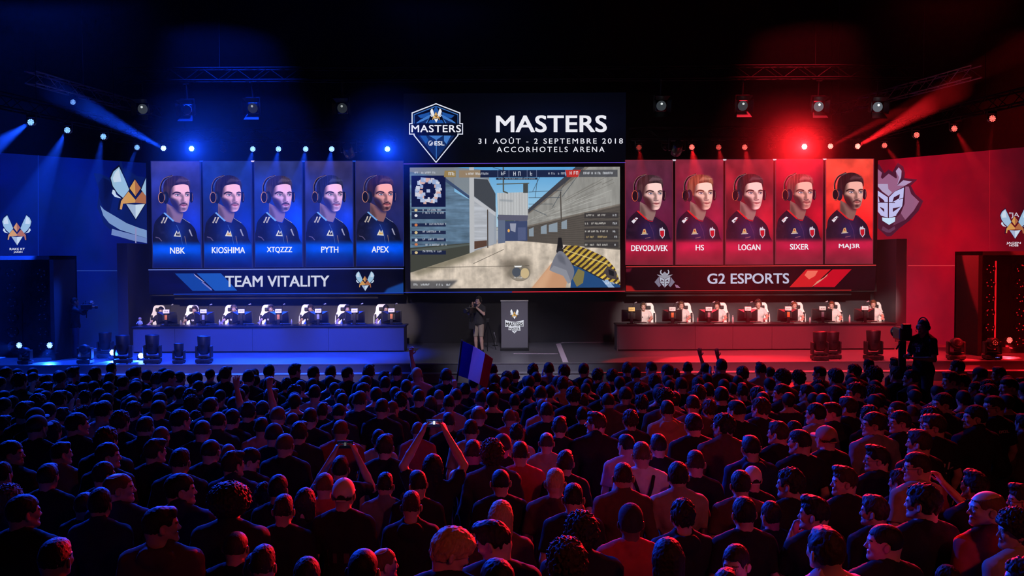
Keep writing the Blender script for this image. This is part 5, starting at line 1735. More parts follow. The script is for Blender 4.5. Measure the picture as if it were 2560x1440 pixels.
class Field:
    def __init__(self, xs, ys, zs, big=0.5):
        self.g = (xs, ys, zs)
        self.V = np.full((len(xs), len(ys), len(zs)), big, f32)

    def _sl(self, lo, hi, m):
        s = []
        for g, a, b in zip(self.g, lo, hi):
            i = max(0, np.searchsorted(g, a - m) - 1)
            j = min(len(g), np.searchsorted(g, b + m) + 2)
            if j <= i: return None
            s.append(slice(i, j))
        return tuple(s)

    def _pts(self, s):
        return (self.g[0][s[0]][:, None, None], self.g[1][s[1]][None, :, None], self.g[2][s[2]][None, None, :])

    def apply(self, fn, lo, hi, k, op='add'):
        m = max(k, 0.0) + 0.03
        s = self._sl(lo, hi, m)
        if s is None: return
        d = fn(*self._pts(s))
        v = self.V[s]
        if op == 'add':
            if k > 0:
                h = np.clip(0.5 + 0.5 * (v - d) / k, 0, 1)
                self.V[s] = v * (1 - h) + d * h - k * h * (1 - h)
            else: self.V[s] = np.minimum(v, d)
        else:
            d = -d
            if k > 0:
                h = np.clip(0.5 - 0.5 * (v - d) / k, 0, 1)
                self.V[s] = v * (1 - h) + d * h + k * h * (1 - h)
            else: self.V[s] = np.maximum(v, d)

    def cone(self, a, b, ra, rb, k=0.02, op='add'):
        a, b = np.asarray(a, f32), np.asarray(b, f32)
        ba = b - a
        L = max(float(ba @ ba), 1e-9)
        r = max(ra, rb)

        def fn(x, y, z):
            px, py, pz = x - a[0], y - a[1], z - a[2]
            h = np.clip((px * ba[0] + py * ba[1] + pz * ba[2]) / L, 0, 1)
            return np.sqrt((px - ba[0] * h) ** 2 + (py - ba[1] * h) ** 2 + (pz - ba[2] * h) ** 2) - (ra + (rb - ra) * h)
        self.apply(fn, np.minimum(a, b) - r, np.maximum(a, b) + r, k, op)

    def ell(self, c, r, k=0.02, R=None, op='add'):
        c, r = np.asarray(c, f32), np.asarray(r, f32)
        rm = float(r.max())

        def fn(x, y, z):
            px, py, pz = x - c[0], y - c[1], z - c[2]
            if R is not None:
                px, py, pz = (R[0, 0] * px + R[1, 0] * py + R[2, 0] * pz, R[0, 1] * px + R[1, 1] * py + R[2, 1] * pz, R[0, 2] * px + R[1, 2] * py + R[2, 2] * pz)
            k0 = np.sqrt((px / r[0]) ** 2 + (py / r[1]) ** 2 + (pz / r[2]) ** 2)
            k1 = np.sqrt((px / r[0] ** 2) ** 2 + (py / r[1] ** 2) ** 2 + (pz / r[2] ** 2) ** 2)
            return k0 * (k0 - 1) / np.maximum(k1, 1e-6)
        self.apply(fn, c - rm, c + rm, k, op)

    def clip(self, fn):
        self.V = np.maximum(self.V, fn(*self._pts((slice(None),) * 3)))

    def mesh(self):
        return surface_nets(*self.g, self.V)


def surface_nets(xs, ys, zs, V):
    G = (xs, ys, zs)
    ins = V < 0
    n = V.shape
    cs = tuple(m - 1 for m in n)
    cnt = np.zeros(cs, np.int8)
    for dx in (0, 1):
        for dy in (0, 1):
            for dz in (0, 1):
                cnt += ins[dx:n[0] - 1 + dx, dy:n[1] - 1 + dy, dz:n[2] - 1 + dz]
    act = (cnt > 0) & (cnt < 8)
    ci, cj, ck = np.nonzero(act)
    idx = np.full(cs, -1, np.int64)
    idx[ci, cj, ck] = np.arange(len(ci))
    acc = np.zeros((len(ci), 3), np.float64)
    num = np.zeros(len(ci))
    for a in range(3):
        b, c = [(1, 2), (0, 2), (0, 1)][a]
        for ob in (0, 1):
            for oc in (0, 1):
                o = [0, 0, 0]
                o[b], o[c] = ob, oc
                p = (ci + o[0], cj + o[1], ck + o[2])
                q = list(p)
                q[a] = q[a] + 1
                v0, v1 = V[p], V[tuple(q)]
                m = (v0 < 0) != (v1 < 0)
                t = np.where(m, v0 / np.where(m, v0 - v1, 1), 0)
                for d in range(3):
                    base = G[d][p[d]]
                    if d == a: base = base + t * (G[d][q[d]] - base)
                    acc[:, d] += np.where(m, base, 0)
                num += m
    verts = acc / num[:, None]
    quads = []
    for a in range(3):
        b, c = [(1, 2), (2, 0), (0, 1)][a]
        sl0, sl1 = [slice(None)] * 3, [slice(None)] * 3
        sl0[a] = slice(0, n[a] - 1)
        sl1[a] = slice(1, n[a])
        i0, i1 = ins[tuple(sl0)], ins[tuple(sl1)]
        p = np.array(np.nonzero(i0 != i1))
        ok = (p[b] > 0) & (p[c] > 0) & (p[b] < n[b] - 1) & (p[c] < n[c] - 1)
        p = p[:, ok]
        fl = i0[tuple(p)]
        def cell(ob, oc):
            q = p.copy()
            q[b] += ob
            q[c] += oc
            return idx[tuple(q)]
        qd = np.stack([cell(-1, -1), cell(0, -1), cell(0, 0), cell(-1, 0)], 1)
        qd[~fl] = qd[~fl][:, ::-1]
        quads.append(qd)
    return verts.astype(f32), np.concatenate(quads)


def grid_mesh(name, verts, quads, mats, mi=None):
    me = bpy.data.meshes.new(name)
    me.vertices.add(len(verts))
    me.vertices.foreach_set('co', np.ascontiguousarray(verts, f32).ravel())
    me.loops.add(quads.size)
    me.loops.foreach_set('vertex_index', quads.ravel().astype(np.int32))
    me.polygons.add(len(quads))
    me.polygons.foreach_set('loop_start', (np.arange(len(quads)) * quads.shape[1]).astype(np.int32))
    for m in mats: me.materials.append(m)
    if mi is not None: me.polygons.foreach_set('material_index', mi.astype(np.int32))
    me.polygons.foreach_set('use_smooth', np.ones(len(quads), bool))
    me.update(calc_edges=True)
    return me


A_ = lambda *v: np.array(v, np.float64)


def rotm(yaw, pitch, roll=0.0):
    return np.array(Matrix.Rotation(rad(yaw), 3, 'Z') @ Matrix.Rotation(rad(pitch), 3, 'X') @ Matrix.Rotation(rad(roll), 3, 'Y'))


def head_prims(f, R, h):
    T = lambda p: h + R @ np.array(p)
    f.ell(T((0, -0.010, 0.096)), (0.0755, 0.097, 0.084), 0.02, R)
    f.ell(T((0, 0.034, 0.040)), (0.060, 0.056, 0.080), 0.03, R)
    f.ell(T((0, -0.045, 0.060)), (0.062, 0.052, 0.068), 0.03, R)
    for s in (-1, 1):
        f.cone(T((s * 0.052, 0.005, 0.012)), T((s * 0.016, 0.074, -0.036)), 0.021, 0.017, 0.03)
        f.ell(T((s * 0.040, 0.068, 0.040)), (0.020, 0.020, 0.022), 0.02, R)
    f.ell(T((0, 0.083, -0.036)), (0.020, 0.016, 0.015), 0.02, R)
    f.cone(T((-0.035, 0.078, 0.077)), T((0.035, 0.078, 0.077)), 0.014, 0.014, 0.018)
    for s in (-1, 1):
        f.ell(T((s * 0.032, 0.099, 0.058)), (0.017, 0.012, 0.011), 0.012, R, 'sub')
        f.ell(T((s * 0.032, 0.079, 0.057)), (0.0125, 0.0125, 0.0115), 0.003, R)
    f.cone(T((0, 0.086, 0.066)), T((0, 0.107, 0.033)), 0.0080, 0.0105, 0.012)
    for s in (-1, 1): f.ell(T((s * 0.011, 0.098, 0.028)), (0.0075, 0.010, 0.007), 0.008, R)
    f.ell(T((0, 0.088, 0.004)), (0.022, 0.010, 0.0062), 0.010, R)
    f.ell(T((0, 0.087, -0.009)), (0.019, 0.010, 0.0066), 0.010, R)
    Re = lambda s: R @ np.array(Matrix.Rotation(s * rad(32), 3, 'Z') @ Matrix.Rotation(rad(12), 3, 'X'))
    for s in (-1, 1):
        f.ell(T((s * 0.086, -0.010, 0.050)), (0.009, 0.021, 0.034), 0.006, Re(s))
        f.ell(T((s * 0.094, -0.004, 0.052)), (0.006, 0.011, 0.020), 0.004, Re(s), 'sub')


def hand_prims(f, wr, d, n, curl=0.2, spread=0.0, k=0.008, side=1):
    d = d / np.linalg.norm(d)
    n = n - d * (n @ d)
    n = n / np.linalg.norm(n)
    s = np.cross(n, d) * side
    kn = wr + d * 0.085
    for o in (-0.028, -0.009, 0.010, 0.028):
        f.cone(wr + s * o * 0.55 + d * 0.012, kn + s * o - d * (0.006 if abs(o) > 0.02 else 0), 0.016, 0.0135, 0.014)
    for o, L in ((-0.031, 0.058), (-0.011, 0.072), (0.010, 0.076), (0.030, 0.068)):
        a = kn + s * o
        d1 = d * math.cos(curl) + n * math.sin(curl) + s * o * spread * 8
        d1 /= np.linalg.norm(d1)
        b = a + d1 * L * 0.55
        c2 = curl * 2.1
        d2 = d * math.cos(c2) + n * math.sin(c2) + s * o * spread * 8
        d2 /= np.linalg.norm(d2)
        f.cone(a, b, 0.0098, 0.0088, 0.004)
        f.cone(b, b + d2 * L * 0.45, 0.0088, 0.0074, 0.003)
    t0 = wr + s * 0.030 + d * 0.022
    t1 = t0 + s * 0.032 + d * 0.024 + n * 0.012
    f.cone(t0, t1, 0.0125, 0.0105, 0.008)
    f.cone(t1, t1 + d * 0.030 + s * 0.006 + n * 0.008, 0.0105, 0.0085, 0.003)


STD_ARM = dict(el=(0.245, -0.035, 1.13), wr=(0.235, 0.06, 0.885), d=(0.0, 0.12, -1), n=(-1, 0, 0), curl=0.45)


def arm(el, wr, d, n, curl=0.3, spread=0.0):
    return dict(el=el, wr=wr, d=d, n=n, curl=curl, spread=spread)


def mirror_arm(a):
    m = lambda v: (-v[0], v[1], v[2])
    return dict(el=m(a['el']), wr=m(a['wr']), d=m(a['d']), n=m(a['n']), curl=a['curl'], spread=a.get('spread', 0))


def pose(yaw=0, pitch=0, R=None, L=None, seated=False, roll=0):
    return dict(yaw=yaw, pitch=pitch, roll=roll, R=R or STD_ARM, L=mirror_arm(L or STD_ARM), seated=seated)


def frame(p):
    """joint positions of a pose"""
    dz = -0.42 if p['seated'] else 0.0
    ly = 0.05 if p['seated'] else 0.0
    o = A_(0, 0, dz)
    h = A_(0, 0.0 + ly * 1.6, 1.575) + o
    return o, ly, h, rotm(p['yaw'], p['pitch'], p['roll'])


def arms_of(p):
    o, ly, h, R = frame(p)
    for s, key in ((1, 'R'), (-1, 'L')):
        a = p[key]
        up = a['el'][2] > 1.38
        sh = A_(s * (0.185 if not up else 0.19), -0.01 + ly, 1.405 if not up else 1.44) + o
        yield s, a, sh, np.array(a['el']), np.array(a['wr'])


def torso_prims(f, p, g=0.0, neck=True, shoulders=True):
    o, ly, h, R = frame(p)
    S = lambda x, y, z: A_(x, y + ly * max(0, (z - 0.95)) / 0.5, z) + o
    f.ell(S(0, 0.0, 1.26), (0.170 + g, 0.112 + g, 0.20 + g), 0.04)
    f.ell(S(0, 0.005, 1.07), (0.150 + g, 0.105 + g, 0.17 + g), 0.05)
    f.ell(S(0, -0.005, 0.93), (0.163 + g, 0.118 + g, 0.115 + g), 0.05)
    for s in (-1, 1):
        f.cone(S(s * 0.04, -0.025, 1.495), S(s * 0.165, -0.015, 1.415), 0.043 + g, 0.056 + g, 0.05)
        f.ell(S(s * 0.085, -0.062, 1.33), (0.085 + g, 0.055 + g, 0.12 + g), 0.04)
        f.ell(S(s * 0.075, 0.06, 1.31), (0.08 + g, 0.055 + g, 0.08 + g), 0.04)


def legs_prims(f, p, g=0.0, foot=True):
    o, ly, h, R = frame(p)
    for s in (-1, 1):
        hip = A_(s * 0.09, 0, 0.93) + o
        if p['seated']:
            kn, an = A_(s * 0.13, 0.46, 0.50), A_(s * 0.14, 0.44, 0.10)
        else:
            kn, an = A_(s * 0.105, 0.015, 0.50), A_(s * 0.115, -0.03, 0.09)
        f.cone(hip, kn, 0.088 + g, 0.058 + g, 0.03)
        f.cone(kn, kn + (an - kn) * 0.35, 0.055 + g, 0.058 + g, 0.02)
        f.cone(kn + (an - kn) * 0.35, an, 0.058 + g, 0.04 + g * 1.3, 0.02)
        if foot:
            f.cone(an + A_(0, -0.03, -0.045), an + A_(s * 0.025, 0.15, -0.052), 0.042, 0.036, 0.02)
            f.ell(an + A_(s * 0.012, 0.06, -0.06), (0.045, 0.12, 0.03), 0.02)


skin_m = mat('skin', (0.50, 0.31, 0.24), 0.5, var=0.10, scale=18)
skin_dark = mat('skin_brown', (0.16, 0.085, 0.06), 0.5, var=0.1, scale=18)
shoe_m = mat('shoe', (0.03, 0.03, 0.035), 0.5)
eye_w = mat('eye_white', (0.7, 0.68, 0.66), 0.3)
eye_d = mat('eye_iris', (0.03, 0.02, 0.015), 0.2)
lip_m = mat('lips', (0.38, 0.16, 0.14), 0.5)
brow_m = mat('brows', (0.05, 0.03, 0.022), 0.7)


def body_grid(p, step=0.014):
    o, ly, h, R = frame(p)
    fx, fy, fz = [(-0.105, 0.105, 0.0068)], [(h[1] - 0.13, h[1] + 0.14, 0.0068)], [(h[2] - 0.055, h[2] + 0.19, 0.0068)]
    xs_, ys_, zs_ = [0.36], [-0.2, 0.24], [0.0, h[2] + 0.2]
    for s, a, sh, el, wr in arms_of(p):
        d = np.array(a['d'], float)
        e = wr + d / np.linalg.norm(d) * 0.09
        lo, hi = np.minimum(wr, e) - 0.07, np.maximum(wr, e) + 0.07
        for fi, i in ((fx, 0), (fy, 1), (fz, 2)): fi.append((lo[i], hi[i], 0.0062))
        for q in (el, wr, e):
            xs_.append(abs(q[0]) + 0.12); ys_ += [q[1] - 0.12, q[1] + 0.14]; zs_.append(q[2] + 0.14)
    if p['seated']: ys_ += [0.7]
    fz.append((0.0, 0.10, 0.012))
    X = max(xs_)
    return axis(-X, X, step, fx), axis(min(ys_), max(ys_), step, fy), axis(-0.02, max(zs_), step * 1.3, fz)


def body_mesh(name, p):
    o, ly, h, R = frame(p)
    f = Field(*body_grid(p))
    torso_prims(f, p, -0.004)
    legs_prims(f, p)
    for s, a, sh, el, wr in arms_of(p):
        f.cone(sh, sh + (el - sh) * 0.5, 0.052, 0.047, 0.03)
        f.cone(sh + (el - sh) * 0.5, el, 0.047, 0.039, 0.015)
        f.cone(el, el + (wr - el) * 0.35, 0.040, 0.041, 0.012)
        f.cone(el + (wr - el) * 0.35, wr, 0.041, 0.0265, 0.012)
        hand_prims(f, wr, np.array(a['d'], float), np.array(a['n'], float), a['curl'], a.get('spread', 0), side=s)
    f.cone(A_(0, -0.022 + ly, 1.45) + o, h + R @ A_(0, -0.022, 0.03), 0.062, 0.053, 0.035)
    f.cone(A_(0, -0.03 + ly, 1.44) + o, h + R @ A_(0, -0.05, 0.03), 0.055, 0.045, 0.03)
    head_prims(f, R, h)
    v, q = f.mesh()
    c = (v[q].mean(1) - h) @ R          # face centres in head space
    mi = np.zeros(len(q), int)
    mi[v[q].mean(1)[:, 2] < 0.085] = 1
    for s in (-1, 1):
        e = c - A_(s * 0.032, 0.0, 0.057)
        r = np.hypot(e[:, 0], e[:, 2])
        front = c[:, 1] > 0.083
        mi[front & (np.abs(e[:, 2]) < 0.007) & (np.abs(e[:, 0]) < 0.013)] = 2
        mi[front & (r < 0.0062)] = 3
        mi[(c[:, 1] > 0.07) & (np.abs(c[:, 0] - s * 0.034) < 0.022) & (np.abs(c[:, 2] - 0.081 - 0.003 * np.cos((c[:, 0] - s * .034) * 60)) < 0.0045)] = 5
    mi[(c[:, 1] > 0.085) & (np.abs(c[:, 0]) < 0.022) & (np.abs(c[:, 2] + 0.003) < 0.0115)] = 4
    me = grid_mesh(name, v, q, [skin_m, shoe_m, eye_w, eye_d, lip_m, brow_m], mi)
    me['head'] = [float(x) for x in h]
    return me


def noise3(x, y, z, s, seed=0.0):
    return (np.sin(x * s + 1.3 * np.sin(y * s * 0.9 + seed) + seed) * np.sin(y * s * 1.1 + 1.1 * np.sin(z * s + seed * 2)) * np.sin(z * s * 0.95 + 1.2 * np.sin(x * s * 1.05 + 2 + seed)))


def shirt_mesh(name, p, kind, m):
    o, ly, h, R = frame(p)
    g = 0.014 if kind != 'tank' else 0.008
    xs, ys, zs = body_grid(dict(p, yaw=0), 0.0135)
    X = xs[-1]
    f = Field(axis(-X, X, 0.0135), axis(ys[0], ys[-1], 0.0135), axis(0.72 + o[2], zs[-1], 0.0135))
    torso_prims(f, p, g)
    f.ell(A_(0, -0.005, 0.93) + o, (0.163 + g + 0.016, 0.118 + g + 0.014, 0.16), 0.05)
    f.cone(A_(0, -0.03 + ly, 1.46) + o, A_(0, -0.035 + ly, 1.50) + o, 0.076, 0.068, 0.02)
    if kind == 'tank':
        for s, a, sh, el, wr in arms_of(p): f.ell(sh + A_(s * 0.03, 0, 0.02), (0.055, 0.11, 0.085), 0.02, None, 'sub')
    for s, a, sh, el, wr in arms_of(p):
        if kind == 'tank': break
        if kind in ('tee', 'polo'):
            e = sh + (el - sh) * 0.72
            f.cone(sh, e, 0.066, 0.064, 0.04)
            u = (el - sh) / np.linalg.norm(el - sh)
            f.apply(lambda x, y, z: -np.maximum(0.062 - np.abs((x - e[0] - u[0] * .06) * u[0] + (y - e[1] - u[1] * .06) * u[1] + (z - e[2] - u[2] * .06) * u[2]), 0) + 0.0001 if False else np.sqrt((x - e[0] - u[0] * 0.075) ** 2 + (y - e[1] - u[1] * 0.075) ** 2 + (z - e[2] - u[2] * 0.075) ** 2) - 0.088, e - 0.16, e + 0.16, 0.004, 'sub')
        else:
            f.cone(sh, sh + (el - sh) * 0.5, 0.067, 0.060, 0.04)
            f.cone(sh + (el - sh) * 0.5, el, 0.060, 0.054, 0.02)
            f.cone(el, wr, 0.055, 0.040, 0.02)
    if kind in ('polo', 'jacket'):
        f.cone(A_(0, -0.03 + ly, 1.485) + o, A_(0, -0.035 + ly * 1.2, 1.535) + o, 0.076, 0.070, 0.012)
    if kind == 'hoodie':
        f.cone(A_(0, -0.02 + ly, 1.48) + o, A_(0, -0.03 + ly, 1.515) + o, 0.085, 0.082, 0.02)
        f.ell(A_(0, -0.105 + ly, 1.455) + o, (0.115, 0.045, 0.085), 0.02)
        f.ell(A_(0, -0.085 + ly, 1.56) + o, (0.075, 0.045, 0.05), 0.02, None, 'sub')
    # neck opening
    f.cone(A_(0, 0.005 + ly, 1.500) + o, h + A_(0, 0.0, 0.05), 0.058, 0.068, 0.006, 'sub')
    f.clip(lambda x, y, z: ((0.865 if not p['seated'] else 0.93) + o[2] - z) + 0 * x + 0 * y)
    sd = 7.0 if kind == 'tee' else 3.0
    x, y, z = f._pts((slice(None),) * 3)
    f.V = f.V + 0.0045 * noise3(x, y * 0.7, z * 0.55, 42.0, sd) + 0.003 * noise3(x, y, z * 0.6, 75.0, sd + 1)
    v, q = f.mesh()
    return grid_mesh(name, v, q, [m])


def trouser_mesh(name, p, m, short=False):
    o, ly, h, R = frame(p)
    f = Field(axis(-0.30, 0.30, 0.016), axis(-0.2, 0.66 if p['seated'] else 0.22, 0.016), axis(0.0, 1.04 + o[2], 0.018))
    f.ell(A_(0, -0.005, 0.93) + o, (0.168, 0.124, 0.12), 0.05)
    legs_prims(f, p, 0.016, False)
    zc = 0.50 if short else 0.05
    f.clip(lambda x, y, z: np.maximum(np.where(y > 0.1, -1.0, 1.0) * 0 + z - (0.955 + o[2] + (0.25 * np.clip((y - 0.02) / 0.1, 0, 1) if p['seated'] else 0)), zc - z) + 0 * x + 0 * y)
    v, q = f.mesh()
    return grid_mesh(name, v, q, [m])


# --- hair and headgear in head space ------------------------------------------------------------
HAIR = {}
hair_cols = {'black': (0.010, 0.008, 0.008), 'brown': (0.035, 0.02, 0.014), 'dark': (0.018, 0.012, 0.010), 'light': (0.10, 0.06, 0.035), 'blond': (0.42, 0.27, 0.13), 'ginger': (0.13, 0.05, 0.022), 'grey': (0.12, 0.115, 0.115)}


def hair_mat(c):
    nm = 'hair_' + c
    if nm in MATS: return MATS[nm]
    m = mat(nm, hair_cols[c], 0.62, var=0.5, scale=60, bump=0.3, spec=0.28)
    n = m.node_tree.nodes
    mp = n.new('ShaderNodeMapping')
    mp.inputs['Scale'].default_value = (1, 1, 0.18)
    tc = next(x for x in n if x.type == 'TEX_COORD')
    nz = next(x for x in n if x.type == 'TEX_NOISE')
    m.node_tree.links.new(tc.outputs['Object'], mp.inputs['Vector'])
    m.node_tree.links.new(mp.outputs['Vector'], nz.inputs['Vector'])
    nz.inputs['Scale'].default_value = 130
    return m


def skull(f, g, top=0.0, k=0.02):
    f.ell((0, -0.010, 0.096 + top * 0.5), (0.0755 + g, 0.097 + g, 0.084 + g + top * 0.5), k)
    f.ell((0, -0.045, 0.060), (0.062 + g, 0.052 + g, 0.068 + g), 0.03)


def hair_mesh(style):
    if style in HAIR: return HAIR[style]
    st = 0.0055
    long = style in ('long', 'pony', 'bun', 'bob')
    f = Field(axis(-0.16, 0.16, st), axis(-0.19, 0.16, st), axis(-0.26 if style == 'long' else -0.12, 0.25, st))
    amp, sc = 0.0015, 160
    line = (0.050, 0.74)       # hairline plane: z > a + b * y
    if style == 'buzz': skull(f, 0.0035)
    elif style == 'fade':
        skull(f, 0.0025)
        f.ell((0, 0.000, 0.135), (0.070, 0.094, 0.062), 0.012); amp = 0.003
    elif style == 'short':
        skull(f, 0.008, 0.012); amp, sc = 0.003, 110
    elif style == 'crop':
        skull(f, 0.006, 0.006); f.ell((0, 0.062, 0.150), (0.055, 0.030, 0.030), 0.02); amp, sc = 0.0025, 120
    elif style == 'quiff':
        skull(f, 0.006, 0.014); f.ell((0.012, 0.058, 0.178), (0.056, 0.040, 0.030), 0.02); f.ell((0.0, 0.02, 0.18), (0.06, 0.06, 0.025), 0.02); amp, sc = 0.004, 90
    elif style == 'side':
        skull(f, 0.010, 0.014); f.ell((0.025, 0.05, 0.165), (0.055, 0.045, 0.033), 0.02); amp, sc = 0.004, 80
    elif style == 'messy':
        skull(f, 0.014, 0.014); amp, sc = 0.008, 75
    elif style == 'curly':
        skull(f, 0.026, 0.02); amp, sc = 0.013, 95; line = (0.035, 0.74)
    elif style == 'afro':
        f.ell((0, -0.025, 0.10), (0.135, 0.135, 0.125), 0.02); amp, sc = 0.010, 120; line = (0.015, 0.9)
    elif style == 'mop':
        skull(f, 0.018, 0.016); f.ell((0, 0.06, 0.140), (0.070, 0.045, 0.045), 0.025); amp, sc = 0.006, 85; line = (0.035, 0.60)
    elif style in ('bob', 'long', 'pony', 'bun'):
        skull(f, 0.013, 0.008)
        line = (0.02, 1.05)
        if style == 'long':
            for x, y, r in ((-0.06, -0.04, 0.036), (-0.03, -0.075, 0.04), (0.03, -0.075, 0.04), (0.06, -0.04, 0.036)):
                f.cone((x, y, 0.08), (x * 1.1, y - 0.03, -0.20), r, r * 0.75, 0.03)
        if style == 'bob':
            for x, y, r in ((-0.07, -0.02, 0.03), (-0.04, -0.07, 0.04), (0.04, -0.07, 0.04), (0.07, -0.02, 0.03)):
                f.cone((x, y, 0.08), (x * 1.1, y, -0.05), r, r * 0.8, 0.03)
        if style == 'pony':
            f.ell((0, -0.115, 0.10), (0.022, 0.03, 0.022), 0.01)
            f.cone((0, -0.13, 0.095), (0, -0.135, -0.06), 0.026, 0.012, 0.015)
        if style == 'bun': f.ell((0, -0.10, 0.155), (0.042, 0.042, 0.038), 0.01)
        amp, sc = 0.0035, 120
    elif style in ('ring', 'thin'):
        skull(f, 0.004)
        f.ell((0, -0.035 if style == 'thin' else 0.02, 0.185), (0.05, 0.055, 0.05) if style == 'thin' else (0.072, 0.105, 0.075), 0.008, None, 'sub')
    x, y, z = f._pts((slice(None),) * 3)
    a, b = line
    jag = 0.004 * np.sin(x * 260) + 0.003 * np.sin(x * 410 + 1)
    t = np.clip((y - 0.036) / 0.030, 0, 1)
    t = t * t * (3 - 2 * t)
    low = (a - 0.05) + np.where(y < 0, 0.014 + 0.28 * np.maximum(y, -0.085), 0.014 + 0.098 * t + 0.2 * np.maximum(y - 0.066, 0)) + 0.006 * np.clip((np.abs(x) - 0.03) / 0.03, 0, 1)
    if style in ('afro', 'curly', 'mop'): low = a + b * np.maximum(y, -0.085) + 0 * x
    if long: low = np.where(y < -0.0, -9.0, a + b * y)
    cut = (low - z + jag) * 0.8
    f.V = np.maximum(f.V + amp * noise3(x, y, z * 0.8, sc, 1.7) + amp * 0.6 * noise3(x, y, z, sc * 1.9, 4.2), cut + 0 * x)
    if not long and style not in ('afro', 'curly', 'mop'):
        for s in (-1, 1): f.ell((s * 0.085, 0.004, 0.046), (0.03, 0.030, 0.042), 0.006, None, 'sub')
    v, q = f.mesh()
    HAIR[style] = grid_mesh('hair', v, q, [hair_mat('dark')])
    return HAIR[style]


def cap_meshes(back=False):
    """(crown, brim) of a cap with a strap opening at the rear"""
    if 'cap' in HAIR: return HAIR['cap']
    st = 0.005
    f = Field(axis(-0.12, 0.12, st), axis(-0.14, 0.14, st), axis(0.02, 0.24, st))
    f.ell((0, -0.010, 0.098), (0.088, 0.109, 0.098), 0)
    x, y, z = f._pts((slice(None),) * 3)
    f.V = np.maximum(f.V, (0.062 + 0.25 * y - z) * 0.9 + 0 * x)
    f.ell((0, -0.125, 0.060), (0.034, 0.05, 0.026), 0.002, None, 'sub')
    f.ell((0, -0.010, 0.088), (0.0795, 0.1005, 0.089), 0.0, None, 'sub')
    f.cone((-0.035, -0.106, 0.040), (0.035, -0.106, 0.040), 0.007, 0.007, 0.004)
    f.ell((0, -0.01, 0.196), (0.008, 0.008, 0.005), 0.003)
    v, q = f.mesh()
    crown = grid_mesh('cap_crown', v, q, [mat('cap_white', (0.62, 0.5, 0.44), 0.8, var=0.06)])
    f = Field(axis(-0.11, 0.11, st), axis(0.03, 0.2, st), axis(0.03, 0.13, st * 0.6))
    f.ell((0, 0.085, 0.088), (0.078, 0.095, 0.05), 0)
    x, y, z = f._pts((slice(None),) * 3)
    top = 0.098 - 4.5 * x * x - 0.08 * (y - 0.08)
    f.V = np.maximum(np.maximum(f.V, z - top), top - 0.006 - z)
    f.ell((0, -0.010, 0.098), (0.080, 0.101, 0.098), 0, None, 'sub')
    v, q = f.mesh()
    brim = grid_mesh('cap_brim', v, q, [mat('cap_white', (0.62, 0.5, 0.44), 0.8)])
    HAIR['cap'] = (crown, brim)
    return HAIR['cap']


def beanie_mesh():
    if 'beanie' in HAIR: return HAIR['beanie']
    f = Field(axis(-0.12, 0.12, 0.0055), axis(-0.14, 0.14, 0.0055), axis(0.0, 0.25, 0.0055))
    skull(f, 0.013, 0.022)
    x, y, z = f._pts((slice(None),) * 3)
    f.V = np.maximum(f.V + 0.0015 * np.sin(np.arctan2(x, y) * 60), (0.055 + 0.35 * y - z) * 0.9 + 0 * x)
    v, q = f.mesh()
    HAIR['beanie'] = grid_mesh('beanie', v, q, [mat('beanie_cloth', (0.02, 0.018, 0.022), 0.9)])
    return HAIR['beanie']


def glasses_mesh():
    if 'glasses' in HAIR: return HAIR['glasses']
    b = bmesh.new()
    for s in (-1, 1):
        pts = [(s * 0.034 + 0.023 * math.cos(a), 0.104 - 0.004 * abs(math.cos(a)), 0.056 + 0.018 * math.sin(a)) for a in np.linspace(0, 2 * math.pi, 13)]
        path_tube(b, pts, 0.0018, 5)
        path_tube(b, [(s * 0.056, 0.102, 0.06), (s * 0.076, 0.08, 0.062), (s * 0.081, 0.0, 0.068), (s * 0.079, -0.012, 0.058)], 0.0018, 5)
    tube(b, (-0.011, 0.106, 0.06), (0.011, 0.106, 0.06), 0.0018, n=5)
    me = bpy.data.meshes.new('glasses')
    b.to_mesh(me); b.free()
    me.materials.append(mat('spectacle_black', (0.01, 0.01, 0.012), 0.3))
    HAIR['glasses'] = me
    return me


def headset_mesh():
    if 'headset' in HAIR: return HAIR['headset']
    b = bmesh.new()
    path_tube(b, [(0.103 * math.cos(a), -0.005, 0.075 + 0.138 * math.sin(a)) for a in np.linspace(0.0, math.pi, 15)], 0.011, 8)
    for s in (-1, 1):
        lathe(b, [(0.02, -0.012), (0.042, -0.01), (0.047, 0.01), (0.04, 0.026), (0.01, 0.03)], 16, Matrix.Translation((s * 0.086, 0.0, 0.05)) @ Matrix.Rotation(s * rad(90), 4, 'Y') @ Matrix.Diagonal((1, 1.0, 1, 1)))
    path_tube(b, [(0.1, 0.02, 0.03), (0.085, 0.08, 0.0), (0.03, 0.115, -0.012)], 0.004, 6)
    me = bpy.data.meshes.new('headset')
    b.to_mesh(me); b.free()
    me.materials.append(black_plastic)
    me.polygons.foreach_set('use_smooth', [True] * len(me.polygons))
    HAIR['headset'] = me
    return me


# --- poses ---------------------------------------------------------------------------------------
FRONT = arm((0.255, 0.03, 1.13), (0.10, 0.25, 1.14), (-0.6, 0.7, 0.1), (0, -0.3, 1), 0.5)
POCKET = arm((0.275, -0.06, 1.15), (0.20, 0.08, 0.95), (-0.3, 0.6, -0.8), (-1, -0.3, 0), 0.7)
CLAP = arm((0.28, 0.13, 1.22), (0.055, 0.26, 1.46), (-0.05, 0.25, 1), (-1, 0, 0), 0.1)
UP2 = arm((0.285, 0.10, 1.63), (0.115, 0.17, 1.93), (-0.35, 0.25, 0.9), (-0.75, 0.3, -0.3), 0.55)
MID2 = arm((0.300, 0.14, 1.40), (0.115, 0.26, 1.73), (-0.4, 0.25, 0.9), (-0.75, 0.3, -0.3), 0.55)
WAVE = arm((0.345, 0.04, 1.60), (0.275, 0.10, 1.86), (-0.10, 0.12, 1), (0, 1, 0), 0.08, 0.35)
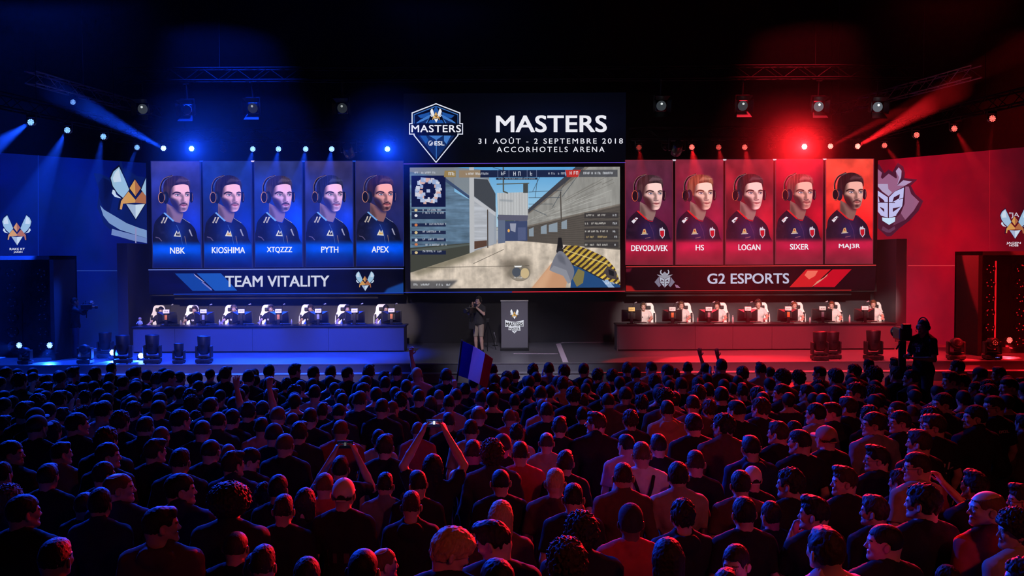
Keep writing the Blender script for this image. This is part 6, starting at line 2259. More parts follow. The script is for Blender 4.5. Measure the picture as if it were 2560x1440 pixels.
POINT = arm((0.28, 0.06, 1.66), (0.22, 0.10, 1.93), (0.02, 0.15, 1), (0, 1, 0), 0.5, 0.0)
PHN = arm((0.23, 0.22, 1.30), (0.085, 0.42, 1.56), (-0.35, 0.35, 0.85), (-0.75, 0.1, -0.2), 0.55)
CHIN = arm((0.20, 0.14, 1.14), (0.07, 0.15, 1.46), (-0.55, 0.15, 0.75), (-0.3, -0.9, 0), 0.9)
DESK = arm((0.27, 0.22, 0.83), (0.20, 0.44, 0.785), (-0.25, 1, -0.05), (0, 0.05, -1), 0.25)
MOUSE = arm((0.32, 0.20, 0.83), (0.33, 0.42, 0.785), (-0.1, 1, -0.05), (0, 0.05, -1), 0.35)
POSES = {
    'n0': pose(0), 'nr': pose(-35), 'nl': pose(35), 'pr': pose(-62), 'pl': pose(62),
    'f0': pose(4, -3, FRONT, FRONT), 'fl': pose(40, 0, FRONT, POCKET), 'fr': pose(-40, 0, POCKET, FRONT), 'k0': pose(-6, 2, POCKET, POCKET),
    'clap': pose(0, 4, CLAP, CLAP), 'up2': pose(0, 10, UP2, UP2), 'mid2': pose(0, 8, MID2, MID2), 'wr': pose(-12, 4, WAVE, None), 'wl': pose(12, 4, None, WAVE),
    'pt': pose(0, 4, POINT, FRONT), 'phn': pose(10, 4, PHN, PHN), 'chin': pose(40, 0, FRONT, CHIN), 'phl': pose(35, 2, arm((0.16, 0.24, 1.30), (-0.09, 0.37, 1.55), (-0.35, 0.3, 0.85), (-0.75, 0.1, -0.2), 0.55), arm((0.30, 0.16, 1.28), (0.28, 0.34, 1.55), (-0.35, 0.3, 0.85), (-0.75, 0.1, -0.2), 0.55)), 'hold': pose(0, 4, None, arm((0.27, 0.12, 1.42), (0.165, 0.20, 1.68), (0.0, 0.12, 1), (0, 1, 0), 0.9)), 'dr': pose(-68, -24), 'dl': pose(66, -22, FRONT, FRONT),
    'seat': pose(0, -8, MOUSE, DESK, True), 'seatl': pose(16, -4, MOUSE, DESK, True), 'seatr': pose(-16, -10, MOUSE, DESK, True),
}
BODY, SHIRT, TROUS = {}, {}, {}


def get_body(k):
    if k not in BODY: BODY[k] = body_mesh('person_' + k, POSES[k])
    return BODY[k]


def arms_key(k):
    return {'n0': 'n0', 'nr': 'n0', 'nl': 'n0', 'pr': 'n0', 'pl': 'n0', 'dr': 'n0', 'dl': 'f0', 'seatl': 'seat', 'seatr': 'seat'}.get(k, k)


cloth_m = {}


def cloth(c):
    """c: (r, g, b) name pairs"""
    if c not in cloth_m:
        cols = {'black': (0.012, 0.012, 0.014), 'charcoal': (0.03, 0.03, 0.034), 'navy': (0.015, 0.022, 0.06), 'grey': (0.16, 0.16, 0.165), 'light': (0.36, 0.35, 0.36), 'white': (0.62, 0.60, 0.58), 'beige': (0.30, 0.24, 0.19),
                'red': (0.42, 0.05, 0.05), 'brown': (0.10, 0.05, 0.04), 'pink': (0.5, 0.28, 0.30), 'denim': (0.05, 0.07, 0.13), 'teal': (0.03, 0.08, 0.11), 'khaki': (0.32, 0.26, 0.20), 'green': (0.06, 0.12, 0.03), 'orange': (0.45, 0.22, 0.12), 'jeans': (0.03, 0.04, 0.07)}
        cloth_m[c] = mat('cloth_' + c, cols[c], 0.85, var=0.12, scale=24, bump=0.12, spec=0.25)
    return cloth_m[c]


def get_shirt(k, kind):
    k = arms_key(k)
    if (k, kind) not in SHIRT: SHIRT[(k, kind)] = shirt_mesh('shirt', POSES[k], kind, cloth('black'))
    return SHIRT[(k, kind)]


def get_trousers(k, short=False):
    s = POSES[k]['seated']
    if (s, short) not in TROUS: TROUS[(s, short)] = trouser_mesh('trousers', POSES[k], cloth('jeans'), short)
    return TROUS[(s, short)]


def set_mat(o, m, i=0):
    o.material_slots[i].link = 'OBJECT'
    o.material_slots[i].material = m


def child(name, me, par, M=None, m=None):
    o = bpy.data.objects.new(name, me)
    COL.objects.link(o)
    o.parent = par
    if M is not None: o.matrix_local = M
    if m is not None: set_mat(o, m)
    return o


SHIRT_NAMES = {'tee': 't_shirt', 'polo': 'polo_shirt', 'tank': 'tank_top', 'long': 'sweater', 'jacket': 'jacket', 'hoodie': 'hoodie'}


def person(loc, rz, key, hair='short', hcol='dark', kind='tee', col='black', scale=1.0, wide=1.0, skin=None, glasses=False, label=None, group=None, headset=False, cap=None, cat='person', short=False, tcol=None):
    o = bpy.data.objects.new('person', get_body(key))
    COL.objects.link(o)
    o.location = loc
    o.rotation_euler = (0, 0, rz)
    o.scale = (scale * wide, scale * wide, scale)
    if skin: set_mat(o, skin)
    p = POSES[key]
    _, _, h, R = frame(p)
    H = Matrix.Translation(Vector(h)) @ Matrix(R.tolist()).to_4x4()
    if hair and hair != 'none':
        if cap is None or hair in ('long', 'pony', 'bob'):
            child('hair', hair_mesh(hair), o, H, hair_mat(hcol))
        else:
            child('hair', hair_mesh('buzz'), o, H, hair_mat(hcol))
    if cap:
        if cap == 'beanie': child('beanie', beanie_mesh(), o, H)
        else:
            cr, br = cap_meshes()
            cm = {'white': mat('cap_white', (0.62, 0.5, 0.44), 0.8), 'tan': mat('cap_tan', (0.34, 0.2, 0.14), 0.8), 'dark': mat('cap_dark', (0.02, 0.02, 0.025), 0.8)}[cap]
            c_ = child('cap', cr, o, H, cm)
            b_ = child('brim', br, c_, None, cm)
    child(SHIRT_NAMES[kind], get_shirt(key, kind), o, None, cloth(col))
    child('shorts' if short else 'trousers', get_trousers(key, short), o, None, cloth(tcol or ('khaki' if short else 'jeans')))
    if glasses: child('glasses', glasses_mesh(), o, H)
    if headset: child('headset', headset_mesh(), o, H)
    return tag(o, label, cat, group)


def print_on(par, shirt_me, make, cx, cz, w, h, side, m, name='shirt_print'):
    """Flat lettering pressed onto a shirt: make = text or list of polygons in the unit square; side -1 = back."""
    from mathutils.bvhtree import BVHTree
    bv = BVHTree.FromPolygons([v.co[:] for v in shirt_me.vertices], [p.vertices[:] for p in shirt_me.polygons])
    b = bmesh.new()
    if isinstance(make, str):
        cu = bpy.data.curves.new('tmp', 'FONT'); cu.body = make; cu.resolution_u = 2; cu.offset = 0.02
        o = bpy.data.objects.new('tmp', cu); COL.objects.link(o)
        me = bpy.data.meshes.new_from_object(o.evaluated_get(bpy.context.evaluated_depsgraph_get()))
        bpy.data.objects.remove(o); bpy.data.curves.remove(cu)
        b.from_mesh(me)
        bpy.data.meshes.remove(me)
    else:
        for pts in make: b.faces.new([b.verts.new((x, y, 0)) for x, y in pts])
    xs = [v.co.x for v in b.verts]; ys = [v.co.y for v in b.verts]
    x0, x1, y0, y1 = min(xs), max(xs), min(ys), max(ys)
    for v in b.verts:
        u, t = (v.co.x - x0) / (x1 - x0) - 0.5, (v.co.y - y0) / (y1 - y0) - 0.5
        X, Z = cx - side * (-1) * u * w * -1 if False else cx + (u * w if side < 0 else -u * w), cz + t * h
        hit = bv.ray_cast(Vector((X, side * 0.6, Z)), Vector((0, -side, 0)))[0]
        v.co = (X, (hit.y if hit else side * 0.12) + side * 0.004, Z)
    me = bpy.data.meshes.new(name)
    b.to_mesh(me); b.free()
    me.materials.append(m)
    return child(name, me, par)
import re

# ------------------------------------------------------------------ players and stage crew
team_print = mat('print_white', (0.7, 0.68, 0.66), 0.7)
hairs_b = [('short', 'black'), ('crop', 'brown'), ('short', 'light'), ('crop', 'brown'), ('side', 'brown'), ('quiff', 'dark'), ('short', 'black')]
hairs_r = [('buzz', 'light'), ('crop', 'light'), ('crop', 'brown'), ('side', 'brown'), ('buzz', 'ginger'), ('crop', 'ginger'), ('side', 'ginger')]
print_white = [[(0, 0.1), (0.3, 0.5), (0.2, 0.9), (0, 0.7)], [(0.35, 0.2), (0.62, 0.1), (0.6, 0.8), (0.4, 0.9)], [(0.7, 0.3), (1, 0.2), (0.95, 0.7), (0.72, 0.9)]]
wd = {'short': 'short', 'crop': 'cropped', 'side': 'side parted', 'quiff': 'swept up', 'buzz': 'shaved'}
wc = {'black': 'black', 'brown': 'brown', 'light': 'light brown', 'dark': 'dark', 'ginger': 'reddish'}
for (team, i, q, w) in SEATS:
    hr, hc = (hairs_b if team == 'blue' else hairs_r)[i]
    key = ['seat', 'seatr', 'seatl'][i % 3] if team == 'blue' else ['seat', 'seatl', 'seatr'][i % 3]
    z0 = STAGE_Z + RISER
    sc = (q.z - z0) / 1.335
    o = person((q.x, 31.26, z0), math.pi + rad(7 if team == 'blue' else -9), key, hr, hc, 'tee', 'black' if team == 'blue' else 'white', sc, headset=True,
               label='player, %s %s hair, %s shirt, at the %s desk, %s' % (wd[hr], wc[hc], 'black' if team == 'blue' else 'white', team, w), group='players at the %s desk' % team)
    me = get_shirt(key, 'tee')
    print_on(o, me, print_white, 0.07, 0.86, 0.1, 0.07, 1, team_print if team == 'blue' else ink)


def camera_rig(loc, rz, label, s=1.0):
    t = tag(empty('video_camera', loc, rz), label, 'camera')
    t.scale = (s, s, s)
    b = bmesh.new(); box(b, (-0.07, -0.16, -0.08), (0.07, 0.16, 0.08), 0.015); body = obj('camera_body', b, black_plastic, t)
    b = bmesh.new(); lathe(b, [(0.045, 0), (0.05, 0.08), (0.06, 0.1), (0.06, 0.16), (0.05, 0.165)], 16, Matrix.Translation((0, 0.16, 0)) @ Matrix.Rotation(rad(-90), 4, 'X')); obj('lens', b, dark_gloss, body)
    b = bmesh.new(); path_tube(b, [(0, -0.1, 0.08), (0, -0.08, 0.14), (0, 0.08, 0.14), (0, 0.1, 0.08)], 0.012); obj('handle', b, black_metal, t)
    b = bmesh.new(); box(b, (-0.16, -0.02, 0.1), (-0.09, 0.0, 0.2), 0.006); obj('viewfinder', b, dark_gloss, t)
    b = bmesh.new(); tube(b, (0, 0, -0.08), (0, 0, -0.34), 0.016); tube(b, (-0.1, 0, -0.2), (0.1, 0, -0.2), 0.014); obj('grip', b, black_metal, t)
    return t


# stage operator in khaki shorts beside the lectern
p = PZ(1197, 880, STAGE_Z)
sc = (PY(1195, 742, p.y).z - STAGE_Z) / 1.765
person((p.x, p.y, STAGE_Z), rad(150), 'clap', 'messy', 'black', 'tee', 'charcoal', sc, short=True, headset=True, label='stage camera operator in dark T-shirt and khaki shorts standing beside the lectern')
q = PY(1178, 776, p.y - 0.3)
camera_rig(q, rad(150), 'dark video camera rig held before the chest of the operator in khaki shorts', 1.15)
b = bmesh.new()
o = tag(empty('mixer_bag', (PY(1180, 812, p.y - 0.25).x, p.y - 0.25, PY(1180, 812, p.y).z)), 'small dark bag with cables hanging at the hip of the khaki shorts operator', 'bag')
box(b, (-0.1, -0.05, -0.12), (0.1, 0.05, 0.12), 0.02); obj('pouch', b, black_cloth, o)
b = bmesh.new(); path_tube(b, [(-0.08, 0, 0.12), (-0.02, 0.1, 0.5), (0.16, 0.2, 0.62)], 0.012); obj('strap', b, black_cloth, o)
# gimbal operator on the blue wing
p = PZ(190, 893, STAGE_Z)
sc = (PY(188, 744, p.y).z - STAGE_Z) / 1.765
person((p.x, p.y, STAGE_Z), rad(-62), 'phn', 'short', 'black', 'jacket', 'black', sc, tcol='denim', label='gimbal camera operator in dark jacket and jeans at the blue lamp tower')
q = PY(214, 768, p.y - 0.15)
camera_rig((q.x, p.y - 0.1, q.z), rad(-62), 'small dark gimbal camera held up at the blue wing', 1.0)
# platform operator in the crowd, with a studio camera on a pedestal
DP = 14.6
zp = 0.86
c_ = PY(2306, 900, DP)
t = tag(empty('camera_platform', (c_.x, DP, 0)), 'black camera platform standing in the crowd on the red side', 'platform')
bm = bmesh.new(); box(bm, (-0.62, -0.45, zp - 0.06), (0.4, 0.55, zp), 0.01); obj('deck', bm, black_metal, t)
bm = bmesh.new(); box(bm, (-0.6, -0.43, 0.0), (0.38, 0.53, zp - 0.06)); obj('skirt', bm, black_cloth, t)
q = PY(2308, 797, DP)
op_ = person((PY(2308, 860, DP).x, DP, zp), rad(112), 'f0', 'buzz', 'grey', 'tee', 'black', (q.z - zp) / 1.765, headset=True, label='camera operator in black T-shirt with a headset on the platform in the crowd')
print_on(op_, get_shirt('f0', 'tee'), [[(0, 0.7), (1, 0.75), (1, 1), (0, 0.95)], [(0.3, 0), (0.5, 0), (0.52, 0.6), (0.3, 0.6)], [(0.6, 0.1), (0.8, 0.1), (0.8, 0.6), (0.6, 0.6)]], 0.0, 1.3, 0.2, 0.16, 1, mat('print_grey', (0.3, 0.28, 0.32), 0.8))
q = PY(2279, 840, DP + 0.15)
t = tag(empty('studio_camera', (q.x - 0.06, DP + 0.36, zp), rad(-8)), 'big black studio camera on a pedestal before the platform operator', 'camera')
h = q.z - zp
bm = bmesh.new(); box(bm, (-0.1, -0.22, h - 0.08), (0.1, 0.22, h + 0.13), 0.03); bd = obj('camera_body', bm, black_plastic, t)
bm = bmesh.new(); lathe(bm, [(0.07, 0), (0.08, 0.12), (0.09, 0.14), (0.09, 0.18), (0.08, 0.19)], 18, Matrix.Translation((0, 0.22, h + 0.02)) @ Matrix.Rotation(rad(-90), 4, 'X')); obj('lens', bm, dark_gloss, bd)
bm = bmesh.new(); box(bm, (-0.08, -0.3, h + 0.1), (0.06, -0.18, h + 0.2), 0.02); obj('viewfinder', bm, black_plastic, bd)
bm = bmesh.new(); tube(bm, (0, 0, 0.05), (0, 0, h - 0.1), 0.06, n=14); obj('pedestal', bm, black_metal, t)
bm = bmesh.new()
for s in (-1, 1): tube(bm, (s * 0.08, -0.2, h - 0.1), (s * 0.22, -0.5, h - 0.18), 0.014)
obj('pan_bar', bm, black_metal, t)
bm = bmesh.new(); lathe(bm, [(0.24, 0), (0.24, 0.04), (0.08, 0.07)], 16); obj('base', bm, black_metal, t)

# ------------------------------------------------------------------ the crowd
# one line per person: head centre x, head top y, head width in a 4x enlargement of the photograph whose corner is given, then look
TILES = {
    'A': (0, 880), 'B': (640, 880), 'C': (1280, 880), 'D': (1920, 880), 'E': (0, 1080), 'F': (640, 1080), 'G': (1280, 1080), 'H': (1920, 1080)}
# look: hair[:colour] shirt[:colour] pose extra...
DATA = '''
A 1690 180 130 short tee:light fr !tall
A 2110 450 150 short tee:black wr
A 2190 590 160 buzz jacket:charcoal n0
A 2030 670 170 buzz tee:black n0
A 1810 575 180 short tee:black nr glasses
A 1590 480 150 short tee:navy f0
A 1605 405 140 short tee:black n0
A 1210 565 170 messy tee:black n0
A 1040 490 160 short tee:light f0
A 1460 645 170 fade jacket:black n0
A 1620 735 160 buzz:light tee:black n0
A 1070 725 220 messy tee:black n0
A 780 610 180 short tee:black nr
A 380 630 170 cap=dark tee:black n0
A 365 555 160 cap=dark tee:charcoal n0
A 250 500 150 short tee:black n0
A 380 400 170 messy tee:black f0
A 205 190 140 messy tee:green clap
A 70 150 110 short tee:light n0
A 600 390 140 short tee:black clap
A 720 310 115 messy tee:navy n0
A 835 300 105 short tee:black n0
A 1090 300 115 short tee:black n0
A 1075 415 120 bob jacket:charcoal n0
A 945 290 95 short tee:black clap
A 1360 140 110 short tee:black n0
A 1480 180 100 short tee:black clap
A 1570 205 120 short tee:charcoal n0
A 1800 195 110 short tee:black n0
A 1910 350 130 messy tee:black n0
A 1920 425 130 curly tee:black n0
A 2260 150 120 short tee:black n0
A 2490 180 125 short tee:black n0
A 2390 280 105 short tee:navy clap
A 2395 370 130 short tee:teal f0
A 2490 500 150 short tee:black pt
A 2330 570 150 short tee:black n0
A 2100 330 115 messy tee:black n0
A 960 150 100 long tee:black n0
A 740 150 105 short tee:black clap
A 600 185 105 short tee:light clap
A 460 220 105 short tee:green n0
A 340 205 100 short tee:black n0
A 860 370 110 messy tee:light clap
A 1240 240 105 short tee:black n0
A 1340 480 140 mop tee:black n0
A 850 535 120 curly tee:navy nr
A 620 560 125 short tee:black n0
A 130 440 125 short tee:black f0
A 35 390 110 short tee:black n0
A 30 520 120 messy tee:black n0
A 470 305 110 short tee:black n0
A 1120 110 90 short tee:black n0
A 1960 570 130 messy tee:navy n0
A 180 640 125 messy tee:navy n0
A 40 640 130 short tee:black n0
A 540 690 150 long tee:black n0
A 1000 365 110 long tee:black n0
B 135 125 112 short tee:black n0
B 390 120 112 short tee:black nr
B 580 143 110 short tee:black nr
B 750 130 112 short tee:black n0
B 920 150 110 short tee:black fr
B 1130 125 120 short jacket:navy n0
B 1410 135 112 fade tee:black pt
B 1610 147 118 buzz:blond tee:pink clap
B 1905 165 120 short tee:black clap
B 1880 235 90 short tee:charcoal n0
B 1295 245 112 short tee:black n0
B 1080 255 110 short tee:black n0
B 1080 310 130 short tee:light fr
B 1280 192 100 short tee:black n0
B 590 330 130 short tee:light n0
B 395 310 130 messy tee:black nr
B 390 400 125 cap=dark tee:black n0
B 155 370 135 short tee:black n0
B 140 250 120 short tee:black n0
B 310 245 105 messy tee:black n0
B 840 360 120 messy tee:black nl
B 1040 392 142 fade tee:black n0
B 1830 370 112 buzz:light long:brown n0
B 1630 375 130 fade tee:black n0
B 1262 468 146 fade tee:black n0 !print
B 1365 482 112 buzz:light jacket:charcoal nr
B 1930 430 130 fade tee:pink n0
B 2005 365 120 short tee:charcoal n0
B 2250 385 130 fade tee:black n0
B 1745 440 100 bob tee:brown clap
B 830 505 142 buzz jacket:charcoal n0
B 545 560 152 fade tee:black n0
B 225 535 155 buzz:light tee:black n0
B 370 600 140 buzz tee:black n0
B 70 490 140 short tee:black n0
B 60 650 150 short tee:pink n0
B 185 710 170 cap=dark tee:black n0
B 435 700 170 short tee:charcoal n0
B 297 803 185 buzz:light tee:black n0
B 850 668 162 buzz:ginger tee:red n0
B 1230 775 140 short tee:light n0
B 1290 828 180 short tee:black n0
B 1620 690 130 buzz:ginger tee:red n0
B 1925 605 142 fade tee:black n0
B 2150 675 160 fade tee:beige n0
B 2170 878 182 fade tank:black n0
B 2225 528 158 thin:ginger tee:black n0
B 2530 560 130 buzz:ginger tee:red n0
B 2385 300 110 messy tee:navy n0
B 2360 865 200 curly jacket:charcoal n0
B 1770 1015 195 long tee:black up2 !phone
B 850 1033 185 short tee:black mid2 !phone2
B 2090 310 110 short tee:navy hold !flag
B 665 510 120 short tee:black n0
B 1450 378 130 messy tee:black clap
B 1610 330 100 short tee:black n0
B 2370 120 85 short long:brown n0
B 2510 190 100 curly tee:black n0
B 2465 815 180 cap=dark tee:black n0
C 210 100 108 messy tee:black clap
C 365 103 102 short tee:light clap
C 515 110 112 messy tee:black fl
C 720 113 108 short tee:black fr !print2
C 860 150 112 messy tee:black fr
C 1000 155 112 messy tee:charcoal n0
C 1150 103 106 short tee:brown n0
C 1235 150 112 short tee:brown n0
C 1390 98 106 fade tee:orange nl
C 1550 122 112 short tee:beige nl
C 1630 152 95 messy tee:brown n0
C 1755 98 92 short tee:red wr
C 1930 105 95 short tee:brown wr
C 2088 68 116 short tee:brown clap
C 2300 128 120 messy tee:brown n0
C 2482 92 112 quiff tee:light n0
C 30 178 85 short tee:black n0
C 240 200 100 short tee:black n0
C 505 245 125 short tee:orange n0 !pack
C 565 275 100 buzz:light tee:charcoal n0
C 285 333 132 short tee:black n0
C 612 328 142 messy tee:black n0
C 920 308 130 short tee:black n0
C 1080 280 105 messy tee:brown n0
C 1132 342 142 short tee:brown n0
C 1270 288 112 messy tee:brown n0
C 1425 203 132 mop tee:brown n0
C 1470 318 122 cap=dark tee:brown n0
C 1690 248 130 short tee:black n0
C 1855 248 122 long tee:brown n0
C 1862 310 142 messy tee:black n0
C 1530 358 160 curly tee:brown n0
C 1290 408 132 messy tee:black n0
C 960 403 142 buzz jacket:brown n0
C 705 418 122 short tee:black n0
C 700 548 112 short tee:black n0
C 345 503 148 fade tee:black n0
C 300 462 122 buzz:light tee:pink n0
C 475 648 152 short tee:black n0
C 838 583 172 quiff:brown jacket:black pl glasses
C 1550 478 142 short hoodie:orange n0
C 1805 433 150 fade tee:brown n0
C 1970 458 142 messy tee:black n0
C 2090 348 142 short tee:black n0
C 2302 298 132 quiff tee:black n0
C 2450 328 142 messy tee:black n0
C 2480 438 160 messy tee:black nl
C 2240 483 162 fade tee:black nl
C 2110 593 190 messy jacket:brown nl glasses
C 1810 613 182 short tee:black n0
C 1180 558 152 messy tee:charcoal n0
C 25 420 105 short tee:black n0
C 20 578 100 buzz:ginger tee:red n0
C 45 698 142 messy tee:pink n0
C 345 793 160 thin tee:beige n0
C 1140 823 170 fade tee:pink nl
C 1460 812 172 short tee:black n0
D 20 150 80 short tee:brown n0
D 140 168 130 curly tee:brown nl
D 300 178 110 curly tee:brown n0
D 510 138 112 short tee:brown nl
D 672 152 132 mop tee:brown n0
D 855 108 112 messy tee:brown nl
D 1000 68 100 short tee:brown n0
D 1055 138 140 curly jacket:brown n0
D 1270 48 112 quiff tee:brown n0
D 1280 148 128 short tee:black n0
D 1425 178 132 short tee:black nl
D 1405 118 112 messy tee:brown nl
D 1885 78 122 short tee:black nl
D 1820 198 152 short tee:black pl
D 1940 208 122 messy tee:black nl
D 2110 148 122 cap=dark tee:black n0
D 2190 260 130 messy tee:black nl
D 2300 150 112 short tee:black nl
D 2400 258 152 fade tee:black pl
D 2530 250 105 short tee:black pl
D 130 322 142 short jacket:charcoal pl
D 382 328 132 short tee:beige nl
D 500 318 118 short tee:beige n0
D 662 338 132 bob tee:brown nl
D 870 288 170 messy tee:black pl
D 1050 328 132 curly tee:black n0
D 500 258 110 messy tee:brown n0
D 2200 305 140 messy tee:black nl
D 2065 300 112 short tee:black nl
D 790 453 162 short tee:black nl
D 470 513 162 short tee:beige nl
D 632 500 160 short tee:black pl
D 1285 483 152 buzz:brown tee:black pl glasses
D 1430 520 132 buzz:ginger tee:black n0
D 1738 413 170 short tee:black pl
D 1620 528 180 messy tee:black nl
D 1310 588 172 short tee:black pl glasses
D 1650 628 182 short tee:black pl glasses
D 2060 533 190 short jacket:black pl
D 2250 438 172 fade tee:black pl glasses !print3
D 1050 603 190 short long:grey pl glasses
D 92 698 172 short tee:black nl !print4
D 250 690 112 short tee:black nl
D 312 778 190 fade tee:black nl
D 570 735 190 cap=tan tee:black n0
D 1500 783 192 short tee:black nl !shades
D 1080 912 212 quiff tee:black pl glasses
D 1482 1003 212 fade tee:beige pl glasses
D 215 1133 222 messy tee:black nl
D 755 1118 215 quiff tee:black pl
D 2050 1163 232 quiff tee:black phn !phone3
D 1930 605 112 bob tee:black nl
D 1010 515 172 messy jacket:black n0
D 2535 620 120 short long:brown n0
E 120 88 200 short tee:black pr
E 622 93 175 short tee:grey nr
E 1090 108 192 short tee:black pr
E 1560 73 182 short tee:black nr
E 1810 163 202 fade tee:black n0
E 2115 63 190 buzz tee:black n0
E 2290 108 162 buzz:ginger tee:pink n0
E 2338 193 192 short jacket:navy nr
E 2475 158 182 short tee:black dr
E 490 308 202 short tee:black n0
E 1050 298 192 short tee:black nr
E 1200 398 252 thin:ginger tee:navy pr
E 1812 418 242 short jacket:navy pr
E 100 518 222 curly:grey jacket:teal n0
E 250 628 262 short tee:black nr
E 2312 488 322 afro:dark jacket:black n0
E 1012 558 222 short jacket:navy n0
E 1622 738 292 short hoodie:brown pr
E 570 1063 312 fade tee:black n0
E 2370 978 272 buzz tee:black n0
F 230 428 202 short tee:black n0
F 85 480 165 messy tee:black n0
F 282 623 222 fade tee:black n0
F 690 393 205 buzz:ginger tank:red n0
F 882 458 218 cap=white tee:black n0 !print5
F 1295 403 192 fade polo:grey n0
F 1618 383 195 fade tee:black nl
F 1555 588 215 fade hoodie:black n0
F 2445 358 205 buzz tee:black n0
F 2450 683 235 long:blond jacket:brown n0
F 2415 843 330 quiff:black tee:black dl
F 1905 923 340 mop:blond tee:black dr
F 1078 1143 305 buzz tee:black n0
F 1288 1143 195 thin:ginger tee:black pr
F 518 1248 280 short tee:black n0
F 80 1128 270 fade tee:charcoal n0
F 2405 1268 330 short jacket:black nl
G 82 93 182 fade tee:red n0
G 432 363 212 fade:blond tee:brown n0
G 530 188 178 short tee:black n0
G 612 513 222 fade tee:black n0
G 692 788 292 curly jacket:black n0
G 545 1053 385 curly:brown tee:brown n0
G 1108 308 212 fade jacket:brown n0
G 1292 98 195 fade:light tee:white n0 !pack2
G 1182 733 252 cap=beanie tee:red n0 skin
G 1655 298 212 short polo:beige n0
G 1830 183 195 fade tee:black n0
G 1702 638 242 messy hoodie:black n0
G 1552 1058 295 long tee:charcoal n0
G 2280 383 212 short tee:brown n0
G 2400 338 185 cap=white tee:black n0
G 2312 648 242 short tee:black n0
G 2382 28 190 short hoodie:navy n0
G 2232 1128 280 short tee:black f0 !face
G 2130 1378 265 short tee:charcoal n0
H 2172 573 292 ring:ginger tee:red pl
H 2515 493 210 quiff tee:black pl glasses
H 2455 753 265 curly long:beige pl
H 1052 638 235 short tee:black nl
H 452 613 252 quiff tee:black chin
H 1150 903 290 buzz:black tee:black pl !print6
H 1535 488 325 messy tee:black nl
H 562 968 352 short hoodie:pink n0
H 1782 1328 262 short tee:black n0
H 2530 1218 300 messy tee:black nl
H 20 690 90 short tee:charcoal n0
E 2560 1200 240 fade tee:black n0
E 40 300 150 short tee:navy n0
E 850 600 190 short tee:black n0
F 500 560 160 bob tee:black n0
H 1300 350 150 messy tee:black nl
'''
PEOPLE = []
for ln in DATA.strip().splitlines():
    a = ln.split()
    ox, oy = TILES[a[0]]
    d = dict(px=ox + float(a[1]) / 4, py=oy + float(a[2]) / 4, w=float(a[3]) / 4)
    hp = a[4]
    d['cap'] = None
    if hp.startswith('cap='): d['cap'], d['hair'], d['hc'] = hp[4:], 'buzz', 'dark'
    else:
        hh = hp.split(':')
        d['hair'], d['hc'] = hh[0], hh[1] if len(hh) > 1 else ('black', 'dark', 'dark', 'brown')[len(PEOPLE) % 4]
    kk = a[5].split(':')
    d['kind'], d['col'] = kk
    d['pose'] = a[6]
    d['glasses'] = 'glasses' in a[7:]
    d['skin'] = 'skin' in a[7:]
    d['mark'] = next((x[1:] for x in a[7:] if x.startswith('!')), None)
    if d['hair'] == 'short': d['hair'] = ('short', 'crop', 'short', 'side')[len(PEOPLE) % 4]
    PEOPLE.append(d)

CROWN = 1.765
for d in PEOPLE:
    r = ray(d['px'], d['py'])
    slope = -r.z / r.y                     # metres down per metre away
    dy = (CAMZ - 1.80) / slope
    dw = F * 0.19 / d['w']
    dist = 0.65 * dy + 0.35 * dw
    lo, hi = (CAMZ - (2.02 if d['mark'] == 'tall' else 1.93)) / slope, (CAMZ - 1.62) / slope
    d['slope'], d['rx'], d['lo'], d['hi'] = slope, r.x / r.y, lo, hi
    d['D'] = min(max(dist, lo), hi)
for it in range(60):
    for i, a in enumerate(PEOPLE):
        for b in PEOPLE[i + 1:]:
            dx, dy = a['rx'] * a['D'] - b['rx'] * b['D'], a['D'] - b['D']
            need_x, need_y = 0.46, 0.34
            if abs(dx) < need_x and abs(dy) < need_y and (dx / need_x) ** 2 + (dy / need_y) ** 2 < 1:
                s = 0.03 if dy >= 0 else -0.03
                a['D'] = min(max(a['D'] + s, a['lo']), a['hi'])
                b['D'] = min(max(b['D'] - s, b['lo']), b['hi'])

# --- labels: look, and where among things one can find -----------------------------------------------
MARKS = [(1185, 915, 'the tricolour flag'), (1080, 1058, 'the lit phone held highest'), (852, 1103, 'the dim phone held overhead'), (2365, 1212, 'the pale phone by the bald man'), (860, 1222, 'the white cap'),
         (1880, 1185, 'the half hidden white cap'), (2067, 1085, 'the tan cap'), (1116, 1345, 'the blond mop'), (1252, 1275, 'the long blond hair'), (2463, 1250, 'the bald man in red'), (1575, 1330, 'the bright red shirt'),
         (1603, 1150, 'the white shirt with backpack'), (2182, 1080, 'the grey sweater'), (2310, 850, 'the platform operator'), (422, 950, 'the tall pale shirt'), (545, 945, 'the lone waving hand'), (1725, 930, 'the pair of waving arms'),
         (578, 1260, 'the big frizzy head'), (1416, 1390, 'the curly brown head'), (2207, 1390, 'the printed black back'), (1366, 1100, 'the bald patch'), (1042, 940, 'the pink shirt at the front'), (1489, 1055, 'the bespectacled profile'),
         (1182, 1150, 'the black tank top'), (52, 940, 'the yellowish green shirt'), (300, 1215, 'the bald head in profile'), (142, 1375, 'the lowest cropped head'), (213, 1040, 'the flat dark caps'), (720, 1110, 'the cropped head by the dim phone'), (2540, 1310, 'the beige sweater')]
SECT = ['right of', 'above right of', 'above', 'above left of', 'left of', 'below left of', 'below', 'below right of']
NTH = ['nearest', 'second', 'third', 'fourth', 'fifth', 'sixth', 'seventh', 'eighth', 'ninth', 'tenth', 'eleventh', 'twelfth', 'thirteenth', 'fourteenth', 'fifteenth', 'sixteenth']
HW = {'short': 'short', 'crop': 'cropped', 'side': 'side swept', 'buzz': 'shaved', 'fade': 'faded', 'messy': 'messy', 'curly': 'curly', 'afro': 'big frizzy', 'mop': 'mop of', 'quiff': 'swept up', 'long': 'long', 'bob': 'chin length', 'thin': 'thinning', 'ring': 'bald'}
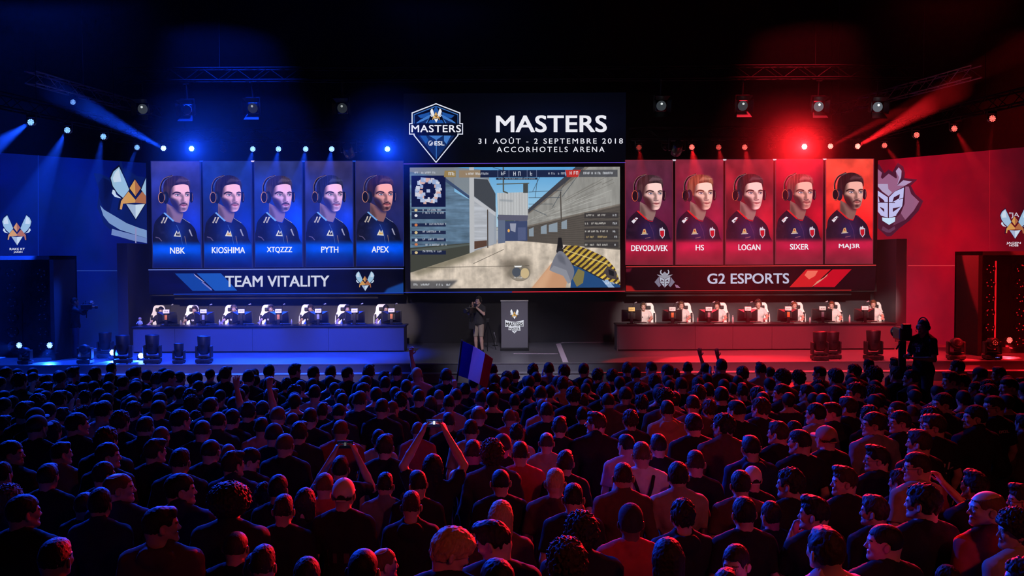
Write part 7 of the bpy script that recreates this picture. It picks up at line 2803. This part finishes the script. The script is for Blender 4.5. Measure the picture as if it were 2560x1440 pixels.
KW = {'tee': 'T-shirt', 'jacket': 'jacket', 'hoodie': 'hoodie', 'polo': 'polo shirt', 'long': 'sweater', 'tank': 'tank top'}
CW = {'black': 'black', 'charcoal': 'charcoal', 'navy': 'navy', 'grey': 'grey', 'light': 'pale', 'white': 'white', 'beige': 'beige', 'red': 'red', 'brown': 'brown', 'pink': 'pink', 'teal': 'teal', 'green': 'green', 'orange': 'orange'}
PW = {'wr': 'waving', 'clap': 'clapping', 'pt': 'pointing up', 'up2': 'holding a phone high', 'mid2': 'holding a phone overhead', 'phn': 'filming with a phone', 'phl': 'filming with a phone', 'chin': 'hand on chin', 'hold': 'holding the flag', 'dr': 'looking down', 'dl': 'looking down'}
bins = {}
for d in PEOPLE:
    cx, cyy = d['px'], d['py'] + d['w'] * 0.5
    best = min(MARKS, key=lambda m: math.hypot(cx - m[0], cyy - m[1]))
    dx, dy = cx - best[0], best[1] - cyy
    dist = math.hypot(dx, dy)
    sec = int(((math.degrees(math.atan2(dy, dx)) + 22.5) % 360) // 45)
    d['bin'] = (best[2], sec)
    d['self'] = dist < 26
    d['dist'] = dist
    bins.setdefault(d['bin'], []).append(d)
for k, v in bins.items():
    v.sort(key=lambda d: d['dist'])
    n = 0
    for d in v:
        look = 'bald' if d['hair'] == 'ring' else (d['cap'] + (' cap' if d['cap'] != 'beanie' else '')) if d['cap'] else '%s hair' % HW[d['hair']]
        cl = '%s %s' % (CW[d['col']], KW[d['kind']])
        act = PW.get(d['pose'], 'glasses' if d['glasses'] else '')
        if d['cap']: look = 'dark cap' if d['cap'] == 'dark' else 'beanie' if d['cap'] == 'beanie' else '%s cap' % d['cap']
        base = '%s, %s' % (look, cl) + (', ' + act if act else '')
        if d['self'] and sum(x['self'] for x in v) == 1 and not any(x['self'] and x['bin'][0] == k[0] and x['bin'] != k for x in PEOPLE):
            d['label'] = 'person with ' + base + ', at ' + k[0]
        else:
            d['label'] = 'person with ' + base + ', %s %s %s' % (NTH[n], SECT[k[1]], k[0])
            n += 1
seen = set()
for d in PEOPLE:
    L = d['label'].split()
    if len(L) > 16: d['label'] = d['label'].replace('person with ', 'person, ')
    if len(re.findall(r"[A-Za-z0-9][A-Za-z0-9'-]*", d['label'])) > 16: d['label'] = d['label'].replace(' hair,', ',')
    if len(re.findall(r"[A-Za-z0-9][A-Za-z0-9'-]*", d['label'])) > 16: d['label'] = d['label'].replace('person with ', '').replace('person, ', '')
    if len(re.findall(r"[A-Za-z0-9][A-Za-z0-9'-]*", d['label'])) > 16: d['label'] = d['label'].replace(', ' + PW.get(d['pose'], '-'), '')

print_red = mat('print_pale', (0.55, 0.42, 0.4), 0.7)
scrawl = [[(0, 0.4), (0.1, 0.42), (0.12, 1.0), (0.02, 0.98)], [(0.14, 0.35), (0.42, 0.3), (0.44, 0.4), (0.16, 0.46)], [(0.3, 0.4), (0.36, 0.4), (0.38, 0.8), (0.32, 0.82)], [(0.45, 0.5), (0.6, 0.44), (0.62, 0.66), (0.48, 0.72)],
          [(0.7, 0.3), (0.76, 0.3), (0.78, 0.75), (0.72, 0.78)], [(0.82, 0.3), (0.99, 0.34), (0.96, 0.44), (0.82, 0.4)], [(0.2, 0.05), (0.7, 0.0), (0.7, 0.1), (0.22, 0.16)]]


def phone(par, key, label, lit, s=1.0, bright=1.0):
    """smartphone held between the raised hands of a person"""
    p = POSES[key]
    a = p['R']; b = p['L']
    d = np.array(a['d'], float); d /= np.linalg.norm(d)
    mid = (np.array(a['wr']) + d * 0.10 + np.array(b['wr']) + np.array(b['d'], float) / np.linalg.norm(b['d']) * 0.10) / 2
    w = par.matrix_basis @ Vector((mid[0], mid[1] - 0.005, mid[2]))
    t = tag(empty('smartphone', w, par.rotation_euler[2]), label, 'phone')
    t.rotation_euler = (rad(-12), 0, par.rotation_euler[2] - (0.55 if key == 'phl' else 0))
    b_ = bmesh.new(); box(b_, (-0.078, 0.0, -0.038), (0.078, 0.009, 0.038), 0.004); obj('casing', b_, black_plastic, t)
    c = Canvas(96, 48, 96, 48, (20, 24, 60))
    c.a *= (0.4 + 1.6 * np.clip(noise2(48, 96, (8, 5), 3) + 0.5, 0, 1))[..., None]
    c.poly([(6, 14), (40, 12), (40, 28), (6, 30)], (90, 110, 210)); c.poly([(42, 9), (56, 9), (56, 32), (42, 32)], (240, 244, 250)); c.poly([(60, 13), (90, 15), (90, 30), (60, 28)], (200, 90, 120))
    for k in range(5): c.poly([(10 + k * 6, 16), (14 + k * 6, 16), (14 + k * 6, 26), (10 + k * 6, 26)], (200, 210, 245)); c.poly([(62 + k * 6, 17), (65 + k * 6, 17), (65 + k * 6, 26), (62 + k * 6, 26)], (250, 190, 200))
    c.poly([(0, 34), (96, 34), (96, 48), (0, 48)], (20, 16, 40))
    c.a *= bright
    bm_ = bmesh.new()
    uvl = bm_.loops.layers.uv.new('UVMap')
    vv = [bm_.verts.new(q) for q in ((-0.073, -0.0006, -0.034), (0.073, -0.0006, -0.034), (0.073, -0.0006, 0.034), (-0.073, -0.0006, 0.034))]
    fc = bm_.faces.new(vv)
    for lp, uvv in zip(fc.loops, ((0, 0), (1, 0), (1, 1), (0, 1))): lp[uvl].uv = uvv
    obj('display', bm_, image_mat('phone_picture', c.image('phone_picture'), 1.0), t)
    t.scale = (s, s, s)
    return t


def backpack(par, label):
    M = par.matrix_basis
    t = tag(empty('backpack', M @ Vector((0, -0.13, 1.2)), par.rotation_euler[2]), label, 'backpack')
    b = bmesh.new(); box(b, (-0.07, -0.12, -0.34), (0.13, 0.02, -0.02), 0.05); obj('bag', b, black_cloth, t)
    b = bmesh.new()
    for s in (-1, 1):
        path_tube(b, [(s * 0.03, -0.01, 0.03), (s * 0.07, -0.035, 0.17), (s * 0.10, 0.03, 0.262), (s * 0.11, 0.13, 0.25)], 0.017, 8)
    path_tube(b, [(0.0, -0.01, 0.03), (0.02, -0.02, -0.1)], 0.02, 8)
    obj('strap', b, black_cloth, t)


LAND = {}
for i, d in enumerate(PEOPLE):
    D = d['D']
    x, z = d['rx'] * D, CAMZ - d['slope'] * D
    face = math.atan2(x, 32 - D)
    rz = face * 0.7 + RND.uniform(-0.12, 0.12)
    if d['px'] > 1900: rz += 0.18
    if d['mark'] in ('phone', 'phone2', 'flag', 'pack2'): rz = 0.02
    if d['mark'] == 'phone3': rz = 0.30
    if d['mark'] == 'face': rz = rad(140)
    crown = CROWN
    if d['hair'] in ('curly', 'afro', 'mop', 'messy', 'quiff') and not d['cap']: crown += 0.03
    sc = z / crown
    wide = min(1.12, max(0.9, (F * 0.19 / D) and d['w'] / (F * 0.18 / D))) if D < 13 else RND.uniform(0.96, 1.06)
    wide = min(1.1, max(0.94, wide))
    yo = 0.0
    o = person((x, D - 0.02, 0), rz, d['pose'], d['hair'], d['hc'], d['kind'], d['col'], sc, wide, skin_dark if d['skin'] else None, d['glasses'], d['label'], 'crowd standing before the stage', cap=d['cap'])
    d['obj'] = o
    m = d['mark']
    if m == 'phone': phone(o, 'up2', 'smartphone with a bright picture of the stage, held highest over the crowd', True, 1.0, 1.0)
    if m == 'phone2': phone(o, 'mid2', 'dim smartphone held up between two hands before a red T-shirt', True, 1.0, 0.35)
    if m == 'phone3': phone(o, 'phl', 'pale smartphone held at face height beside the bald man in red', True, 1.0, 0.8)
    if m == 'pack': backpack(o, 'dark backpack on an orange T-shirt in the middle of the crowd')
    if m == 'pack2': backpack(o, 'dark strapped backpack on the white shirt near the red shirt')
    sm = get_shirt(d['pose'], d['kind'])
    if m == 'print': print_on(o, sm, 'STAGE CREW', 0, 1.34, 0.24, 0.025, -1, mat('print_dim', (0.08, 0.04, 0.05), 0.8))
    if m == 'print2': print_on(o, sm, scrawl, 0.02, 1.36, 0.16, 0.06, -1, mat('print_dim', (0.08, 0.04, 0.05), 0.8))
    if m == 'print3': print_on(o, sm, 'EM2L', 0.0, 1.38, 0.14, 0.03, -1, print_red)
    if m == 'print4': print_on(o, sm, scrawl, 0.06, 1.22, 0.16, 0.13, -1, print_red)
    if m == 'shades': child('sunglasses', glasses_mesh(), o, Matrix.Translation((0, 0.0, 1.575 + 0.075)) @ Matrix.Rotation(rad(15), 4, 'X'))
    if m == 'print5': print_on(o, sm, [[(0, 0), (1, 0), (1, 0.03), (0, 0.03)], [(0, 0.97), (1, 0.97), (1, 1), (0, 1)], [(0, 0), (0.02, 0), (0.02, 1), (0, 1)], [(0.98, 0), (1, 0), (1, 1), (0.98, 1)], [(0.2, 0.2), (0.35, 0.2), (0.35, 0.8), (0.2, 0.8)], [(0.6, 0.2), (0.8, 0.2), (0.8, 0.8), (0.6, 0.8)]], 0, 1.18, 0.22, 0.13, -1, mat('print_dim', (0.08, 0.04, 0.05), 0.8))
    if m == 'print6':
        print_on(o, sm, 'DANTTE TEAM', 0.02, 1.385, 0.36, 0.07, -1, print_red)
        print_on(o, sm, 'EST', 0.04, 1.31, 0.12, 0.03, -1, mat('print_orange', (0.4, 0.14, 0.05), 0.8))
# print on the back of the shirt behind the man with sunglasses pushed up, and on the platform operator
tg = min(PEOPLE, key=lambda d: math.hypot(d['px'] - 2332, d['py'] - 1037))
print_on(tg['obj'], get_shirt(tg['pose'], tg['kind']), scrawl, 0.0, 1.25, 0.28, 0.17, -1, print_red)
def flag_cloth(nm, col):
    m = mat('flag_' + nm, col, 0.85, var=0.05)
    n, l = m.node_tree.nodes, m.node_tree.links
    tr = n.new('ShaderNodeBsdfTranslucent')
    tr.inputs[0].default_value = (*col, 1)
    ms = n.new('ShaderNodeMixShader')
    ms.inputs[0].default_value = 0.55
    l.new(n['Principled BSDF'].outputs[0], ms.inputs[1])
    l.new(tr.outputs[0], ms.inputs[2])
    l.new(ms.outputs[0], n['Material Output'].inputs[0])
    return m


# tricolour flag on its pole
fd = next(d for d in PEOPLE if d['mark'] == 'flag')
DF = fd['D'] + 0.19
fl_ = tag(empty('flag', PY(1141, 968, DF)), 'blue white and red tricolour flag on a pole waved above the crowd', 'flag')
base = fl_.location.copy()
bm = bmesh.new(); tube(bm, PY(1155.2, 850, DF) - base, PY(1138, 985, DF) - base, 0.013, n=8); obj('pole', bm, black_plastic, fl_)
tl, bl, tr, br = (1155, 852), (1142, 937.5), (1232.5, 897), (1217, 972)
for nm, u0, u1, col in (('blue_stripe', 0, 0.37, (0.012, 0.05, 0.28)), ('white_stripe', 0.37, 0.75, (0.62, 0.58, 0.62)), ('red_stripe', 0.75, 1.0, (0.5, 0.02, 0.05))):
    bm = bmesh.new()
    nu, nv = 10, 16
    for side in (0, 1):
        rows = []
        for j in range(nv + 1):
            v = j / nv
            row = []
            for i in range(nu + 1):
                u = u0 + (u1 - u0) * i / nu
                x = (tl[0] * (1 - u) + tr[0] * u) * (1 - v) + (bl[0] * (1 - u) + br[0] * u) * v
                y = (tl[1] * (1 - u) + tr[1] * u) * (1 - v) + (bl[1] * (1 - u) + br[1] * u) * v - 3.5 * math.sin(u * 3.1)
                w = PY(x, y, DF + 0.05 * math.sin(u * 9 + v * 2) * u + 0.004 * side) - base
                row.append(bm.verts.new(w))
            rows.append(row)
        for j in range(nv):
            for i in range(nu):
                q = (rows[j][i], rows[j][i + 1], rows[j + 1][i + 1], rows[j + 1][i])
                bm.faces.new(q if side else q[::-1])
    o = obj(nm, bm, flag_cloth(nm, col), fl_, True)
    o['label'] = nm.replace('_', ' ') + ' of the flag'

# --- the far, dense rest of the crowd: too many to count ------------------------------------------------
def crowd_mass(spots):
    f = Field(axis(-0.33, 0.33, 0.03), axis(-0.2, 0.2, 0.03), axis(0.0, 1.82, 0.04, [(1.46, 1.8, 0.024)]))
    p = POSES['n0']
    _, _, h, R = frame(p)
    torso_prims(f, p, 0.012)
    legs_prims(f, p, 0.012)
    for s, a, sh, el, wr in arms_of(p):
        f.cone(sh, el, 0.06, 0.05, 0.03); f.cone(el, wr, 0.045, 0.03, 0.02)
    f.cone(A_(0, -0.02, 1.45), h, 0.065, 0.055, 0.03)
    f.ell((0, -0.01, 1.67), (0.085, 0.105, 0.1), 0.02)
    f.ell((0, 0.03, 1.62), (0.062, 0.06, 0.085), 0.02)
    v, q = f.mesh()
    c = v[q].mean(1)
    mi = np.where(c[:, 2] < 0.95, 2, np.where(c[:, 2] < 1.50, 1, np.where(c[:, 2] - 1.575 > 0.05 + 0.72 * c[:, 1], 3, 0)))
    V, Q, M = [], [], []
    for k, (x, y, z, rz, s) in enumerate(spots):
        cr, sr = math.cos(rz), math.sin(rz)
        w = v.copy() * s
        w[:, 0], w[:, 1] = v[:, 0] * cr * s - v[:, 1] * sr * s + x, v[:, 0] * sr * s + v[:, 1] * cr * s + y
        V.append(w); Q.append(q + k * len(v))
        M.append(np.where(mi == 1, 4 + k % 3, mi) if True else mi)
    M = np.concatenate(M)
    o = link('crowd', grid_mesh('crowd', np.concatenate(V), np.concatenate(Q), [skin_m, cloth('black'), cloth('jeans'), hair_mat('dark'), cloth('black'), cloth('charcoal'), cloth('navy')], M))
    return tag(o, 'dense far rows of spectators packed before the stage', 'crowd', None, 'stuff')


rr = random.Random(4)
spots = []
taken = [(d['rx'] * d['D'], d['D']) for d in PEOPLE]
tries = 0
while len(spots) < 110 and tries < 8000:
    tries += 1
    px, py = (rr.uniform(-20, 640), rr.uniform(918, 1010)) if rr.random() < 0.55 else (rr.uniform(640, 2580), rr.uniform(932, 985))
    r = ray(px, py)
    hgt = rr.uniform(1.66, 1.82)
    D = (CAMZ - hgt) / (-r.z / r.y)
    x = r.x / r.y * D
    if abs(px - 2300) < 150 and abs(D - DP) < 1.2: continue
    if all((x - a) ** 2 + ((D - b) * 1.2) ** 2 > 0.46 ** 2 for a, b in taken):
        spots.append((x, D, 0, math.atan2(x, 32 - D) * 0.7 + rr.uniform(-.2, .2), hgt / 1.765))
        taken.append((x, D))
crowd_mass(spots)

# ------------------------------------------------------------------ thin haze over the stage, thinning out upwards
def haze(dens, y0, z1):
    hm = bpy.data.materials.new('stage_haze')
    n, l = nodes_of(hm)
    n.remove(n['Principled BSDF'])
    v = n.new('ShaderNodeVolumeScatter')
    v.inputs['Density'].default_value = dens
    v.inputs['Anisotropy'].default_value = 0.35
    l.new(v.outputs[0], n['Material Output'].inputs['Volume'])
    b = bmesh.new()
    box(b, (-20, y0, 0.6), (20, 33.05, z1))
    o = obj('haze', b, hm)
    o['kind'] = 'stuff'


for dens, y0, z1 in ((0.0030, 24.5, 8.2), (0.0014, 22.6, 10.0)):
    haze(dens, y0, z1)
